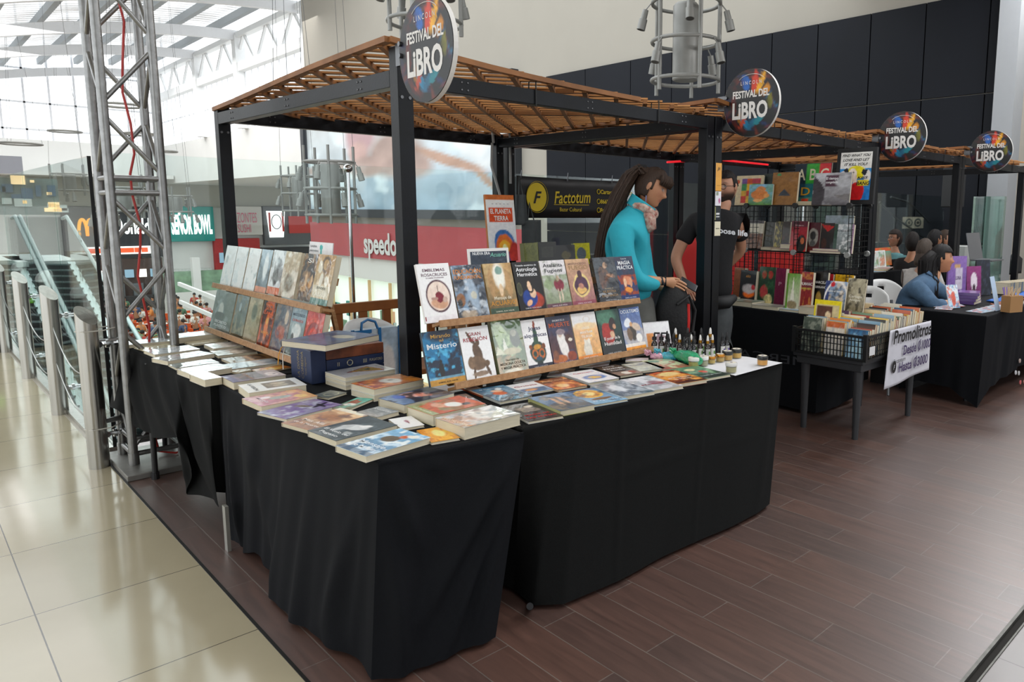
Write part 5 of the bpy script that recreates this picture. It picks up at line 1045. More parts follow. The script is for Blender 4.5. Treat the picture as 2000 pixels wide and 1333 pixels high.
# boxed set of the divine comedy
t = thing('boxed_set', 'navy slipcase with gilt lettering standing at the end of the left rack', 'slipcase', (1.42, 3.585, TZ+.001))
NV = mat('navy_cloth_board', '1c2c50', .5, 0, .1, 40); GILT = mat('dull_gilt', '9c8a5c', .4, .5)
MB().box(0, 0, 0, .075, .255, .168).build('case', NV, t, bevel=.003)
mb = MB()
for s, y, sz in (('LA', .2, .03), ('DIVINA', .15, .03), ('COMEDIA', .09, .03), ('Dante', .05, .02)): pass
mb.text('LA DIVINA', (-.0006, .155, .084), (0, 0, 1), (0, 1, 0), size=.04, width=.14, m=0).text('COMEDIA', (-.0006, .105, .084), (0, 0, 1), (0, 1, 0), size=.04, width=.14, m=0).text('Dante Alighieri', (-.0006, .065, .084), (0, 0, 1), (0, 1, 0), size=.025, width=.09, m=0)
mb.build('gilt_lettering', GILT, t)
for k in range(3):
    t = thing('boxed_volume', ['navy gilt-spined volume at the bottom beside the slipcase', 'navy volume with a round gilt emblem, middle of the boxed stack', 'brown and orange volume on top of the boxed navy stack'][k], 'book', (1.498, 3.588, TZ+.001+.056*k))
    c = NV if k < 2 else mat('brown_orange_board', '8a4a2c', .5, 0, .3, 10, hue='3c2018')
    MB().box(0, 0, 0, .305, .004, .054).box(0, .004, 0, .305, .155, .004).box(0, .004, .05, .305, .155, .054).build('cover', c, t, bevel=.0015)
    MB().box(.004, .006, .005, .30, .15, .049).build('page_block', PAGES, t)
    if k < 2:
        mb = MB().text('III', (.2, -.0008, .027), (1, 0, 0), (0, 0, 1), size=.03, m=0).text('II', (.06, -.0008, .027), (1, 0, 0), (0, 0, 1), size=.03, m=0).text('PURGATORIO', (.26, -.0008, .027), (1, 0, 0), (0, 0, 1), size=.02, width=.07, m=0)
        mb.tube([(.12+.014*cos(a), -.001, .027+.014*sin(a)) for a in [2*pi*i/16 for i in range(16)]], .002, 4, closed=True); mb.build('gilt_lettering', mat('pale_gilt', 'c4bca0', .4, .4), t)
for (lb, c, m_, pts) in (('yellow bookmark ribbon hanging from the crooked navy hardback', 'd9962c', 'yellow_ribbon', ((560, 672), (549, 680), (544, 695), (543, 712))), ('white bookmark ribbon hanging from the crooked navy hardback', 'd9d4c8', 'white_ribbon', ((562, 673), (556, 680), (552, 696), (553, 722)))):
    Yr = PZ(560, 672, .955).y
    o = MB().tube([PY(u, v, Yr-.004*i) for i, (u, v) in enumerate(pts)], .0024, 5).build('bookmark_ribbon', mat(m_, c, .6), None, smooth=60); props(o, lb, 'ribbon')
# ------------------------------------------------------------------ small goods at the right end of the long table
JARG = glassmat('jar_glass', (.93, .95, .93), .06)


def jar(label, u, v, lid, cream, k=1.):
    q = PZ(1240+u/6.25, 600+v/6.25, TZ+.003); t = thing('salve_jar', label, 'jar', (q.x, q.y+.03, TZ+.0045 if v < 780 or u > 1400 else TZ+.0045), 0, 'glass salve jars on the white paper'); r = .031*k
    MB().lathe([(r*.94, 0), (r, .004), (r, .034*k), (r*.97, .036*k)], 24).build('glass_pot', mat('jar_clear_'+lid, 'c9cdc4', .08, 0, .03, alpha=.16), t, smooth=40)
    MB().lathe([(r*.88, .004), (r*.9, .006), (r*.9, .031*k)], 24).build('salve', mat('salve_'+cream, cream, .4), t, smooth=40)
    lo = MB().lathe([(r*1.02, .036*k), (r*1.05, .038*k), (r*1.05, .052*k), (r*1.0, .055*k)], 28).build('lid', mat('lid_'+lid, lid, .25, .9 if lid == 'c98a3a' else 0), t, smooth=40); mb = MB().lathe([(r*.8, .0551*k), (r*.8, .0556*k)], 20); mb.lathe([(r*.25, .0557*k), (r*.25, .056*k)], 6, m=1)
    mb.build('lid_label', [mat('lid_label', 'ddd6c4', .5), mat('lavender_mark', '4c4478', .6)], lo, smooth=40)
    return t


for a in (('salve jar with white lid at the left end of the jar row', 770, 745, 'e4e3e0', 'a09a2c'), ('salve jar with white lid and grey green cream, second in the row', 880, 730, 'e4e3e0', '9a9a78'), ('copper-lidded salve jar beside the white lids', 985, 702, 'c98a3a', 'b8981c', .78), ('copper-lidded salve jar beside the black lids', 1090, 680, 'c98a3a', 'b08c1c', .84),
          ('black-lidded amber salve jar in the middle of the row', 1180, 660, '2b2c2c', 'c0900c'), ('black-lidded amber salve jar at the far end of the row', 1290, 632, '2b2c2c', 'c8980c'), ('lone salve jar with white lid near the table edge', 1230, 812, 'e4e3e0', 'a6a070'), ('lone black-lidded amber jar at the table corner', 1610, 722, '2b2c2c', 'd89400')): jar(*a)


def bottle(label, x, y, kind, lab='e0dfda', mark='4f8a3c', k=1.):
    t = thing('dropper_bottle', label, 'bottle', (x, y, TZ+.001), 0, 'dropper bottles beside the jars'); r = .0165*k; g = mat('amber_glass', '24150e', .08, 0, .05, coat=.6) if kind != 'k' else mat('smoked_glass', '16171c', .08, 0, .05, coat=.6)
    MB().lathe([(r*.9, 0), (r, .003), (r, .062*k), (r*.8, .072*k), (r*.5, .078*k), (r*.5, .085*k)], 18).build('glass_body', g, t, smooth=40)
    a = [(-pi*.95+pi*.8*i/10) for i in range(11)]; mb = MB(); mb.add([((r+.0006)*cos(q), (r+.0006)*sin(q), z) for z in (.01, .052*k) for q in a], [(i, i+1, 12+i, 11+i) for i in range(10)])
    mb.add([((r+.001)*cos(q), (r+.001)*sin(q), z) for z in (.02, .038*k) for q in a[4:8]], [(i, i+1, 5+i, 4+i) for i in range(3)], 1); mb.build('paper_label', [mat('label_'+lab, lab, .6), mat('mark_'+mark, mark, .6)], t)
    if kind in 'wk':
        co = MB().lathe([(r*.62, .083*k), (r*.62, .1*k)], 14).build('collar', mat('gold_collar', 'c08a34', .25, .9) if kind == 'w' else mat('black_plastic'), t, smooth=40)
        MB().lathe([(r*.42, .1*k), (r*.45, .104*k), (r*.33, .125*k), (r*.15, .132*k)], 12).build('rubber_bulb', mat('white_rubber', 'e6e4e0', .5) if kind == 'w' else mat('black_bulb', '1a1a1c', .4), co, smooth=60)
    else:
        MB().lathe([(r*.75, .083*k), (r*.75, .1*k), (r*.3, .102*k), (r*.3, .118*k)], 14).bar((0, 0, .12*k), (.03, -.012, .118*k), .012, .008).build('pump_head', mat('black_bulb', '1a1a1c', .4), t, smooth=40)


bl = [((3.288, 2.80), 'w', 'white-bulbed dropper bottle, leftmost of the front gold-collared ones'), ((3.23, 2.716), 'k', 'black dropper bottle with a white bulb peeking behind, front row'), ((3.253, 2.694), 'k', 'black dropper bottle with a green leaf label, front row'), ((3.295, 2.70), 'k', 'black dropper bottle partly behind the green-leaf one'), ((3.33, 2.745), 'w', 'gold-collared dropper bottle behind the green-leaf bottle'), ((3.36, 2.70), 'w', 'gold-collared dropper bottle in the middle of the front row'), ((3.374, 2.655), 'w', 'gold-collared dropper bottle with a pale label, second from the front right'), ((3.42, 2.655), 'w', 'gold-collared dropper bottle at the front right'), ((3.33, 2.87), 'w', 'taller standing gold-collared bottle at the back left by the calendar'), ((3.50, 2.735), 'w', 'gold-collared bottle at the back right before the post'),
      ((3.40, 2.83), 'k', 'black-bulbed bottle in the back row before the post'), ((3.44, 2.81), 'k', 'second black-bulbed bottle in the back row before the post'), ((3.455, 2.77), 'k', 'third black-bulbed bottle in the back row before the post'), ((3.38, 2.79), 'k', 'black-bulbed bottle behind the middle gold collars'), ((3.518, 2.655), 'k', 'black bottle with lavender label right of the post'), ((3.556, 2.65), 'k', 'black bottle with lavender label at the right end'), ((3.205, 2.93), 'p', 'black pump bottle beside the angel book'), ((3.235, 2.90), 'p', 'black pump bottle second from the rack end'), ((3.255, 2.86), 'k', 'small brown bottle with beige label left of the calendar'), ((3.27, 2.835), 'k', 'small brown bottle before the calendar foot'), ((3.32, 2.93), 'k', 'black dropper bottle in front of the calendar, left'), ((3.31, 2.865), 'k', 'black dropper bottle with black bulb in front of the calendar, right')]
for i, ((x, y), k, lb) in enumerate(bl): bottle(lb, x, y, k, 'dcdbd6' if i % 3 else 'b8b8b4', '6a549c' if 13 < i < 16 else '5a8a3c', 1.12 if k == 'p' else (1.2 if i in (8, 9, 10, 12) else 1.02))
# desk calendar
t = thing('desk_calendar', 'white desk calendar with a dancer picture standing behind the dropper bottles', 'calendar', (3.245, 3.03, TZ+.001), radians(-16))
A = paint(30, 30, [('g', 'e4e2e4', 'e9e7e9'), ('r', .08, .1, .35, .6, 'e0924c'), e_(.55, .35, .12, .2, '8c7480', .3), e_(.55, .45, .32, .05, '9c8088', .3, .1), e_(.55, .58, .06, .05, '8c7480', .2), ('r', .9, .1, 1, .4, 'c0b4b8', .5)], 3)
mb = MB(); sheet(mb, A, (0, 0, 0), (.19, 0, 0), (0, .055, .175)); mb.text('Calendario 2024', (.095, .05, .155), (1, 0, 0), (0, .3, .954), size=.018, width=.09, m=1, lift=.001); mb.build('front_page', [artmat('printed_cover'), inkm('8a6a64')], t)
MB().add([(0, .055, .175), (.19, .055, .175), (.19, .11, 0), (0, .11, 0)], [(0, 1, 2, 3)]).build('rear_flap', mat('white_card', 'd9d8d9', .7), t, solid=.0015)
mb = MB()
for i in range(18): mb.tube([(.008+i*.0102, .055+.005*cos(a), .175+.005*sin(a)) for a in [2*pi*j/8 for j in range(8)]], .0009, 4, closed=True)
mb.build('wire_binding', mat('dark_wire', '3a3a3c', .4, .8), t)
# sweet bags in cellophane
for lb, c, pts, r in (('pink cellophane sweet bag at the foot of the calendar', 'd9a0b4', ((3.06, 2.83), (3.10, 2.80), (3.13, 2.78)), .018), ('turquoise cellophane sweet bag between the pink and green ones', '4ab4cc', ((3.11, 2.80), (3.16, 2.74), (3.17, 2.70)), .022), ('large green cellophane sweet bag beside the white-lidded jar', '2fae78', ((3.155, 2.72), (3.16, 2.66), (3.13, 2.55), (3.11, 2.50)), .032)):
    rs = random.Random(len(lb)); mb = MB(); P_ = [Vector((x, y, TZ+.02+r)) for x, y in pts]; n = 14; vs = []; q = []
    for i in range(n):
        k = i/(n-1)*(len(P_)-1); a = int(min(k, len(P_)-2)); p = P_[a].lerp(P_[a+1], k-a); rr_ = r*(.45+.75*sin(pi*(i+1)/(n+1.)))*(1+.12*rs.uniform(-1, 1)); q.append((p, rr_))
    mb.tube([p+Vector((0, 0, -.012)) for p, _ in q], [x for _, x in q], 14)
    for j in range(7): a = 2*pi*j/7; p = P_[0]; mb.tube([p, p+Vector((.02*cos(a)-.01, .02*sin(a)+.01, .015+.012*sin(3*a)))], [.003, .009], 5)
    t = mb.build('sweet_bag', mat('cellophane_'+c, c, .12, 0, .3, 60, .8, 90, coat=1, alpha=.9), None, smooth=60); props(t, lb, 'sweet bag')
# cards and frames above the racks
def card(name, label, cat, O, ux, uy, ops, titles, frame_c='e2e0de', bw=.0, res=(40, 40), th=.004, asp=1., seed=3):
    """upright printed board; O lower left corner, ux/uy edge vectors"""
    O = Vector(O); ux = Vector(ux); uy = Vector(uy); M = frame(O, ux, uy); w, h = ux.length, uy.length
    t = thing(name, label, cat); t.matrix_basis = M
    MB().box(0, 0, -th, w, h, 0).build('board', mat('board_'+frame_c, frame_c, .6), t)
    mb = MB(); A = paint(*res, ops, seed, h/w); sheet(mb, A, (bw*w, bw*w, .001), (w-2*bw*w, 0, 0), (0, h-2*bw*w, 0)); ms = [artmat('matt_print', .6)]; mi = {}
    for T_ in titles:
        s, cx, cy, wf, col, sz = T_[:6]; sh = T_[6] if len(T_) > 6 else 0.
        if col not in mi: mi[col] = len(ms); ms.append(inkm(col))
        mb.text(s, (cx*w, cy*h, .001), (1, 0, 0), (0, 1, 0), size=sz*h, width=wf*w, m=mi[col], bold=.02, shear=sh, lift=.0012)
    mb.build('printed_face', ms, t); return t


def cardX(name, label, cat, u0, v0, u1, v1, X, ops, titles, lean=.12, **k):
    a = PX(u0, v1, X); b = PX(u1, v1, X); c = PX(u0, v0, X); w = a.y-b.y; h = c.z-a.z
    return card(name, label, cat, a, (0, -w, 0), (lean*h, 0, h), ops, titles, **k)


def cardY(name, label, cat, u0, v0, u1, v1, Y, ops, titles, lean=.12, **k):
    a = PY(u0, v1, Y); b = PY(u1, v1, Y); c = PY(u0, v0, Y)
    return card(name, label, cat, a, (b.x-a.x, 0, 0), (0, lean*(c.z-a.z), c.z-a.z), ops, titles, **k)


cardY('slate_frame', 'white framed slate card reading new age section above the right rack', 'card', 917, 487, 997, 540, 3.13, [('g', '3c4450', '39424e'), n_('56606c', .5, 5, .6)], (('NUEVA ERA', .32, .82, .42, 'e8eaec', .15), ('Acuario', .72, .76, .4, '6fb0a0', .22, .3)), bw=.06)
cardX('brush_card', 'small white card with a teal brush standing on the left rack', 'card', 603, 472, 648, 506, 1.80, [('g', 'e6e4e4', 'e9e8e8'), e_(.52, .7, .07, .16, '58b0ac', .2), ('r', .5, .1, .55, .6, '6cb8b4')], (('SABIA', .2, .75, .3, '8c8c90', .16), ('JABONERA', .22, .5, .4, '8c8c90', .14)))
# plastic chair, bench, shopping bag behind the tables
CHW = mat('white_chair_plastic', 'e0e0de', .45, 0, .04, 5)


def fchair(label, x, y, rot, zt=.92, w=.44, hole=True):
    t = thing('folding_chair', label, 'chair', (x, y, 0), rot); h = .36
    def fn(u, v): a = (u-.5); return (a*w*(1-.12*v*v), .03+.10*(2*a)**2*-1+.06*v, zt-h+h*v*(1-.22*(2*abs(a))**3*v))
    mb = MB(); n = 20; m_ = 10; vs = [fn(i/n, j/m_) for j in range(m_+1) for i in range(n+1)]
    fs = [(j*(n+1)+i, j*(n+1)+i+1, (j+1)*(n+1)+i+1, (j+1)*(n+1)+i) for j in range(m_) for i in range(n) if not (hole and 8 <= i <= 11 and j == 7)]
    mb.add(vs, fs); mb.build('backrest', CHW, t, smooth=60, solid=.018)
    MB().box(-.2, -.42, .44, .2, -.02, .47).build('seat', CHW, t, bevel=.012)
    for s in (-1, 1):
        MB().tube([(s*.21, .04, zt-.12), (s*.21, -.02, .46), (s*.2, -.40, .0)], .013, 8).build('leg', mat('chair_leg_grey', '5a5c5e', .4, .6), t, smooth=60)
        MB().tube([(s*.19, -.36, .45), (s*.19, .12, .0)], .013, 8).build('leg', MATS['chair_leg_grey'], t, smooth=60)
    return t


fchair('white folding chair behind the boxed set under the bench rail', 2.05, 4.25, radians(20), .935, .5)
t = thing('wooden_bench', 'light brown slatted wooden bench back by the glass behind the left rack', 'bench', (1.95, 5.12, 0)); WB = mat('warm_bench_wood', 'a8662c', .5, 0, .2, 6, hue='8a4f20')
MB().box(0, 0, .86, 1.5, .04, .93).build('top_rail', WB, t, bevel=.004); MB().box(0, -.42, .42, 1.5, -.02, .46).build('seat', WB, t, bevel=.004); MB().box(0, 0, .5, 1.5, .04, .56).build('lower_rail', WB, t)
for i in range(8): MB().box(.08+.185*i, .005, .56, .14+.185*i, .03, .86).build('slat', WB, t)
for x in (0, 1.44):
    for y in (-.42, 0): MB().box(x, y, 0, x+.06, y+.04, .42 if y else .86).build('leg', WB, t)
t = thing('shopping_bag', 'pale printed shopping bag with bright blue edges behind the boxed set', 'bag', (PY(684, 650, 3.98).x, 3.98, .50), 0)
A = paint(40, 40, [('g', 'b4c0cc', 'c4ccd2'), n_('8fa4b8', .7, 3, .5), e_(.75, .45, .15, .3, 'e0d8d4', .4), e_(.25, .3, .2, .3, '6c8cac', .6)], 5)
mb = MB(); sheet(mb, A, (0, 0, 0), (.29, 0, 0), (0, -.01, .42)); mb.text('PAPEL', (.1, -.02, .32), (1, 0, 0), (0, 0, 1), size=.07, m=1, width=.12, bold=.03); mb.box(0, .004, 0, .30, .11, .41, 2); mb.build('bag_body', [artmat('matt_print', .6), inkm('4c7ca0'), mat('bag_inside', 'aab8c4', .6)], t)
mb = MB()
for x in (0, .16, .285): mb.box(x, -.016, 0, x+.018, -.008, .425)
mb.box(0, -.016, .40, .12, -.008, .42); mb.build('blue_trim', mat('bag_blue', '1f6ca8', .5), t)
MB().tube([(.06, -.01, .42), (.07, .0, .46), (.11, .01, .475), (.15, .0, .46), (.16, -.01, .42)], .008, 6).build('handle', MATS['bag_blue'], t, smooth=60)
# black display crates behind the right rack carrying the dark books
o = MB().box(3.3, 4.35, 0, 4.7, 4.85, 1.17).build('display_cabinet', mat('black_cabinet', '121214', .6)); props(o, 'black display block behind the right rack carrying dark books', 'cabinet')
for lb, u0, v0, u1, v1, X, ops, tt, th_ in (('olive green book on the black display block', 1018, 476, 1045, 512, 4.4, [('g', '6c7034', '787c3c'), n_('5c6030', .5, 5, .5)], (), .05), ('black book with a grey printed back on the display block', 1046, 474, 1081, 512, 4.42, [('g', '1c1c1a', '26261f'), ('r', .15, .4, .8, .8, '3c3c34', .8)], (), .05), ('black book beside the yellow one on the display block', 1081, 480, 1117, 512, 4.44, [('g', '161616', '1e1d18'), e_(.5, .5, .25, .2, '5c542c', .5)], (), .05), ('yellow green book with a slate oval on the display block', 1118, 476, 1149, 512, 4.46, [('g', 'c4c428', 'ccc82c'), e_(.45, .5, .3, .3, '5c6a74', .15)], (), .03)):
    a = PY(u0, 504, X); b = PY(u1, 504, X); c = PY(u0, v0, X)
    book(lb, b.x-a.x, c.z-1.172, th_, ops, tt, frame((a.x, X, 1.172), (1, 0, 0), (0, .1, 1)), '6a6c30', group=None)
cardY('earth_book', 'tall children book about the planet with a cut open globe beside the rear post', 'book', 957, 380, 1012, 512, 4.3, [('g', 'd9e2ec', 'ece6e0'), ('r', 0, .93, 1, 1, 'c4682c'), ('r', .1, .60, .9, .80, 'd0481c'), e_(.55, .28, .36, .2, '3c6ca8', .1), e_(.55, .24, .3, .16, 'e0702c', .2), e_(.55, .22, .2, .1, 'f0a830', .3), e_(.55, .2, .08, .05, 'fbe8a0', .4), ('r', 0, 0, 1, .14, '3c4474'), e_(.9, .1, .2, .2, 'b03028', .4)], (('EL PLANETA', .5, .755, .72, 'f4efe8', .1), ('TIERRA', .5, .65, .5, 'f4efe8', .1), ('- - - - -', .5, .87, .6, '5c6470', .04)), frame_c='b8743c', lean=.1, res=(30, 60), th=.02)
# hanging grey tote bags
for i, (u0, v0, u1, v1, lb) in enumerate(((1006, 380, 1032, 440, 'dark grey drawstring bag hanging from the banner hook'), (1020, 430, 1058, 478, 'flat grey cloth bag hanging below the banner'))):
    a = PY(u0, v1, 5.45); b = PY(u1, v1, 5.45); c = PY(u0, v0, 5.45); w = b.x-a.x; h = c.z-a.z; t = thing('tote_bag', lb, 'bag', (a.x, 5.45, a.z))
    GB = mat('grey_bag_cloth', '4c5254', .8, 0, .1, 20, .3, 40)
    MB().grid(lambda p, q: (w*(p*(1-.3*q*(1-i))+.15*q*(1-i)), .02*sin(p*9), h*q), 12, 10).build('cloth', GB, t, smooth=60, solid=.01)
    MB().tube([(w*.3, 0, h), (w*.45, .02, h+.16), (w*.6, 0, h)], .006, 5).build('strap', GB, t, smooth=60)
# shop banner on the glass
a = PY(1010, 426, 5.66); b = PY(1205, 422, 5.66); c = PY(1010, 343, 5.66); w = b.x-a.x+.15; h = c.z-a.z
t = thing('shop_banner', 'black banner with yellow round emblem and bookshop lettering hung on the glass', 'banner', (a.x, 5.665, a.z))
MB().grid(lambda p, q: (w*p, .006*sin(p*17)-.004, h*q-.01*sin(p*3)*q), 40, 4).build('cloth', mat('banner_black', '101113', .5, 0, .1, 8), t, smooth=60, solid=.003)
YB = inkm('e0c41c'); S_ = w/ (1205-1010+20); mb = MB(); z_ = lambda v: h*(1-(v-343)/(426-343.)); x_ = lambda u: (u-1010)*S_
mb.add([(x_(1044)+.115*cos(q)*1.05, -.012, z_(384)+.138*sin(q)) for q in [2*pi*i/40 for i in range(40)]], [tuple(range(40))[::1]])
mb.tube([(x_(1045)+.125*cos(q)*1.05, -.013, z_(384)+.15*sin(q)) for q in [2*pi*i/40 for i in range(40)]], .0022, 4, closed=True)
mb.text('Factotum', (x_(1111), -.012, z_(382)), (1, 0, .03), (0, 0, 1), size=.17, width=x_(1147)-x_(1077), bold=.012, shear=.18, m=0).text('Bazar Cultural', (x_(1107), -.012, z_(408)), (1, 0, 0), (0, 0, 1), size=.055, width=x_(1128)-x_(1086), m=0)
mb.box(x_(1075), -.014, z_(399), x_(1143), -.012, z_(398)).text('Cartago-Costa Rica', (x_(1167), -.012, z_(369)), (1, 0, 0), (0, 0, 1), size=.06, align='L', m=0, bold=.02).text('8668-5294', (x_(1167), -.012, z_(390)), (1, 0, 0), (0, 0, 1), size=.06, align='L', m=0, bold=.02).text('Factotum', (x_(1167), -.012, z_(409)), (1, 0, 0), (0, 0, 1), size=.06, align='L', m=0, bold=.02)
for v in (369, 390, 409): mb.tube([(x_(1163)+.022*cos(q), -.012, z_(v)+.024*sin(q)) for q in [2*pi*i/12 for i in range(12)]], .004, 4, closed=True)
mb.text('F', (x_(1045), -.0145, z_(384)), (1, 0, 0), (0, 0, 1), size=.16, m=1, shear=.3, bold=.02, lift=.001); mb.build('lettering', [YB, inkm('0d0d0e')], t)
for u in (1016, 1100, 1190): MB().tube([(x_(u), -.01, h-.03), (x_(u)+.006, -.02, h+.05), (x_(u)+.012, -.01, h-.03)], .004, 5).build('hook', MATS['bolt'], t)
# stickers on the double post
for i, (v0, v1, ops, tt, lb) in enumerate(((318, 346, [('g', 'd69a48', 'd9a050')], (('JH', .5, .6, .5, '4a3c2c', .3, .3),), 'upper orange sticker on the double post'), (346, 373, [('g', 'd69a44', 'd8a04c')], (('····', .5, .4, .6, '8a6428', .2),), 'lower orange sticker on the double post'), (374, 402, [('g', 'd6d4da', 'dcdae0'), ('r', .1, .7, .5, .95, '8a9480'), e_(.7, .35, .15, .2, 'b0608c', .3)], (), 'white sticker with a pink flower on the double post'), (404, 430, [('g', '24282c', '2c3034'), ('r', .0, .0, .12, 1, '8a8a54'), ('r', .2, .2, .8, .3, 'd9d9d9'), ('r', .2, .4, .8, .5, 'd9d9d9')], (), 'dark sticker with white strokes on the double post'), (433, 461, [('g', 'cfc8b0', 'd6d0b8')], (('~~', .5, .55, .6, '6c6a5c', .4),), 'cream sticker at the bottom of the double post'))):
    a = PY(1398, v1, YA-.006); c = PY(1398, v0, YA-.006); card('post_sticker', lb, 'sticker', (4.112, YA-.004, a.z), (.066, 0, 0), (0, 0, c.z-a.z), ops, tt, frame_c='e2e0de', res=(12, 16), th=.001)
# ------------------------------------------------------------------ second stall: long black table with a wire grid shelf
T2 = .80
t = ftable('folding table under the black cloth of the grid shelf stall', 5.14, 2.95, 5.7, 4.5, T2-.02)
hm = lambda L_: L_
drape('tablecloth', 'black printed tablecloth under the grid bookshelf', [(5.09, 4.55), (5.09, 2.89), (5.74, 2.89), (5.74, 4.55)], T2,
      [[(5.05, 4.55, .03), (5.04, 3.6, .04), (5.04, 2.87, .03)], [(5.04, 2.87, .03), (5.4, 2.86, .02), (5.72, 2.88, .05)], [(5.72, 2.88, .05), (5.78, 4.55, .04)], [(5.78, 4.55, .04), (5.05, 4.55, .03)]], CLOTHN, .008, 12, nfold=4)
mb = MB().text('MERCADO', (5.052, 3.45, .42), (0, 1, -.02), (0, 0, 1), size=.10, width=1.0, m=0, sx=1.0, lift=.0); ob = mb.build('cloth_print', mat('faded_print', '34363c', .7)); ob.matrix_basis = Matrix.Translation((-.024, 0, 0)); props(ob, 'faded mirrored lettering printed on the black cloth of the grid shelf table', 'lettering')
t = thing('grid_shelf', 'black wire grid shelf full of books on the second stall', 'shelf', (5.42, 2.86, T2)); WG = mat('black_wire', '1a1b1c', .4, .6); L2, D2, H2 = 1.5, .34, .865
def wires(nm, fn, nu, nv, r=.0022):
    mb = MB()
    for i in range(nu+1): mb.bar(fn(i/nu, 0), fn(i/nu, 1), r*2, r*2)
    for j in range(nv+1): mb.bar(fn(0, j/nv), fn(1, j/nv), r*2, r*2)
    mb.build(nm, WG, t)
for k, (z, nm) in enumerate(((0.47, 'middle_tier'), (H2, 'top_tier'))): wires(nm, lambda u, v: (D2*u, L2*v, z), 6, 30)
wires('rear_grid', lambda u, v: (D2, L2*u, H2*v), 30, 18)
for y, nm in ((0, 'end_grid'), (.5, 'divider_grid'), (1.0, 'divider_grid'), (L2, 'end_grid')): wires(nm, lambda u, v: (D2*u, y, H2*v), 6, 18)
for y in (0, .5, 1.0, 1.5):
    for z in (.0, .47, H2):
        for x in (0, D2): mb = MB().tube([(x-.012, y, z), (x+.012, y, z)], .024, 12); mb.build('connector', mat('black_connector' if z > .6 else 'grey_connector', '161616' if z > .6 else '8a8c8a', .5), t, smooth=40)
MB().box(-.004, 0, .465, 0, L2, .475).build('tier_edge', WG, t)
cn = [0]


def S2(label, u0, v0, u1, v1, X, zb, ops, titles=(), t=.03, lean=.12, sp='4c4440'):
    cn[0] += 1; a = PX(u0, v1, X); b = PX(u1, v1, X); c = PX(u0, v0, X); w = max(.03, a.y-b.y-.004); h = c.z-zb
    return book(label, w, h, t, ops, titles, frame((X, a.y, zb), (0, -1, 0), (lean, 0, 1)), sp, '', res=(26, 34), seed=cn[0]+70)


zt3 = T2+H2+.004; zm = T2+.474
S2('board book with a grid of coloured squares on top of the grid shelf', 1437, 344, 1490, 394, 5.56, zt3, [('g', 'd9c49c', 'd9c8a4'), ('r', .2, .08, .4, .3, 'c9382c'), ('r', .4, .08, .6, .3, 'd9a82c'), ('r', .6, .08, .9, .3, '3c8c4c'), ('r', .2, .3, .4, .5, 'd0a030'), ('r', .4, .3, .6, .5, 'c03c2c'), ('r', .6, .3, .9, .5, '3c6cac'), ('r', .2, .5, .4, .72, '3c8c54'), ('r', .4, .5, .6, .72, 'e0b030'), ('r', .6, .5, .9, .72, '4c9c4c'), ('r', .2, .72, .4, .9, '6c4c8c'), ('r', .4, .72, .6, .9, 'c9502c'), ('r', .6, .72, .9, .9, 'b83c4c'), e_(.08, .8, .06, .08, 'c0502c')], (), .02)
S2('picture book with an orange dinosaur on a meadow, on the grid shelf top', 1463, 361, 1510, 397, 5.46, zt3, [('g', '4c7c34', '8cc0e0'), n_('6c9c44', .5, 5, .5), e_(.45, .5, .35, .25, 'd9803c', .15), e_(.5, .75, .2, .15, 'd9884c', .15), e_(.75, .45, .12, .1, 'e09850', .2), e_(.4, .22, .2, .08, 'e8a868', .2)], (), .02)
S2('dark green tag book behind the kraft one on the grid shelf', 1489, 340, 1512, 392, 5.6, zt3, [('g', '2c3430', '343c38')], (), .02)
S2('kraft brown book with small dark mountains on the grid shelf top', 1508, 338, 1559, 397, 5.50, zt3, [('g', '8f6434', '96693a'), ('p', [(.25, .28), (.4, .4), (.5, .48), (.6, .4), (.75, .28)], '39404a'), e_(.25, .93, .08, .04, '3c8c5c', .2)], (('G MAGNESIO', .35, .5, '4c3c28', .03),), .03)
S2('colourful alphabet letter board at the back of the grid shelf top', 1548, 320, 1620, 392, 5.64, zt3, [('g', '2c3c44', '2c3c44'), ('r', .02, .5, .34, .98, '24303c'), ('r', .34, .5, .66, .98, '3c9c3c'), ('r', .66, .5, .98, .98, 'c8383c'), ('r', .02, .2, .34, .5, '2c4c5c'), ('r', .34, .2, .66, .5, '2f6c74'), ('r', .66, .2, .98, .5, 'c8a020'), ('r', .02, .0, .98, .2, '4c8474'), ('r', .25, .02, .45, .16, 'c8442c')], (('A B C', .74, .86, 'e0d8b8', .42), ('D E', .34, .55, 'd09a28', .3)), .012)
for i in range(4): o = book('thin card booklet, number %s of the little pile before the alphabet board'.replace('number %s', ['lowest', 'second lowest', 'second highest', 'topmost'][i]), .26-.01*i, .16, .008, [('g', 'd9ccac', 'e0d4b4'), n_('c04c3c', .6, 6, .6)], (), Matrix.Translation((5.48, 3.40-.004*i, zt3+.0085*i)) @ Matrix.Rotation(-pi/2+.04*i, 4, 'Z'), 'c9b48c', res=(8, 8))
S2('landscape book with a grey street photograph and dark title box', 1587, 339, 1661, 398, 5.44, zt3, [('g', '5c585c', 'b8b8bc'), n_('88868a', .8, 5, .5), ('p', [(0, 0), (.3, 0), (.35, .5), (.0, .95)], '3c383c'), ('p', [(.6, .3), (1, .35), (1, .1), (.7, .2)], '706c6c'), ('r', .33, .58, .68, .92, '4c3440'), e_(.8, .7, .2, .15, 'a8a8ac', .6)], (('El tiempo', .83, .32, 'f0eef0', .13), ('congelado', .71, .32, 'f0eef0', .11)), .02, sp='5c4450')
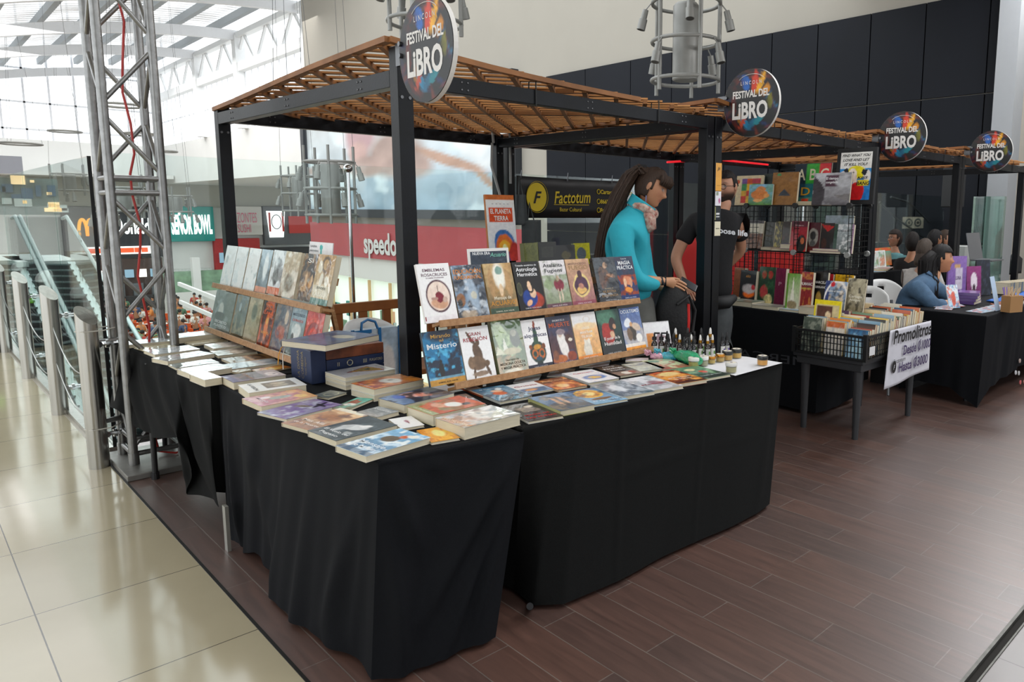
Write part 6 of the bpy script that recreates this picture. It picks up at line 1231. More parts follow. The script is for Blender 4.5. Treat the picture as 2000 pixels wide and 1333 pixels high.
cardX('framed_poster', 'black framed pop art poster of a blonde comic woman in red', 'picture', 1628, 291, 1704, 399, 5.62, [('g', '2c7cb8', '2c7cb8'), ('r', 0, .66, 1, 1, 'dcdad6'), e_(.55, .58, .3, .14, 'e0d020', .15), e_(.42, .52, .14, .14, 'ead8cc', .1), e_(.5, .42, .08, .1, 'e6d0c4', .2), e_(.55, .16, .28, .2, 'c01c20', .12), e_(.12, .5, .14, .1, 'dcd6d4', .2), e_(.88, .5, .12, .12, 'd9d4d0', .2), ('p', [(.1, .62), (.25, .68), (.3, .5), (.18, .55)], '20242c'), ('p', [(.75, .66), (.9, .62), (.82, .5), (.7, .55)], '20242c'), e_(.38, .46, .04, .02, 'b01c24', .1), e_(.45, .57, .03, .015, '20242c', .1), ('r', .6, .3, .95, .42, 'd9c41c', .95), ('p', [(.75, 0), (1, 0), (1, .2), (.85, .25)], '1f6cb0'), ('r', 0, 0, .35, .4, 'd6d4d0', .9)], (('FIND WHAT YOU', .5, .87, .72, '1c1c1e', .065, .3), ('LOVE AND LET', .5, .79, .68, '1c1c1e', .065, .3), ('IT KILL YOU!', .5, .71, .6, '1c1c1e', .065, .3), ('KISS', .7, .47, .26, '1c1c1e', .06, .2), ('BANG', .72, .37, .34, '1c1c1e', .085, .2)), frame_c='17181a', bw=.1, res=(48, 66), th=.03, lean=.08)
mrow = [('white and brown book with a row of spines printed on its cover', 1457, 431, 1491, 486, 5.62, [('g', '6c3c2c', 'd9d0bc'), ('r', 0, 0, 1, .55, '7c4c34'), n_('3c241c', .7, 9, .5), ('r', 0, .55, 1, .9, 'd4ccb8'), ('r', 0, .9, 1, 1, '3c3034')], ()), ('dark olive hardback in the middle tier', 1492, 434, 1513, 478, 5.64, [('g', '2c2c24', '3a3830')], (('DUNE', .5, .8, '6c6450', .1),)), ('yellow and black patterned book in the middle tier', 1514, 433, 1528, 476, 5.62, [('g', '3c3420', '4c4428'), n_('b8a858', .9, 7, .5)], ()), ('brown hardback with small red marks in the middle tier', 1528, 433, 1543, 482, 5.62, [('g', '2c2420', '3c302a'), n_('6c2c24', .5, 6, .65)], ()),
        ('large red book with a dark haired figure, middle tier centre', 1544, 432, 1576, 498, 5.50, [('g', 'b8241f', '7c2434'), e_(.7, .25, .3, .3, '17171a', .3), e_(.75, .35, .12, .1, 'b8643c', .3), ('r', 0, .8, 1, 1, '4c2430', .8)], (('Historia', .86, .5, 'd9b8b4', .06),)), ('black book with a pale stone mask in the middle tier', 1574, 435, 1602, 497, 5.54, [('g', '3c1c18', '4c1c28'), e_(.5, .5, .38, .3, '8c8880', .15), e_(.5, .55, .2, .15, '2c2c2c', .4), e_(.5, .3, .2, .1, '4c4c4a', .4), ('r', 0, 0, 1, .15, '5c2018')], ()), ('black book with a red ribbon corner in the middle tier', 1602, 436, 1629, 497, 5.52, [('g', '1c1c1a', '2a201c'), ('p', [(0, .95), (1, .9), (.5, .7)], 'b0201c'), e_(.3, .3, .2, .2, '3c2418', .5)], ()),
        ('green spined book with white handwriting in the middle tier', 1628, 438, 1667, 497, 5.50, [('g', '4c5450', 'a8b0b4'), n_('dadada', .8, 8, .52), ('r', 0, 0, .18, 1, '2c4438'), ('r', .9, .0, 1, 1, 'a06c94', .7)], (('Casado', .78, .7, '2c3034', .1),)), ('pale blue atlas lying behind the green spined book', 1611, 421, 1667, 440, 5.68, [('g', '8c9aa4', 'a0acb4'), n_('6c7c6c', .6, 4, .55)], ())]
for lb, u0, v0, u1, v1, X, ops, tt in mrow: S2(lb, u0, v0, u1, v1, X, zm, ops, tt, .025)
for lb, x, y, z, w, h, t_, rt, c in (('cream paged book lying at the left of the middle tier', 5.5, 3.75, zm, .2, .16, .028, -90, '8c7c6c'), ('orange edged book leaning on the lilac one', 5.47, 3.62, zm, .22, .16, .022, -80, 'a8583c'), ('lilac covered book on the orange edged one', 5.46, 3.52, zm+.023, .24, .17, .04, -78, '8c809c'), ('pinkish book lying lowest right in the middle tier', 5.45, 3.22, zm, .27, .15, .018, -90, '9c7c7c'), ('pink edged book lying on the other at right in the middle tier', 5.46, 3.2, zm+.019, .23, .14, .018, -88, 'a8849c')):
    book(lb, w, h, t_, [('g', c, c), n_('5c5458', .5, 4, .5)], (), Matrix.Translation((x, y, z)) @ Matrix.Rotation(radians(rt), 4, 'Z'), c, res=(8, 8))
brow = [('brown wooden looking box book at the left of the lower tier', 1438, 523, 1458, 573, 5.45, [('g', '7c4424', '8a5030')], (), .06), ('black book with a blazing fire picture', 1449, 528, 1480, 577, 5.33, [('g', '17181c', '202024'), ('r', .25, .1, 1, .9, '1c1c20'), e_(.6, .3, .35, .12, 'e0681c', .5), e_(.6, .45, .4, .15, 'b8b0b0', .6), e_(.85, .5, .12, .08, 'b02c34', .2)], (('AÑO', .82, .3, 'd9902c', .1),), .05), ('dark green book with red and cream flowers', 1484, 521, 1516, 579, 5.35, [('g', '1c3424', '22402c'), e_(.35, .35, .25, .18, 'a83c3c', .3), e_(.65, .15, .25, .14, 'd9c88c', .3), e_(.3, .8, .15, .1, 'a8342c', .3), e_(.7, .8, .15, .1, 'a8342c', .3), n_('3c6c44', .5, 7, .55)], (), .04), ('maroon hardback beside the flower book', 1517, 524, 1537, 581, 5.33, [('g', '5c1c34', '6c2440')], (('P', .6, .3, 'b08090', .15),), .05),
        ('green and white book with a cathedral spire', 1538, 534, 1564, 591, 5.22, [('g', 'd9d4c0', '6c9c3c'), ('p', [(.3, .1), (.5, .9), (.7, .1)], 'e6e2d0'), e_(.5, .15, .4, .12, '8c7c5c', .5), ('r', 0, 0, .15, 1, '5c8c2c')], (), .04), ('crimson almanac with crowded figures', 1565, 531, 1589, 588, 5.25, [('g', '7c241c', '8c2434'), n_('c4843c', .7, 6, .5), ('r', 0, .6, 1, .8, '6c2430')], (('ALMANAC', .7, .95, 'eae6e2', .12), ('2002-2003', .58, .8, 'b8c44c', .06)), .04), ('black book with a small gold picture and white name', 1590, 531, 1617, 582, 5.32, [('g', '1c1814', '201c18'), e_(.4, .35, .2, .15, 'a08040', .4), ('r', 0, 0, 1, .1, '6c1c20')], (('MARCELA', .74, .9, 'e0dcd8', .1), ('SERRANO', .62, .85, 'e0dcd8', .09)), .03),
        ('small red book behind the blue heritage book', 1611, 535, 1628, 560, 5.5, [('g', 'a81c20', 'b8242c')], (), .03), ('orange yellow puppet box behind the sepia book', 1631, 536, 1668, 560, 5.52, [('g', 'c8901c', 'd9a824'), n_('5c3c14', .8, 5, .55)], (), .03), ('blue spined heritage book with a faded street crowd', 1607, 548, 1650, 606, 5.12, [('g', '5c6474', '8ca0bc'), n_('d9c4a8', .7, 5, .5), n_('30343c', .8, 7, .55), ('r', 0, 0, .2, 1, '24346c'), ('o', .55, .35, .55, .65, .03, 'e6e2e0'), e_(.35, .9, .1, .07, 'c8202c', .1)], (('Sobre el tiempo', .72, .7, 'eceae8', .09),), .02), ('sepia book of an old city at the corner of the grid shelf table', 1650, 543, 1687, 604, 5.16, [('g', '6c6454', 'a8a088'), n_('3c3830', .9, 6, .48), n_('c4bca4', .5, 5, .6)], (('Cartago', .55, .7, 'e0dcd0', .1), ('Antiguo', .46, .6, 'e0dcd0', .08)), .02)]
for lb, u0, v0, u1, v1, X, ops, tt, th_ in brow: S2(lb, u0, v0, u1, v1, X, T2+.003, ops, tt, th_, lean=.2 if X < 5.2 else .1)
for lb, y, x, w, h, t_, c in (('thick cream paged book at the left end of the table edge', 3.92, 5.1, .12, .2, .055, '8c8c7c'), ('book with a magenta cloth mark in the flat row', 3.79, 5.11, .24, .19, .045, '5c6c5c'), ('wide beige paged book third in the flat row', 3.55, 5.1, .26, .17, .03, '7c7c74'), ('blue white paperback lying in the flat row', 3.28, 5.11, .2, .16, .02, '8ca4b8'), ('thick tan paged book at the right end of the flat row', 3.09, 5.095, .19, .15, .06, 'a08c6c')):
    book(lb, w, h, t_, [('g', c, c), n_('c4c4bc', .7, 4, .5)], (), Matrix.Translation((x, y, T2+.002)) @ Matrix.Rotation(radians(-90), 4, 'Z'), c, res=(10, 10))
# ------------------------------------------------------------------ crate of bargain books on a small dark table
DT = mat('dark_grey_plastic', '2c2d30', .5, 0, .1, 10)
t = thing('small_table', 'small dark grey plastic table carrying the crate of bargain books', 'table', (4.66, 2.30, 0))
MB().box(0, 0, .555, 1.02, .56, .585).box(.02, .02, .50, 1.0, .54, .555).build('tabletop', DT, t, bevel=.006)
for x, y in ((.07, .07), (.95, .07), (.07, .49), (.95, .49)): MB().tube([(x, y, 0), (x, y, .5)], [.022, .034], 14).build('leg', DT, t, smooth=50)
CX0, CY0, CW, CD, CH = 4.64, 2.28, .98, .56, .17; CZ = .588
t = thing('book_crate', 'black plastic mesh crate packed with second-hand books', 'crate', (CX0, CY0, CZ)); BC = mat('black_crate_plastic', '0e0f10', .4, 0, .1, 10)
MB().box(0, 0, 0, CW, CD, .008).build('bottom', BC, t)
for nm, a, b in (('side_mesh', (0, 0), (0, CD)), ('side_mesh', (0, 0), (CW, 0)), ('side_mesh', (CW, 0), (CW, CD)), ('side_mesh', (0, CD), (CW, CD))):
    mb = MB(); L_ = hypot(b[0]-a[0], b[1]-a[1]); n = int(L_/.026)
    for i in range(n+1): k = i/n; p = (a[0]+(b[0]-a[0])*k, a[1]+(b[1]-a[1])*k); mb.bar((*p, 0), (*p, CH), .006, .006)
    for z, q in ((.006, .014), (.055, .005), (.1, .005), (.14, .006), (CH, .018)): mb.bar((*a, z), (*b, z), .012 if q > .01 else .006, q)
    mb.build(nm, BC, t)
for i, (x, y) in enumerate(((0, 0), (CW, 0), (0, CD), (CW, CD))): MB().box(x-.014, y-.014, 0, x+.014, y+.014, CH+.02).build('corner_post', BC, t)
MB().box(.04, -.012, .04, .12, -.009, .10).build('tag', mat('white_card', 'd9d8d9', .7), t)
rs = random.Random(21); pal = ['b85c3c', 'd9c8a0', '3c5c7c', '8c8c84', 'c4a05c', '2c2c30', '6c8c7c', 'd0ccc0', 'a83c34', '5c4c6c', 'e0d8c4', '7c9cb4', 'c87c3c', '4c5c44', 'd9b440']
nb = 0; rows_ = (.015, .195, .375)
words = ['front row', 'middle row', 'back row']
for ri, y in enumerate(rows_):
    x = .03; first = True
    while x < CW-.05:
        t_ = rs.uniform(.018, .042) if not first else .02; h = rs.uniform(.20, .25) if x > .1 else (.20, .235, .25)[ri]; c = pal[rs.randrange(len(pal))]; w = rs.uniform(.14, .165)
        z0_ = CZ+.01+ (.0 if x > .1 else .0); up_ = .0+min(.05, x*.06)
        if first: ops = ([('g', '2c3434', '4c5448'), n_('8c9080', .8, 6, .5)], [('g', 'c8c4bc', 'd9ccb8'), ('r', 0, .85, 1, 1, 'c4602c'), n_('a8a4a4', .6, 5, .5)], [('g', 'a8d0e8', '143c64'), ('p', [(.1, .0), (.3, .9), (.55, .75), (.9, .3), (1, 0)], 'b8dcec'), n_('3c84b4', .6, 6, .5)])[2-ri]
        else: ops = [('g', c, pal[rs.randrange(len(pal))])]
        M = frame((CX0+x, CY0+y+w, z0_+up_), (0, -1, 0), (.16, 0, 1))
        lb = ['dark photo cover paperback at the head of the back crate row', 'white and orange cover paperback at the head of the middle crate row', 'blue mountain cover paperback at the head of the front crate row'][2-ri] if first else 'second-hand paperback packed upright in the %s of the crate' % words[ri]
        bk = book(lb, w, h, t_, ops, (), M @ Matrix.Translation((0, 0, -t_)), c, '', None if first else 'second-hand paperbacks in the %s of the crate' % words[ri], (16, 20) if first else (2, 3), seed=nb+200); nb += 1
        x += t_+.004; first = False
book('yellow framed book sticking up at the back of the crate', .22, .27, .015, [('g', 'e0cc1c', 'e0cc1c'), ('r', .08, .05, .92, .88, 'c8b88c'), ('r', .1, .35, .7, .84, '5c3c30'), e_(.55, .6, .1, .1, 'd9c4a0', .2), e_(.82, .5, .06, .05, '3c7c9c', .2)], (), frame((CX0+.24, CY0+.55, CZ+.10), (0, -1, 0), (.12, 0, 1)), 'd9c41c', res=(24, 28))
a = PY(1735, 657, 2.262); w = PY(1815, 632, 2.262).x-PY(1735, 657, 2.262).x
t = thing('price_banner', 'white cloth banner with handwritten bargain prices hanging from the crate', 'banner', (a.x, 2.262, CZ+CH+.02)); h = .42; x0_ = -.05
MB().grid(lambda p, q: (x0_*(1-q)+p*(w-x0_*(1-q)*1)+0, -.012-.01*sin(p*7)*(1-q), -h*(1-q)+.03*p*(1-q)), 30, 20).build('cloth', mat('white_banner_cloth', 'c9c8d0', .8, 0, .05, 12), t, smooth=60, solid=.003)
mb = MB(); X_ = (1, 0, .0); Z_ = (.0, 0, 1)
mb.text('Promolitros', (w*.5, -.029, -.05), X_, Z_, size=.135, width=w*.93, m=0, bold=.025, shear=.15).text('Desde ₡1000', (w*.62, -.029, -.165), X_, Z_, size=.10, width=w*.68, m=1, bold=.02, shear=.1).text('Hasta ₡3000', (w*.55, -.029, -.285), X_, Z_, size=.10, width=w*.72, m=1, bold=.02, shear=.1).text('Factotum', (w*.2, -.029, -.23), X_, Z_, size=.045, width=w*.28, m=0, shear=.2)
mb.add([(w*.08+.035*cos(q), -.03, -.27+.045*sin(q)) for q in [2*pi*i/24 for i in range(24)]], [tuple(range(24))]); mb.text('F', (w*.08, -.031, -.27), X_, Z_, size=.05, m=2, shear=.2, lift=.001)
mb.build('lettering', [inkm('121214'), inkm('40305c'), inkm('c9c8d0')], t)
# ------------------------------------------------------------------ third stall
T3 = .775
ftable('folding table under the black stretch cloth of the third stall', 6.36, 2.15, 9.4, 2.8, T3-.02)
drape('tablecloth', 'black stretch cloth with badges over the third stall table', [(6.28, 2.84), (6.27, 2.04), (9.6, 2.04), (9.6, 2.84)], T3,
      [[(6.36, 2.78, .02), (6.27, 2.6, .14), (6.27, 2.3, .13), (6.255, 2.06, .0)], [(6.255, 2.06, .0), (6.5, 2.05, .14), (7.2, 2.04, .2), (8.2, 2.04, .2), (9.5, 2.05, .0)], [(9.5, 2.05, .0), (9.6, 2.84, .0)], [(9.6, 2.84, .0), (6.36, 2.78, .02)]], CLOTHN, .012, 14, nfold=6)
for i, (u, v, c) in enumerate(((1990, 705, 'b8a49c'), (1988, 729, 'c4c4c4'), (1982, 728, 'd0d0d4'), (1991, 747, 'c86464'), (1999, 746, 'd09080'))):
    p = PY(u, v, 2.03); o = MB().tube([(p.x, 2.026, p.z), (p.x, 2.018, p.z)], .02, 14).build('round_badge', mat('badge_'+c, c, .4)); props(o, ['tan round badge, highest on the third stall cloth', 'pale grey round badge in the middle of the cloth', 'white oblong badge beside the grey one', 'red rimmed badge low on the cloth', 'salmon badge at the frame edge low on the cloth'][i], 'badge')


def FB3(lb, x, y, z, rt, w, h, t_, ops, tt=(), sp='d8d2c4', nm='book', cat='book', g=None):
    o = book(lb, w, h, t_, ops, tt, Matrix.Translation((x, y, z)) @ Matrix.Rotation(radians(rt), 4, 'Z'), sp, '', g, (16, 22), nm, len(lb)); o['category'] = cat; return o


comic = [('g', 'a8c8dc', 'd9e2ea'), n_('c8583c', .9, 5, .5), n_('5c90b8', .8, 7, .52), n_('ecdcc8', .5, 4, .6)]
for i in range(6): FB3('comic leaflet with red and blue drawings, %s of the fan on the third table' % ['first', 'second', 'third', 'fourth', 'fifth', 'last'][i], 6.42+.085*i, 2.13-.006*i, T3+.002+.003*i, -8-3*i, .21, .14, .003, comic, (), 'c8d4dc', 'leaflet', 'leaflet', 'comic leaflets fanned on the third table')
for i in range(4): FB3('comic leaflet %s of the loose heap near the denim jacket woman' % ['lowest', 'second', 'third', 'topmost'][i], 6.42+.06*i, 2.38+.05*i, T3+.003*i+.002, 15-22*i, .2, .14, .003, comic, (), 'd98c6c', 'leaflet', 'leaflet', 'comic leaflets heaped by the denim jacket woman')
a = (6.47, 2.42, T3+.01); card('leaflet_holder', 'upright comic leaflet in a clear holder on the third table', 'leaflet', a, (.12, -.05, 0), (.0, .06, .2), comic+[e_(.5, .4, .2, .3, 'c86050', .3)], (), res=(20, 30), th=.006)
for i in range(4): FB3(['violet hardback lowest of the pile by the standing violet books', 'violet hardback second of the pile by the standing violet books', 'violet cream paged book third of the pile', 'violet thick book on top of the pile'][i], 6.95+.012*i, 2.38-.01*i, T3+.002+.027*i, 5+4*i, .26, .18, .026, [('g', '5c3c7c', '6c4c8c')], (), '5a4080')
card('violet_book', 'tall violet book with a white emblem standing behind the violet pile', 'book', (7.2, 2.72, T3+.002), (.2, -.1, 0), (-.03, .03, .42), [('g', '6c4c90', '8a6cac'), ('r', .38, .25, .75, .72, 'c8c0cc', .9), e_(.5, .78, .2, .04, 'c8a070', .3)], (('LUNA', .56, .5, .3, '5c4474', .12),), frame_c='7a5aa0', res=(16, 24), th=.02)
card('pink_book', 'magenta book with a white hooded figure next to the tall violet one', 'book', (7.55, 2.66, T3+.002), (.17, -.08, 0), (0, .03, .31), [('g', '6c2c5c', '8c3c74'), e_(.5, .5, .22, .3, 'd9ccd4', .15), e_(.5, .3, .1, .12, '3c2430', .3)], (), frame_c='5c2c54', res=(16, 22), th=.02)
card('dark_book', 'dark leaning book right of the magenta one', 'book', (7.85, 2.66, T3+.002), (.1, -.1, 0), (.06, .05, .36), [('g', '20242c', '282c34'), n_('44485c', .5, 5, .5)], (), frame_c='1c1e24', res=(10, 14), th=.015)
for i in range(14): FB3('cream paged paperback in the long row on the third table', 8.15+.055*i, 2.45-.01*i, T3+.005, 90, .16, .045, .12, [('g', 'c8bca0', 'b8ac90')], (), ['b0a488', '8c8c84', '5c6c7c'][i % 3], g='paperbacks in the row on the third table')
for lb, u, v, c, hh in (('pale blue bookmark card standing near the table edge', 1945, 622, 'b4c8e0', .30), ('violet bookmark card standing right of the blue one', 1966, 620, '7c64a8', .2)):
    p = PZ(u, v-14, T3+.002); o = MB().box(0, 0, 0, .045, .004, hh).build('bookmark', mat('card_'+c, c, .5)); o.location = p; o.rotation_euler = (radians(-10), radians(-8), radians(-30)); props(o, lb, 'bookmark')
p = PZ(1972, 612, T3); t = thing('paper_bag', 'brown paper bag with wooden sticks beside the violet bookmark', 'paper bag', (p.x, p.y, T3+.002), radians(-20))
MB().prism([(0, 0), (.16, 0), (.16, .09), (0, .09)], 0, .14).build('bag_body', mat('kraft_paper', '9c7448', .8), t); mb = MB(); rs = random.Random(3)
for i in range(14): x, y = rs.uniform(.02, .14), rs.uniform(.02, .07); mb.tube([(x, y, .1), (x+rs.uniform(-.04, .04), y+rs.uniform(-.03, .03), .19+rs.uniform(0, .03))], .005, 5)
mb.build('stick', mat('pale_sticks', 'c8b090', .7), t)
o = MB().grid(lambda u, v: (7.3+1.3*u, 2.25+.14*v, T3+.012+.012*sin(u*31)*sin(v*9+u*7)), 40, 6).build('blue_cloth', mat('bright_blue_cloth', '1c5cb0', .7), None, smooth=60, solid=.008); props(o, 'crumpled bright blue cloth on the third table', 'cloth')
o = MB().grid(lambda u, v: (7.0+.75*u, 2.16+.1*v, T3+.012+.012*sin(u*27+1)*sin(v*8+u*5)), 30, 6).build('rust_cloth', mat('rust_cloth', '7c3c1c', .7), None, smooth=60, solid=.008); props(o, 'crumpled rust brown scarf on the third table', 'scarf')
FB3('dark landscape flyer with white edge flat at the table corner', 7.35, 2.08, T3+.002, -14, .30, .2, .004, [('g', '2c2c44', '34344c'), n_('b8b4a0', .8, 5, .52)], (), 'd0d0d8', 'flyer', 'flyer')
# chairs and kids' book table behind the third stall
HRx = (lambda u, d_: (lambda L_: (d_*sin(YAW)+L_*cos(YAW), d_*cos(YAW)-L_*sin(YAW)))(d_*(u-CPX)/FPX))
fchair('white folding chair beside the sepia book, nearest the grid shelf', *HRx(1698, 6.75), radians(-62), .93, .40); fchair('white folding chair next to the denim jacket woman', *HRx(1728, 7.25), radians(-38), .95, .42)
ftable('folding table under the childrens book display cloth', 7.66, 3.88, 8.56, 4.35, .9)
drape('tablecloth', 'black cloth under the colourful childrens books at the back', [(7.6, 4.4), (7.6, 3.82), (8.62, 3.82), (8.62, 4.4)], .93, [[(7.59, 4.4, .1), (7.59, 3.81, .1)], [(7.59, 3.81, .1), (8.62, 3.81, .1)], [(8.62, 3.81, .1), (8.62, 4.4, .1)], [(8.62, 4.4, .1), (7.59, 4.4, .1)]], CLOTHN, .012, 15)
for lb, u0, v0, u1, v1, ops in (('green and orange childrens book at the left of the back table', 1690, 484, 1712, 528, [('g', '6c9c4c', '4c8c7c'), e_(.6, .5, .3, .2, 'e0902c', .2), n_('5c4c9c', .6, 4, .55)]), ('turquoise and orange childrens book behind the white framed card', 1702, 486, 1742, 522, [('g', 'd0682c', '3cb09c'), ('r', 0, .8, 1, 1, 'd8643c'), n_('5cb45c', .6, 4, .5)]), ('white framed childrens picture card on the back table', 1705, 491, 1731, 524, [('g', 'b8c8c0', 'd9dcd8'), n_('c8744c', .8, 6, .5), n_('5c9c6c', .7, 5, .55), ('r', 0, 0, .08, 1, 'e6e6e4'), ('r', .92, 0, 1, 1, 'e6e6e4'), ('r', 0, .93, 1, 1, 'e6e6e4'), ('r', 0, 0, 1, .07, 'e6e6e4')])):
    cardY('childrens_book', lb, 'book', u0, v0, u1, v1, 4.12 if 'framed ch' not in lb else 4.05, ops, (), res=(20, 24), lean=.15, th=.02)
for i in range(5): FB3(['blue comic lying first on the back table', 'yellow comic lying second on the back table', 'green comic lying third on the back table', 'pink comic lying fourth on the back table', 'striped comic lying last on the back table'][i], 7.95+.12*i, 3.86, .932+.006*i, 10*i-20, .2, .16, .006, [('g', ['3c8cc4', 'd9b84c', '5cac7c', 'd08090', 'c8c8d0'][i], 'c8d4d0'), n_('c86c4c', .7, 5, .52)], (), 'c8c8c0', 'comic', 'comic')
t = thing('wooden_chair', 'brown wooden chair frame behind the white folding chairs', 'chair', (*HRx(1738, 7.75), 0)); 
for x in (0, .42):
    for y in (0, .42): MB().box(x, y, 0, x+.04, y+.04, .8 if y else .47).build('leg', WB, t)
MB().box(0, 0, .45, .46, .46, .49).build('seat', WB, t); MB().box(0, .42, .68, .46, .46, .82).build('back_rail', WB, t)
# speaker, drawing, stairs, laptop far behind
t = thing('loudspeaker', 'black loudspeaker on a pole stand between the third stall posts', 'speaker', PY(1850, 560, 5.2) * 1); t.location.z = 0; X5 = PY(1850, 560, 5.2).x
z0_ = PY(1850, 405, 5.2).z; z1_ = PY(1850, 330, 5.2).z
MB().box(-.17, -.15, z0_, .17, .15, z1_+.05).build('cabinet', mat('speaker_black', '131416', .6), t, bevel=.02); MB().tube([(0, 0, 0), (0, 0, z0_)], .018, 10).build('pole', mat('black_plastic'), t)
for q in range(3): MB().tube([(0, 0, .5), (.4*cos(2.1*q), .4*sin(2.1*q), .0)], .012, 6).build('leg', mat('black_plastic'), t)
cardY('wall_drawing', 'cream drawing of two round eyes hung on the dark wall by the stairs', 'drawing', 1762, 424, 1803, 447, 6.15, [('g', '9c9484', 'a89e8c'), ('o', .3, .5, .14, .3, .2, '3c4444'), ('o', .72, .5, .14, .3, .2, '3c4444'), e_(.3, .5, .06, .12, '2c3030', .2), e_(.72, .5, .06, .12, '2c3030', .2), ('r', .49, 0, .51, 1, 'c8c0b0', .7)], (), frame_c='8c8474', lean=0, res=(30, 20))
t = thing('stair_railing', 'thin dark stair railing slanting behind the glass posts', 'railing', (0, 0, 0)); RL = mat('railing_grey', '4c4e50', .4, .6)
MB().tube([PY(1718, 395, 5.98), PY(1748, 425, 5.98), PY(1812, 470, 5.98)], .02, 6).build('handrail', RL, t); MB().tube([PY(1740, 385, 5.98), PY(1775, 395, 5.98), PY(1815, 435, 5.98)], .02, 6).build('handrail', RL, t)
for u, v in ((1720, 398), (1748, 425), (1790, 455)): MB().tube([PY(u, v, 5.98), Vector((PY(u, v, 5.98).x, 5.98, -.3))], .018, 6).build('baluster', RL, t)
struct(MB().box(11.5, 5.95, -6, XW-.1, 9.5, -.1).build('floor_landing', mat('dark_landing', '2a2a2c', .6)))
p = PY(1935, 545, 3.6); t = thing('laptop', 'open grey laptop on a black folding chair seat far right', 'laptop', (p.x, 3.6, .93)); 
MB().box(-.02, 0, 0, .5, .3, .02).build('keyboard_half', mat('laptop_grey', '6c6e72', .4, .5), t); MB().add([(-.02, .3, .02), (.5, .3, .02), (.62, .42, .4), (.1, .42, .4)], [(0, 1, 2, 3)]).build('screen_half', MATS['laptop_grey'], t, solid=.012)
for i, (u, v) in enumerate(((1870, 520), (1920, 525), (1985, 515))):
    p = PY(u, v, 3.9); t = thing('office_chair', ['black office chair seen behind the magenta book', 'black office chair below the laptop', 'black office chair at the right frame edge'][i], 'chair', (p.x, 3.9, 0)); b = mat('office_black', '141517', .5)
    MB().grid(lambda s, q: (-.24+.48*s, .05*sin(pi*s), .62+.33*q*(1-.25*(2*s-1)**2)), 12, 6).build('backrest', b, t, smooth=60, solid=.05)
    MB().box(-.25, -.45, .45, .25, 0, .52).build('seat', b, t, bevel=.02); MB().tube([(0, -.2, .03), (0, -.2, .45)], .03, 8).build('column', b, t)
    for q in range(5): MB().tube([(0, -.2, .06), (.3*cos(q*1.256), -.2+.3*sin(q*1.256), .03)], .02, 6).build('leg', b, t)
t = thing('display_stand', 'pale white display stand far behind the third stall', 'stand', (PY(1893, 480, 4.7).x, 4.7, 0)); MB().box(-.2, 0, 0, .35, .3, 1.05).build('body', mat('pale_stand', 'a8aaa8', .6), t)
struct(MB().box(XW-2.3, PX(1965, 400, XW-2.2).y, -.3, XW-2.2, PX(1905, 400, XW-2.2).y, 1.9).build('door_1', glassmat('green_glass_door', (.6, .74, .68), .2)))
# red cloth and lamps at the back of the second stall
o = MB().grid(lambda u, v: (6.0+1.5*u, 5.2+.02*sin(u*20), .45+.95*v-.25*(2*u-1)**2*v), 20, 8).build('red_chair_cover', mat('red_cloth', 'c8201c', .7), None, smooth=60, solid=.02); props(o, 'bright red covered seat back behind the man in the black shirt', 'seat cover')
o = MB().grid(lambda u, v: (7.75+1.1*u, 5.3+.02*sin(u*20), .4+.95*v-.2*(2*u-1)**4*v), 20, 8).build('red_chair_cover', MATS['red_cloth'], None, smooth=60, solid=.02); props(o, 'bright red covered seat back seen through the grid shelf', 'seat cover')
for i, (p, q) in enumerate((((1303, 317), (1512, 304)), ((1412, 313), (1500, 322)))):
    o = MB().tube([PY(*p, 5.5), PY(*q, 5.5)], .012, 6).build('red_light_strip', mat('red_strip', 'c81c24', .4, emis='e0202c', es=.6)); props(o, ['upper thin red light strip under the second canopy', 'lower thin red light strip under the second canopy'][i], 'light strip')
# ------------------------------------------------------------------ people
def skinmesh(name, chains, matl, parent, sub=2, smooth=True):
    """chains: lists of (key, position, radius or (rx, ry)); a key already used joins the chain there; one continuous surface"""
    idx = {}; vs = []; rs_ = []; es = []
    for ch in chains:
        pv = None
        for key, p, r in ch:
            if key not in idx: idx[key] = len(vs); vs.append(tuple(p)); rs_.append(r if isinstance(r, (tuple, list)) else (r, r))
            if pv is not None: es.append((pv, idx[key]))
            pv = idx[key]
    me = bpy.data.meshes.new(name); me.from_pydata(vs, es, []); me.materials.append(matl); o = bpy.data.objects.new(name, me); COL.objects.link(o); o.parent = parent
    md = o.modifiers.new('skin', 'SKIN'); md.use_smooth_shade = True
    sv = me.skin_vertices[0].data if me.skin_vertices else None
    if sv is None:
        bm = bmesh.new(); bm.from_mesh(me); bm.verts.layers.skin.verify(); bm.to_mesh(me); bm.free(); sv = me.skin_vertices[0].data
    for i, r in enumerate(rs_): sv[i].radius = r; sv[i].use_root = (i == 0)
    m2 = o.modifiers.new('sub', 'SUBSURF'); m2.levels = sub; m2.render_levels = sub
    return o


def headframe(c, face, up=(0, 0, 1)):
    f = Vector(face).normalized(); u = Vector(up); x = f.cross(u).normalized(); u = x.cross(f)
    return Matrix.Translation(c) @ Matrix((x, f, u)).transposed().to_4x4()


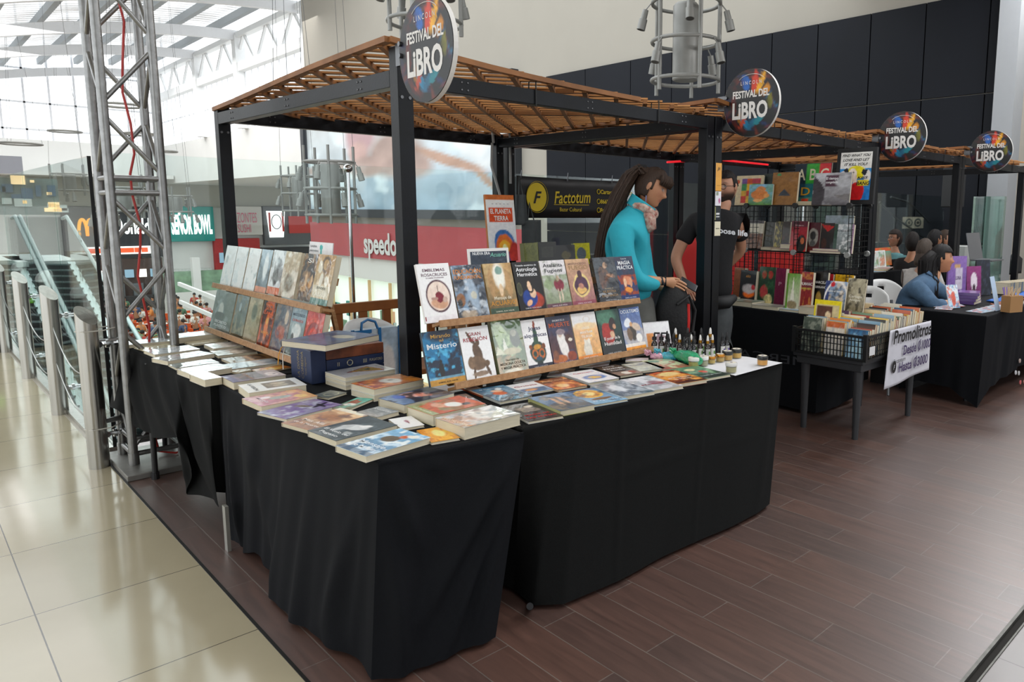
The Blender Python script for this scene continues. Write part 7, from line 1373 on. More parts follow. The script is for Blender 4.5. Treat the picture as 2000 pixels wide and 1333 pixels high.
def head(parent, M, k, skin='c99674', lips='a8605a', brow='3a2a20', beard=None, nseg=56):
    nt_, nr = 44, nseg; vs = []; cs = []; g = math.exp; S = np.array(srgb(skin)); Lp = np.array(srgb(lips)); Bw = np.array(srgb(brow)); Bd = np.array(srgb(beard)) if beard else None
    for i in range(nt_+1):
        th = pi*i/nt_
        for j in range(nr):
            ph = 2*pi*j/nr; d = (max(sin(th), .001)*sin(ph), max(sin(th), .001)*cos(ph), -cos(th)); z = .118*d[2]
            a, b = .074, .097 if d[1] < 0 else .088
            if d[2] < 0: q = -d[2]; a *= 1-.3*q**1.6; b *= (1-.42*q**1.3) if d[1] < 0 else (1-.02*q)
            x = a*d[0]; y = b*d[1]
            if d[2] < 0 and d[1] > 0: sn = max(sin(th), .02); y *= (sn**-.62) if sn > .3 else (.3**-.62)
            if d[1] > 0:
                y += .010*g(-(x/.012)**2)*g(-((z-.004)/.030)**2)+.021*g(-(x/.013)**2-((z+.022)/.014)**2)+.005*g(-((abs(x)-.012)/.008)**2-((z+.026)/.009)**2)
                y -= .010*g(-((abs(x)-.031)/.015)**2-((z-.014)/.013)**2)
                y += .004*g(-((abs(x)-.03)/.02)**2-((z-.036)/.009)**2)+.007*g(-(x/.024)**2-((z+.055)/.010)**2)-.003*g(-(x/.02)**2-((z+.0545)/.003)**2)+.010*g(-(x/.024)**2-((z+.092)/.018)**2)
                y += .004*g(-((abs(x)-.042)/.014)**2-((z+.015)/.02)**2)
            c = S.copy()
            if d[1] > .2:
                w = g(-(x/.024)**4-((z+.055)/.0085)**4); c = c*(1-w)+Lp*w
                w = .85*g(-((abs(x)-.032)/.017)**4-((z-.034-.004*math.cos((abs(x)-.032)*60))/.0045)**4); c = c*(1-w)+Bw*w
                w = g(-((abs(x)-.031)/.0125)**4-((z-.013)/.0052)**4); c = c*(1-w)+np.array([.62, .6, .58])*w
                w = g(-((abs(x)-.031)/.006)**4-((z-.013)/.0055)**4); c = c*(1-w)+np.array([.02, .012, .01])*w
                w = .7*g(-((abs(x)-.031)/.014)**4-((z-.0195)/.0016)**4); c = c*(1-w)+np.array([.02, .015, .01])*w
                w = .25*g(-((abs(x)-.045)/.015)**2-((z+.02)/.02)**2); c = c*(1-w)+Lp*w
            if Bd is not None:
                low = 1/(1+g((z+.035+.06*max(0, -d[1]))*160)); side = 1 if d[1] > -.25 else 0
                w = .97*low*side*(1-g(-(x/.02)**4-((z+.055)/.007)**4)); c = c*(1-w)+Bd*w
            vs.append((x*k, y*k, z*k)); cs.append(tuple(c))
    mb = MB(); mb.add(vs, [(i*nr+j, (i+1)*nr+j, (i+1)*nr+(j+1) % nr, i*nr+(j+1) % nr) for i in range(nt_) for j in range(nr)], 0, cs)
    for s in (-1, 1):
        q = len(mb.v); mb.ball((s*.074*k, -.008*k, .0), (.010*k, .019*k, .031*k), 12); mb.ball((s*.079*k, -.012*k, .004*k), (.006*k, .011*k, .019*k), 8)
        for t_ in range(q, len(mb.v)): mb.c[t_] = tuple(S*.93)
    mb.v = [tuple(M @ Vector(p)) for p in mb.v]
    m = artmat('skin_print', .5); return mb.build('head', m, parent, smooth=80)


def haircap(parent, M, k, col, keep, puff=1.1, name='hair', extra=None, rough=.45):
    nt_, nr = 26, 40; vs = []; fs = []
    for i in range(nt_+1):
        th = pi*i/nt_
        for j in range(nr):
            ph = 2*pi*j/nr; d = Vector((max(sin(th), .001)*sin(ph), max(sin(th), .001)*cos(ph), -cos(th))); w = 1+.02*sin(ph*13+th*5)
            a, b = .074, .097
            if d.z < 0: a *= 1-.15*d.z*d.z; b *= 1-.2*d.z*d.z
            vs.append((a*d.x*puff*w*k, b*d.y*(puff if d.y < 0 else puff*.97)*w*k, (.118*d.z*puff*w)*k))
    dirs = lambda i, j: (sin(pi*i/nt_)*sin(2*pi*j/nr), sin(pi*i/nt_)*cos(2*pi*j/nr), -cos(pi*i/nt_))
    for i in range(nt_):
        for j in range(nr):
            if keep(*dirs(i+.5, j+.5)): fs.append((i*nr+j, (i+1)*nr+j, (i+1)*nr+(j+1) % nr, i*nr+(j+1) % nr))
    mb = MB(); mb.add(vs, fs)
    if extra: extra(mb)
    mb.v = [tuple(M @ Vector(p)) for p in mb.v]
    return mb.build(name, mat('hair_'+col, col, rough, 0, .3, 20, .6, 60, stretch=(6, 6, .6), spec=.3), parent, smooth=80, solid=.006)


def glasses(parent, M, k, col='1a1a1c'):
    mb = MB()
    for s in (-1, 1):
        mb.tube([(s*.033*k+.025*k*cos(a), .094*k, .012*k+.019*k*sin(a)) for a in [2*pi*i/18 for i in range(18)]], .0022*k, 5, closed=True)
        mb.tube([(s*.058*k, .092*k, .016*k), (s*.079*k, .06*k, .014*k), (s*.082*k, -.01*k, .01*k)], .002*k, 5)
    mb.tube([(-.009*k, .098*k, .014*k), (.009*k, .098*k, .014*k)], .002*k, 5); mb.v = [tuple(M @ Vector(p)) for p in mb.v]
    return mb.build('glasses', mat('glasses_'+col, col, .3), parent)


HR = Vector((rgt.x, rgt.y, 0)).normalized(); HF = Vector((fwd.x, fwd.y, 0)).normalized(); UP = Vector((0, 0, 1))


def fp(u, v, dist):
    """point on the sight line at a horizontal distance along the view"""
    d = ray(u, v); k = dist/(d.x*HF.x+d.y*HF.y); return Vector((d.x*k, d.y*k, CAMZ+d.z*k))


def fingers(base, dirn, spread, nrm, L_, r, prefix, curl=.35):
    """five finger chains leaving the palm node named prefix+palm; returns skin chains"""
    ch = []; d = Vector(dirn).normalized(); s = Vector(spread).normalized(); n = Vector(nrm).normalized()
    for i, (o, l) in enumerate(((-1.5, .8), (-.5, 1.), (.5, .95), (1.5, .75))):
        p = base+s*(o*r*2.1)+d*.02; pts = []; dd = d.copy()
        for j in range(3):
            q = p+dd*(L_*l*(.45, .32, .25)[j]); pts.append((prefix+'f%d%d' % (i, j), q, r*(.95-.12*j))); dd = (dd+n*curl).normalized(); p = q
        ch.append([(prefix+'palm', base, r*2.2), (prefix+'k%d' % i, base+s*(o*r*2.1)+d*.02, r)]+pts)
    t0 = base-d*.03; p1 = t0-s*(r*3.6)+d*.02; p2 = p1+d*.032-s*.012+n*.01; ch.append([(prefix+'palm', base, r*2.2), (prefix+'t1', p1, r*1.05), (prefix+'t2', p2, r*.9)])
    return ch


SK = mat('skin_tan', 'c4906c', .5, 0, .04, 30)
# woman in the turquoise fleece
D = 5.0
W_OBJ = t = thing('person', 'woman in a turquoise fleece with a long dark ponytail looking down at a phone', 'person', (fp(1232, 600, D).x, fp(1232, 600, D).y, 0)); W0 = t.location.copy()
L = lambda u, v, dd=0.: fp(u, v, D+dd)-W0
hd = L(1273, 366); face = HR*.92-UP*.42-HF*.12
Mh = headframe(hd, face, UP+HR*.3)
rw = L(1300, 550, -.05); lw = L(1300, 566, .05)
palm = L(1314, 553, -.04)
ch = [[('pelvis', L(1242, 612), (.11, .11)), ('waist', L(1230, 560), (.09, .10)), ('chest', L(1226, 480), (.11, .11)), ('neck', L(1246, 415), .06), ('throat', L(1262, 392), .055)],
      [('chest', L(1226, 480), .11), ('rs', L(1219, 445, -.14), .04), ('re', L(1240, 545, -.18), .036), ('rw', rw, .03), ('rpalm', palm, .026)],
      [('chest', L(1226, 480), .11), ('ls', L(1238, 445, .14), .04), ('le', L(1262, 540, .16), .036), ('lw', lw, .03), ('lpalm', L(1316, 572, .03), .026)],
      [('pelvis', L(1242, 612), .11), ('rk', Vector((.03, -.08, .52))-HF*.05, .05), ('ra', Vector((-.0, -.02, .09))-HF*.1, .05), ('rt', Vector((0, 0, .04))-HF*.1+HR*.17, .035)],
      [('pelvis', L(1242, 612), .11), ('lk', Vector((.03, -.02, .52))+HF*.12, .05), ('la', Vector((0, 0, .09))+HF*.14, .05), ('lt', Vector((0, 0, .04))+HF*.14+HR*.17, .035)]]
ch += fingers(palm, HR*.85-UP*.35, -UP*.75-HR*.5, -HF*.1+HR*.1-UP*.4, .085, .0095, 'r', .18)+fingers(L(1316, 572, .03), HR*.9-UP*.1, HF, UP, .07, .009, 'l', .4)
skinmesh('body', ch, SK, t)
hd_o = head(t, Mh, 1.08, 'b98362', '9c5a50', '2c1f18')
TQ = mat('turquoise_fleece', '2aa6b8', .85, 0, .08, 9, .25, 30)
skinmesh('fleece_jacket', [[('w', L(1240, 597), (.155, .15)), ('b', L(1233, 560), (.145, .145)), ('c', L(1224, 500), (.15, .165)), ('d', L(1226, 452), (.145, .14)), ('n', L(1243, 420), (.10, .095)), ('nn', L(1254, 400), (.085, .085))],
                           [('d', L(1226, 452), .14), ('s', L(1214, 452, -.17), .088), ('e0', L(1217, 500, -.2), .082), ('e', L(1240, 548, -.2), .072), ('x', L(1268, 556, -.12), .055), ('wr', L(1288, 553, -.06), .045)],
                           [('d', L(1226, 452), .14), ('s2', L(1246, 452, .16), .08), ('e2', L(1262, 540, .17), .065), ('w2', L(1288, 562, .08), .045)]], TQ, t, 3)
skinmesh('trousers', [[('p', L(1238, 572), (.135, .135)), ('p1', L(1243, 604), (.15, .15)), ('p2', L(1248, 640), (.15, .15)), ('rk', Vector((.03, -.08, .52))-HF*.05, .1), ('ra', Vector((0, -.02, .12))-HF*.1, .07)], [('p2', L(1248, 640), .15), ('lk', Vector((.03, -.02, .52))+HF*.12, .1), ('la', Vector((0, 0, .12))+HF*.14, .07)]], mat('grey_trousers', '5c5c58', .85, 0, .1, 20), t)
HC = '3a2a20'
def fringe(mb):
    for i in range(15):
        a = -1.1+2.2*i/14; x = .07*sin(a); mb.tube([(x*1.0, .07*cos(a)+.012, .095), (x*1.08, .098*cos(a)+.008, .07), (x*1.12, .104*cos(a)+.004, .035)], [.016, .015, .006], 6)
haircap(hd_o, Mh @ Matrix.Scale(1.06, 4), 1., HC, lambda x, y, z: (z > .42 or y < -.05 or (z > -.1 and y < .18)) and not (z < -.55 and y > -.5), 1.09, extra=fringe)
bun = L(1254, 331); MB().tube([bun+HR*.03, bun-HR*.03], [.03, .035], 14).build('hair_tie', mat('black_elastic', '101012', .8, 0, .2, 60, .5, 60), t, smooth=60)
rs = random.Random(6); mb = MB(); P_ = [L(1262, 340), L(1248, 328), L(1232, 342), L(1212, 376), L(1192, 420, -.02), L(1181, 470, -.03), L(1173, 520, -.02), L(1172, 560, -.02)]; R_ = [.05, .028, .045, .055, .052, .05, .045, .03]
mb.tube(P_, R_, 16)
for i in range(60):
    a = rs.uniform(0, 2*pi); pts = []; b_ = rs.uniform(.85, 1.12)
    for p, r in zip(P_, R_): pts.append(p+(HR*cos(a)+HF*sin(a))*r*b_+Vector((rs.uniform(-1, 1), rs.uniform(-1, 1), rs.uniform(-1, 1)))*.006)
    mb.tube(pts, [.007]*7+[.002], 4)
mb.build('ponytail', mat('hair_'+HC, HC), t, smooth=80)
A_ = mat('scarf_print', '8c3c34', .8, 0, .5, 38, .3, 30, hue='c8b8a8')
mb = MB(); c = L(1256, 408)
mb.tube([c+HR*(.075*cos(a))+HF*(.08*sin(a))+UP*(-.035*cos(a)+.01*sin(3*a)) for a in [2*pi*i/20 for i in range(20)]], .032, 10, closed=True); mb.tube([L(1262, 414, -.06), L(1270, 428, -.08), L(1270, 444, -.08), L(1264, 452, -.07)], [.03, .04, .042, .02], 12)
mb.build('scarf', A_, t, smooth=80)
MB().tube([L(1291, 543, -.08), L(1292, 549, -.09), L(1295, 556, -.08)], .014, 8).tube([rw-HR*.012, rw+HR*.004], .036, 14).build('bracelet', mat('dark_bracelet', '24262a', .4, .4), t, smooth=60)
MB().tube([L(1262, 382, -.085), L(1261, 396, -.085)], .004, 6).build('earring', mat('blue_bead', '5c6c9c', .3), t)
ph = thing('phone', 'black smartphone held by the woman in turquoise', 'phone', L(1338, 565, -.03)+W0); ph.matrix_basis = frame(L(1326, 553, -.03)+W0, HR*.85-UP*.5, HF*.6+UP*.5)
MB().box(0, 0, 0, .13, .072, .009).build('case', mat('black_phone', '101113', .25), ph, bevel=.003); MB().box(.006, .004, .0092, .124, .068, .0098).build('screen', mat('phone_glass', '1c2026', .08), ph)
def collar(parent, c, ax, r0, r1, h, m_, open_=.9):
    ax = Vector(ax).normalized(); a = ax.cross(UP).normalized() if abs(ax.z) < .9 else HF.copy(); a = (a-ax*a.dot(ax)).normalized(); b = ax.cross(a)
    f = (HR-ax*HR.dot(ax)).normalized(); g_ = ax.cross(f)
    mb = MB(); mb.grid(lambda u, v: c+(f*cos(pi*(1-open_)+2*pi*open_*u)+g_*sin(pi*(1-open_)+2*pi*open_*u))*(r0+(r1-r0)*v)+ax*(h*v*(1-.25*cos(2*pi*u)*0)), 30, 6); return mb.build('collar', m_, parent, smooth=80, solid=.012)


collar(W_OBJ, L(1246, 412), (L(1262, 392)-L(1243, 420)), .088, .094, .075, TQ)
mb = MB().tube([L(1206, 452, -.2), L(1214, 440, -.215), L(1228, 436, -.19), L(1240, 440, -.16)], .0035, 5).tube([L(1214, 440, -.215), L(1222, 470, -.245), L(1240, 520, -.2), L(1250, 545, -.2)][:1]*2, .001, 4)
mb.build('seam', mat('dark_turquoise_seam', '1c7f90', .8), W_OBJ)
# backpack on the far side of her hip
t = thing('backpack', 'black backpack with a red zip tab hanging beside the woman in turquoise', 'backpack', fp(1315, 620, 5.0)); BB = mat('black_backpack_cloth', '121214', .7, 0, .15, 30, .3, 60)
mb = MB(); mb.grid(lambda u, v: HR*(.13*cos(2*pi*u)*(sin(pi*min(.98, v*.8+.12))**.5))+HF*(.09*sin(2*pi*u)*(sin(pi*min(.98, v*.8+.12))**.5))+UP*(-.22+.44*v), 24, 14); pk = mb.build('pack_body', BB, t, smooth=80)
MB().tube([HR*.1-HF*.05+UP*a for a in (.1, -.02, -.1)], [.01, .014, .01], 8).build('red_tab', mat('red_cloth'), pk)
MB().tube([HR*.02-HF*.09+UP*.1, HR*.1-HF*.08+UP*.16, HR*.15+UP*.05, HR*.13-HF*.04-UP*.1], .012, 8).build('strap', BB, t, smooth=60)
MB().tube([HR*-.04+UP*.2, HR*-.02+UP*.27, HR*.05+UP*.2], .009, 6).build('handle', BB, t, smooth=60)
# man in the black t-shirt behind the double post
D = 5.95
t = thing('person', 'bearded man with glasses in a black slogan t-shirt behind the double post', 'person', (fp(1405, 600, D).x, fp(1405, 600, D).y, 0)); W0 = t.location.copy()
hd = L(1419, 366); face = -HF*.72-HR*.62-UP*.12; Mh = headframe(hd, face)
skinmesh('body', [[('p', L(1400, 606), (.11, .10)), ('w', L(1398, 550), (.12, .10)), ('c', L(1396, 460), (.13, .11)), ('n', L(1414, 402), .065), ('t', L(1417, 385), .06)],
                  [('c', L(1396, 460), .13), ('rs', L(1352, 432), .06), ('re', L(1318, 505, -.02), .052), ('rw', L(1336, 553, -.1), .034), ('rpalm', L(1350, 566, -.14), .028)],
                  [('c', L(1396, 460), .13), ('ls', L(1440, 430, .02), .06), ('le', L(1448, 490, .2), .05), ('lw', L(1420, 520, .26), .035)],
                  [('p', L(1400, 606), .11), ('rk', L(1375, 690), .05), ('ra', Vector((0, 0, .09))-HR*.12, .05), ('rt', Vector((0, 0, .04))-HR*.14-HF*.18, .035)], [('p', L(1400, 606), .11), ('lk', L(1412, 690), .05), ('la', Vector((0, 0, .09))+HR*.1, .05), ('lt', Vector((0, 0, .04))+HR*.12-HF*.18, .035)]]
         + fingers(L(1350, 566, -.14), HR*.4-UP*.8, HR*.8+UP*.4, -HF, .075, .0095, 'r', .3), mat('skin_light', 'c08c70', .5, 0, .04, 30), t)
hd_o = head(t, Mh, 1.08, 'c08c70', 'a86a60', '1c1512', beard='120c0a')
haircap(hd_o, Mh @ Matrix.Scale(1.06, 4), 1., '15110f', lambda x, y, z: z > .52 or (z > .02 and y < .12 and z+y*.4 < 2), 1.07)
glasses(hd_o, Mh, 1.08)
BT_ = mat('black_cotton', '141417', .85, 0, .15, 30, .2, 40)
skinmesh('t_shirt', [[('w', L(1402, 592), (.165, .14)), ('b', L(1399, 550), (.165, .14)), ('c', L(1396, 490), (.19, .15)), ('d', L(1400, 445), (.20, .14)), ('n', L(1412, 410), (.085, .08))],
                     [('d', L(1400, 445), .2), ('s', L(1356, 436), .09), ('e', L(1338, 462), .085), ('e1', L(1332, 476), .08)], [('d', L(1400, 445), .2), ('s2', L(1438, 434, .03), .09), ('f', L(1449, 470, .1), .08)]], BT_, t, 3)
mb = MB(); o_ = L(1424, 452, -.215); mb.text('choose life', o_, (HR*.99+HF*.1-UP*.12).normalized(), UP, size=.06, width=.3, m=0, bold=.03); q_ = L(1422, 500, -.21)
ob = mb.build('slogan_print', inkm('dcdee2'), t)
MB().tube([L(1385, 588, -.14), L(1402, 592, -.2), L(1420, 590, -.2), L(1434, 582, -.12)], [.035, .055, .055, .03], 14).build('waist_bag', mat('waist_bag_black', '1b1c1e', .6), t, smooth=70)
skinmesh('jeans', [[('p', L(1402, 575), (.14, .12)), ('p1', L(1402, 604), (.155, .135)), ('p2', L(1400, 628), (.15, .13)), ('rk', L(1376, 690), .1), ('ra', Vector((0, 0, .1))-HR*.12, .07)], [('p2', L(1400, 628), .15), ('lk', L(1412, 690), .1), ('la', Vector((0, 0, .1))+HR*.1, .07)]], mat('grey_jeans', '54585a', .85, 0, .2, 12), t)
# woman in the denim jacket
D = 6.75
t = thing('person', 'woman in a blue denim jacket leaning on the third stall table, facing right', 'person', (fp(1800, 650, D).x, fp(1800, 650, D).y, 0)); W0 = t.location.copy()
hd = L(1838, 506); face = HR*.97-HF*.2-UP*.02; Mh = headframe(hd, face)
skinmesh('body', [[('p', L(1762, 640, .1), (.11, .11)), ('w', L(1776, 610, .05), (.12, .12)), ('c', L(1800, 565), (.1, .1)), ('n', L(1823, 538), .06), ('t', L(1832, 524), .055)],
                  [('c', L(1800, 565), .12), ('rs', L(1793, 560, -.15), .065), ('re', L(1826, 598, -.2), .05), ('rw', L(1852, 592, -.1), .032), ('rpalm', L(1862, 590, -.06), .028)],
                  [('c', L(1800, 565), .12), ('ls', L(1822, 556, .15), .065), ('le', L(1864, 588, .15), .05), ('lw', L(1880, 592, .02), .032)],
                  [('p', L(1762, 640, .1), .11), ('rk', L(1812, 668, -.05)*1.0, .08), ('ra', Vector((0, 0, .1))+HR*.2, .05)], [('p', L(1762, 640, .1), .11), ('lk', L(1815, 665, .25), .08), ('la', Vector((0, 0, .1))+HR*.2+HF*.25, .05)]], SK, t)
hd_o = head(t, Mh, 1.06, 'b8805e', 'a05a54', '1c1512')
haircap(hd_o, Mh @ Matrix.Scale(1.06, 4), 1., '120f10', lambda x, y, z: z > .5 or y < -.12 or (z > .0 and y < .2), 1.1)
mb = MB(); P_ = [L(1826, 496), L(1814, 510), L(1812, 535), L(1818, 560, -.05), L(1824, 585, -.06)]; mb.tube(P_, [.06, .085, .08, .06, .03], 14)
for i in range(20): a = i*.7; mb.tube([p+(HR*cos(a)+HF*sin(a))*r for p, r in zip(P_, (.06, .087, .082, .062, .032))], .008, 4)
mb.build('long_hair', mat('hair_120f10', '120f10'), t, smooth=80)
DN = mat('blue_denim', '4c6884', .85, 0, .2, 14, .3, 120)
skinmesh('denim_jacket', [[('w', L(1770, 618, .06), (.16, .15)), ('b', L(1780, 596, .02), (.155, .15)), ('c', L(1797, 568), (.15, .15)), ('n', L(1816, 545), (.1, .1)), ('nn', L(1824, 536), (.08, .08))],
                          [('c', L(1797, 568), .15), ('s', L(1792, 564, -.16), .088), ('e', L(1824, 598, -.22), .07), ('x', L(1846, 594, -.14), .05)], [('c', L(1797, 568), .15), ('s2', L(1822, 560, .16), .085), ('e2', L(1862, 588, .16), .065), ('x2', L(1876, 591, .04), .048)]], DN, t, 3)
skinmesh('blue_trousers', [[('p', L(1762, 642, .1), (.17, .16)), ('rk', L(1812, 672, -.05), .1), ('ra', Vector((0, 0, .12))+HR*.2, .07)], [('p', L(1762, 642, .1), .16), ('lk', L(1815, 668, .25), .1), ('la', Vector((0, 0, .12))+HR*.2+HF*.25, .07)]], mat('navy_trousers', '24324a', .85, 0, .1, 20), t)
# people seated further back


def sitter(label, u, v, D_, face, hair, shirt, skin='b8866a', gl=False, hl=.0, keepf=None, k=1.02):
    t = thing('person', label, 'person', (fp(u, v, D_).x, fp(u, v, D_).y, 0)); W0 = t.location.copy(); h = Vector((0, 0, fp(u, v, D_).z)); M = headframe(h, face); f = Vector(face); f.z = 0; f.normalize(); s = f.cross(UP)
    skinmesh('body', [[('p', h-UP*.78-f*.12, (.11, .1)), ('c', h-UP*.36-f*.05, (.11, .10)), ('n', h-UP*.15, .055), ('t', h-UP*.08, .05)], [('c', h-UP*.36-f*.05, .14), ('rs', h-UP*.27+s*.17, .06), ('re', h-UP*.52+s*.22+f*.05, .045), ('rw', h-UP*.55+s*.12+f*.28, .03), ('rh', h-UP*.55+s*.08+f*.36, .03)],
                      [('c', h-UP*.36-f*.05, .14), ('ls', h-UP*.27-s*.17, .06), ('le', h-UP*.52-s*.22+f*.05, .045), ('lw', h-UP*.55-s*.12+f*.28, .03), ('lh', h-UP*.55-s*.08+f*.36, .03)],
                      [('p', h-UP*.78-f*.12, .11), ('rk', h-UP*.8+s*.1+f*.32, .06), ('ra', Vector((0, 0, .06))+s*.1+f*.32, .05)], [('p', h-UP*.78-f*.12, .11), ('lk', h-UP*.8-s*.1+f*.32, .06), ('la', Vector((0, 0, .06))-s*.1+f*.32, .05)]], mat('skin_'+skin, skin, .5), t, 1)
    hd_o = head(t, M, k, skin)
    haircap(hd_o, M @ Matrix.Scale(k, 4), 1., hair, keepf or (lambda x, y, z: z > .5 or y < -.1 or (z > 0 and y < .2)), 1.1)
    if hl: MB().tube([h-f*.02-UP*.0, h-f*.05-UP*.12, h-f*.06-UP*(.12+hl)], [.07, .085, .07], 14).build('long_hair', MATS['hair_'+hair], t, smooth=80)
    if gl: glasses(hd_o, M, k)
    skinmesh('top', [[('w', h-UP*.72-f*.12, (.16, .14)), ('c', h-UP*.38-f*.05, (.17, .15)), ('n', h-UP*.19-f*.01, .08)], [('c', h-UP*.38-f*.05, .17), ('rs', h-UP*.29+s*.17, .08), ('re', h-UP*.52+s*.22+f*.05, .06), ('rw', h-UP*.55+s*.13+f*.24, .045)], [('c', h-UP*.38-f*.05, .17), ('ls', h-UP*.29-s*.17, .08), ('le', h-UP*.52-s*.22+f*.05, .06), ('lw', h-UP*.55-s*.13+f*.24, .045)]], mat('shirt_'+shirt, shirt, .85, 0, .1, 20), t, 2)
    skinmesh('trousers', [[('p', h-UP*.76-f*.12, (.16, .15)), ('rk', h-UP*.8+s*.1+f*.32, .09), ('ra', Vector((0, 0, .1))+s*.1+f*.32, .07)], [('p', h-UP*.76-f*.12, .16), ('lk', h-UP*.8-s*.1+f*.32, .09), ('la', Vector((0, 0, .1))-s*.1+f*.32, .07)]], mat('navy_trousers', '24324a', .85), t, 1)
    MB().box(-.2, -.2, .0, .2, .2, max(.3, h.z-.98)).build('stool', mat('office_black', '141517', .5), None).location = t.location
    return t


def stool_fix():
    i = 0
    for o in list(COL.objects):
        if o.name.startswith('stool') and o.parent is None and 'label' not in o:
            o['category'] = 'stool'; o['label'] = ['dark stool under the woman with brown grey hair', 'dark stool under the seated person with curly black hair', 'dark stool under the seated person in a black jacket', 'dark stool under the woman in the teal top', 'dark stool under the half hidden person by the post', 'dark stool under the denim jacket woman'][i % 6]; i += 1


sitter('woman with straight brown grey hair and glasses behind the denim jacket woman', 1806, 489, 8.2, HR*.8+HF*.6, '4a4038', 'b8b4b0', 'b8866a', True, .06)
sitter('person with curly black hair and glasses seated at the back', 1826, 468, 9.6, HR*.9+HF*.3, '141214', '2c3034', 'a87454', True)
sitter('person in a black jacket with tied dark hair seated at the back', 1782, 473, 9.3, HR*.6+HF*.7, '1c1614', '141416', 'b07c5c')
sitter('woman with glasses in a teal top seated at the back left', 1748, 466, 10.4, -HR*.9-HF*.2, '2c201c', '5c8c90', 'b88468', True)
sitter('seated person half hidden behind the third stall post', 1846, 468, 10.0, HR*.8-HF*.3, '3c2c20', '8c9498', 'b8866a')
o = MB().box(-.2, -.2, 0, .2, .2, .40).build('stool', mat('office_black'), None); o.location = (fp(1762, 650, 6.85).x, fp(1762, 650, 6.85).y, 0)
stool_fix()
# ------------------------------------------------------------------ the food court one floor down
rs = random.Random(31); FZ = -6.0
OR = mat('orange_chair', 'd8561c', .5, 0, .1, 3); WT = mat('white_table_top', 'e2ded6', .4, 0, .03, 3)


def ctable():
    t = thing('court_table', 'round white food court table seen far below beyond the glass', 'table', (0, 0, FZ), 0, 'white tables of the food court')
    MB().lathe([(.45, .72), (.46, .75)], 18).build('tabletop', WT, t); MB().tube([(0, 0, 0), (0, 0, .72)], .04, 6).build('pedestal', mat('pedestal_grey', '6c6c6c', .5), t); return t


def cchair():
    t = thing('court_chair', 'orange food court chair seen far below beyond the glass', 'chair', (0, 0, FZ), 0, 'orange chairs of the food court')
    MB().box(-.22, -.22, .42, .22, .22, .46).build('seat', OR, t); MB().box(-.22, .18, .46, .22, .23, .9).build('backrest', OR, t)
    mb = MB()
    for x, y in ((-.19, -.19), (.19, -.19), (-.19, .19), (.19, .19)): MB().tube([(x, y, 0), (x, y, .42)], .02, 5).build('leg', MATS['pedestal_grey'], t)
    return t


t0 = ctable(); c0 = cchair(); KIDS[t0.name] = list(t0.children); KIDS[c0.name] = list(c0.children)
spots = []
for j, d_ in enumerate((33, 36, 39.5, 43, 47, 51)):
    for i in range(9):
        u = 196+i*27+(13 if j % 2 else 0)+rs.uniform(-4, 4); r = ray(u, 600); q = d_/(r.x*fwd.x+r.y*fwd.y); spots.append((r.x*q, r.y*q))
first = True; used = []
for n_i, (x, y) in enumerate(spots):
    if (x > XW-1 and y < 36) or y > 57: continue
    used.append((x, y))
    o = t0 if first else dup(t0); o.location = (x, y, FZ)
    for k in range(3):
        a = k*2.1+rs.uniform(-.4, .4); c = c0 if (first and k == 0) else dup(c0); c.location = (x+.72*cos(a), y+.72*sin(a), FZ); c.rotation_euler = (0, 0, a-pi/2)
    first = False
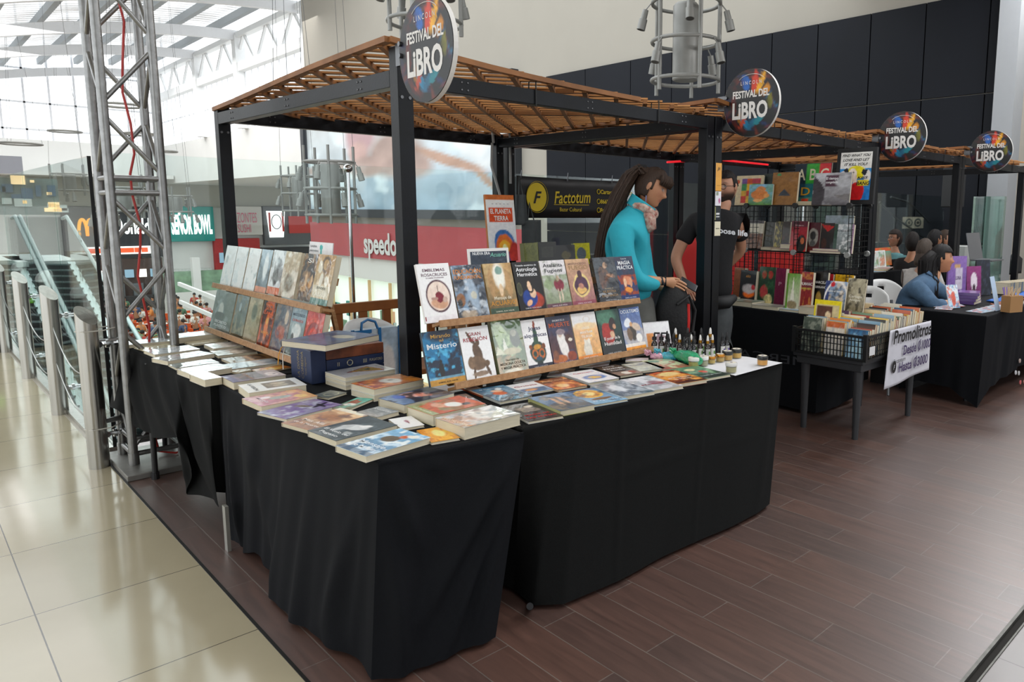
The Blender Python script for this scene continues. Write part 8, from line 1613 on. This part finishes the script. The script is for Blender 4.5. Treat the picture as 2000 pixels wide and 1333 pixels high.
# people of the court: one figure of each kind, then copies
shirts = [('a83c34', 'red'), ('3c4c6c', 'navy'), ('d9d4cc', 'white'), ('2c2c2e', 'black'), ('c48c8c', 'pink'), ('8c9498', 'grey'), ('c87c3c', 'orange'), ('4c6c54', 'green')]
kinds = []
for i, (c, nm) in enumerate(shirts):
    for sit in (0, 1):
        if sit and i % 2: continue
        t = thing('person', 'distant %s in a %s top down in the food court' % ('seated visitor' if sit else 'standing visitor', nm), 'person', (0, 0, FZ), 0, '%s visitors in %s tops in the food court' % ('seated' if sit else 'standing', nm)); z = 0 if not sit else -.42
        sk = mat('skin_far', 'a87858', .7); sh = mat('far_shirt_'+c, c, .85, 0, .05, 5); tr = mat('far_trousers', '2c303a', .85)
        leg = [('p', (0, 0, .92+z), .14), ('k1', (.1, -.32*sit, .5), .08), ('a1', (.1, -.34*sit, .06), .05)]; leg2 = [('p', (0, 0, .92+z), .14), ('k2', (-.1, -.32*sit, .5), .08), ('a2', (-.1, -.34*sit, .06), .05)]
        skinmesh('body', [[('p', (0, 0, .92+z), .14), ('c', (0, 0, 1.3+z), .14), ('n', (0, 0, 1.5+z), .06), ('h', (0, -.01, 1.62+z), .095), ('h2', (0, -.01, 1.7+z), .08)], [('c', (0, 0, 1.3+z), .14), ('s', (.2, 0, 1.38+z), .06), ('e', (.26, -.05, 1.1+z), .05), ('w', (.22, -.25, 1.0+z), .035)], [('c', (0, 0, 1.3+z), .14), ('s_', (-.2, 0, 1.38+z), .06), ('e_', (-.26, -.05, 1.1+z), .05), ('w_', (-.22, -.25, 1.0+z), .035)], leg, leg2], sk, t, 1)
        skinmesh('top', [[('p', (0, 0, .95+z), .17), ('c', (0, 0, 1.3+z), .18), ('n', (0, 0, 1.45+z), .08)], [('c', (0, 0, 1.3+z), .18), ('s', (.2, 0, 1.38+z), .08), ('e', (.26, -.04, 1.12+z), .07)], [('c', (0, 0, 1.3+z), .18), ('s_', (-.2, 0, 1.38+z), .08), ('e_', (-.26, -.04, 1.12+z), .07)]], sh, t, 1)
        skinmesh('trousers', [[('p', (0, 0, .92+z), .16), ('k1', (.1, -.32*sit, .5), .1), ('a1', (.1, -.34*sit, .1), .07)], [('p', (0, 0, .92+z), .16), ('k2', (-.1, -.32*sit, .5), .1), ('a2', (-.1, -.34*sit, .1), .07)]], tr, t, 1)
        MB().ball((0, .015, 1.68+z), (.105, .11, .11), 10).build('hair', mat('far_hair', '1c1614', .7), t, smooth=70)
        KIDS[t.name] = list(t.children); kinds.append((t, sit))
for o, sit in kinds: o.location = (0, 0, 0); o['_src'] = 1
placed = []
for n_i in range(52):
    src, sit = kinds[n_i % len(kinds)]
    if n_i < len(kinds): o = src
    else: o = dup(src)
    if '_src' in o: del o['_src']
    for _try in range(60):
        if sit: x, y = used[rs.randrange(len(used))]; a = rs.uniform(0, 6.28); x += 1.0*cos(a); y += 1.0*sin(a); rz = a-pi/2+pi
        else:
            u = rs.uniform(200, 410); d_ = rs.uniform(34, 57); r = ray(u, 600); q = d_/(r.x*fwd.x+r.y*fwd.y); x, y, rz = r.x*q, r.y*q, rs.uniform(0, 6.28)
        if y < 58 and not (x > XW-1 and y < 37) and all(hypot(x-p[0], y-p[1]) > .8 for p in placed) and all(hypot(x-p[0], y-p[1]) > .95 for p in used): break
    placed.append((x, y))
    o.location = (x, y, FZ); o.rotation_euler = (0, 0, rz)
# man in grey standing by the white ramp, larger in view
for lb, c, u, v, dd in (('distant man in a grey shirt standing beside the white ramp', '8f9490', 361, 610, 31.), ('distant person in an orange top just behind the grey shirted man', 'c8784c', 349, 590, 35.), ('distant sitter in grey seen between the lower truss legs', '9a9c98', 262, 640, 27.)):
    o = dup(kinds[0][0], lb); 
    if 'group' in o: del o['group']
    for ch_ in o.children:
        if ch_.name.startswith('top'): ch_.data = ch_.data.copy(); ch_.data.materials[0] = mat('far_shirt_'+c, c, .85)
    p = fd(u, v, dd); o.location = (p.x, p.y, FZ)
p0, p1 = fd(352, 590, 36), fd(440, 628, 33)
t = thing('ramp_wall', 'white sloping ramp balustrade beside the food court tables', 'ramp', (0, 0, 0))
mb = MB(); 
for k in (0, .9): mb.bar(p0+UP*k, p1+UP*k, .12, .18)
mb.build('rail', mat('white_ramp', 'e0e0de', .5), t)
a, b_ = PY(322, 552, 60), PY(440, 552, 60)
t = thing('counter_wall', 'long white counter wall with green glass before the teal restaurant', 'counter', (a.x, 60, FZ)); w = b_.x-a.x
MB().box(0, 0, 0, w, .5, 1.6).build('base', mat('white_counter', 'dcdcd8', .5), t); MB().box(0, 0, 1.6, w, .4, 3.1).build('glass_front', mat('green_counter_glass', '7c9c80', .3, 0, .3, 2), t)
MB().box(w*.43, -.5, 0, w*.56, 0, 4.1).build('pillar', mat('white_ramp'), t)
a = PZ(285, 612, -6) if False else fd(282, 612, 33); t = thing('potted_plant', 'green potted plant among the tables behind the truss', 'plant', (a.x, a.y, FZ))
MB().lathe([(.25, 0), (.35, .6)], 14).build('pot', mat('white_ramp'), t); rs2 = random.Random(2); mb = MB()
for i in range(70):
    a_ = rs2.uniform(0, 6.28); e = rs2.uniform(.2, 1.2); r_ = rs2.uniform(.5, 1.1); p = Vector((r_*cos(a_)*cos(e), r_*sin(a_)*cos(e), .6+1.5*r_*sin(e))); s_ = Vector((-sin(a_), cos(a_), 0))*.09
    mb.add([p-s_, p+Vector((cos(a_), sin(a_), .3))*.18, p+s_, p-Vector((cos(a_), sin(a_), .3))*.15], [(0, 1, 2, 3)])
mb.build('foliage', mat('plant_green', '3c6c34', .6), t)
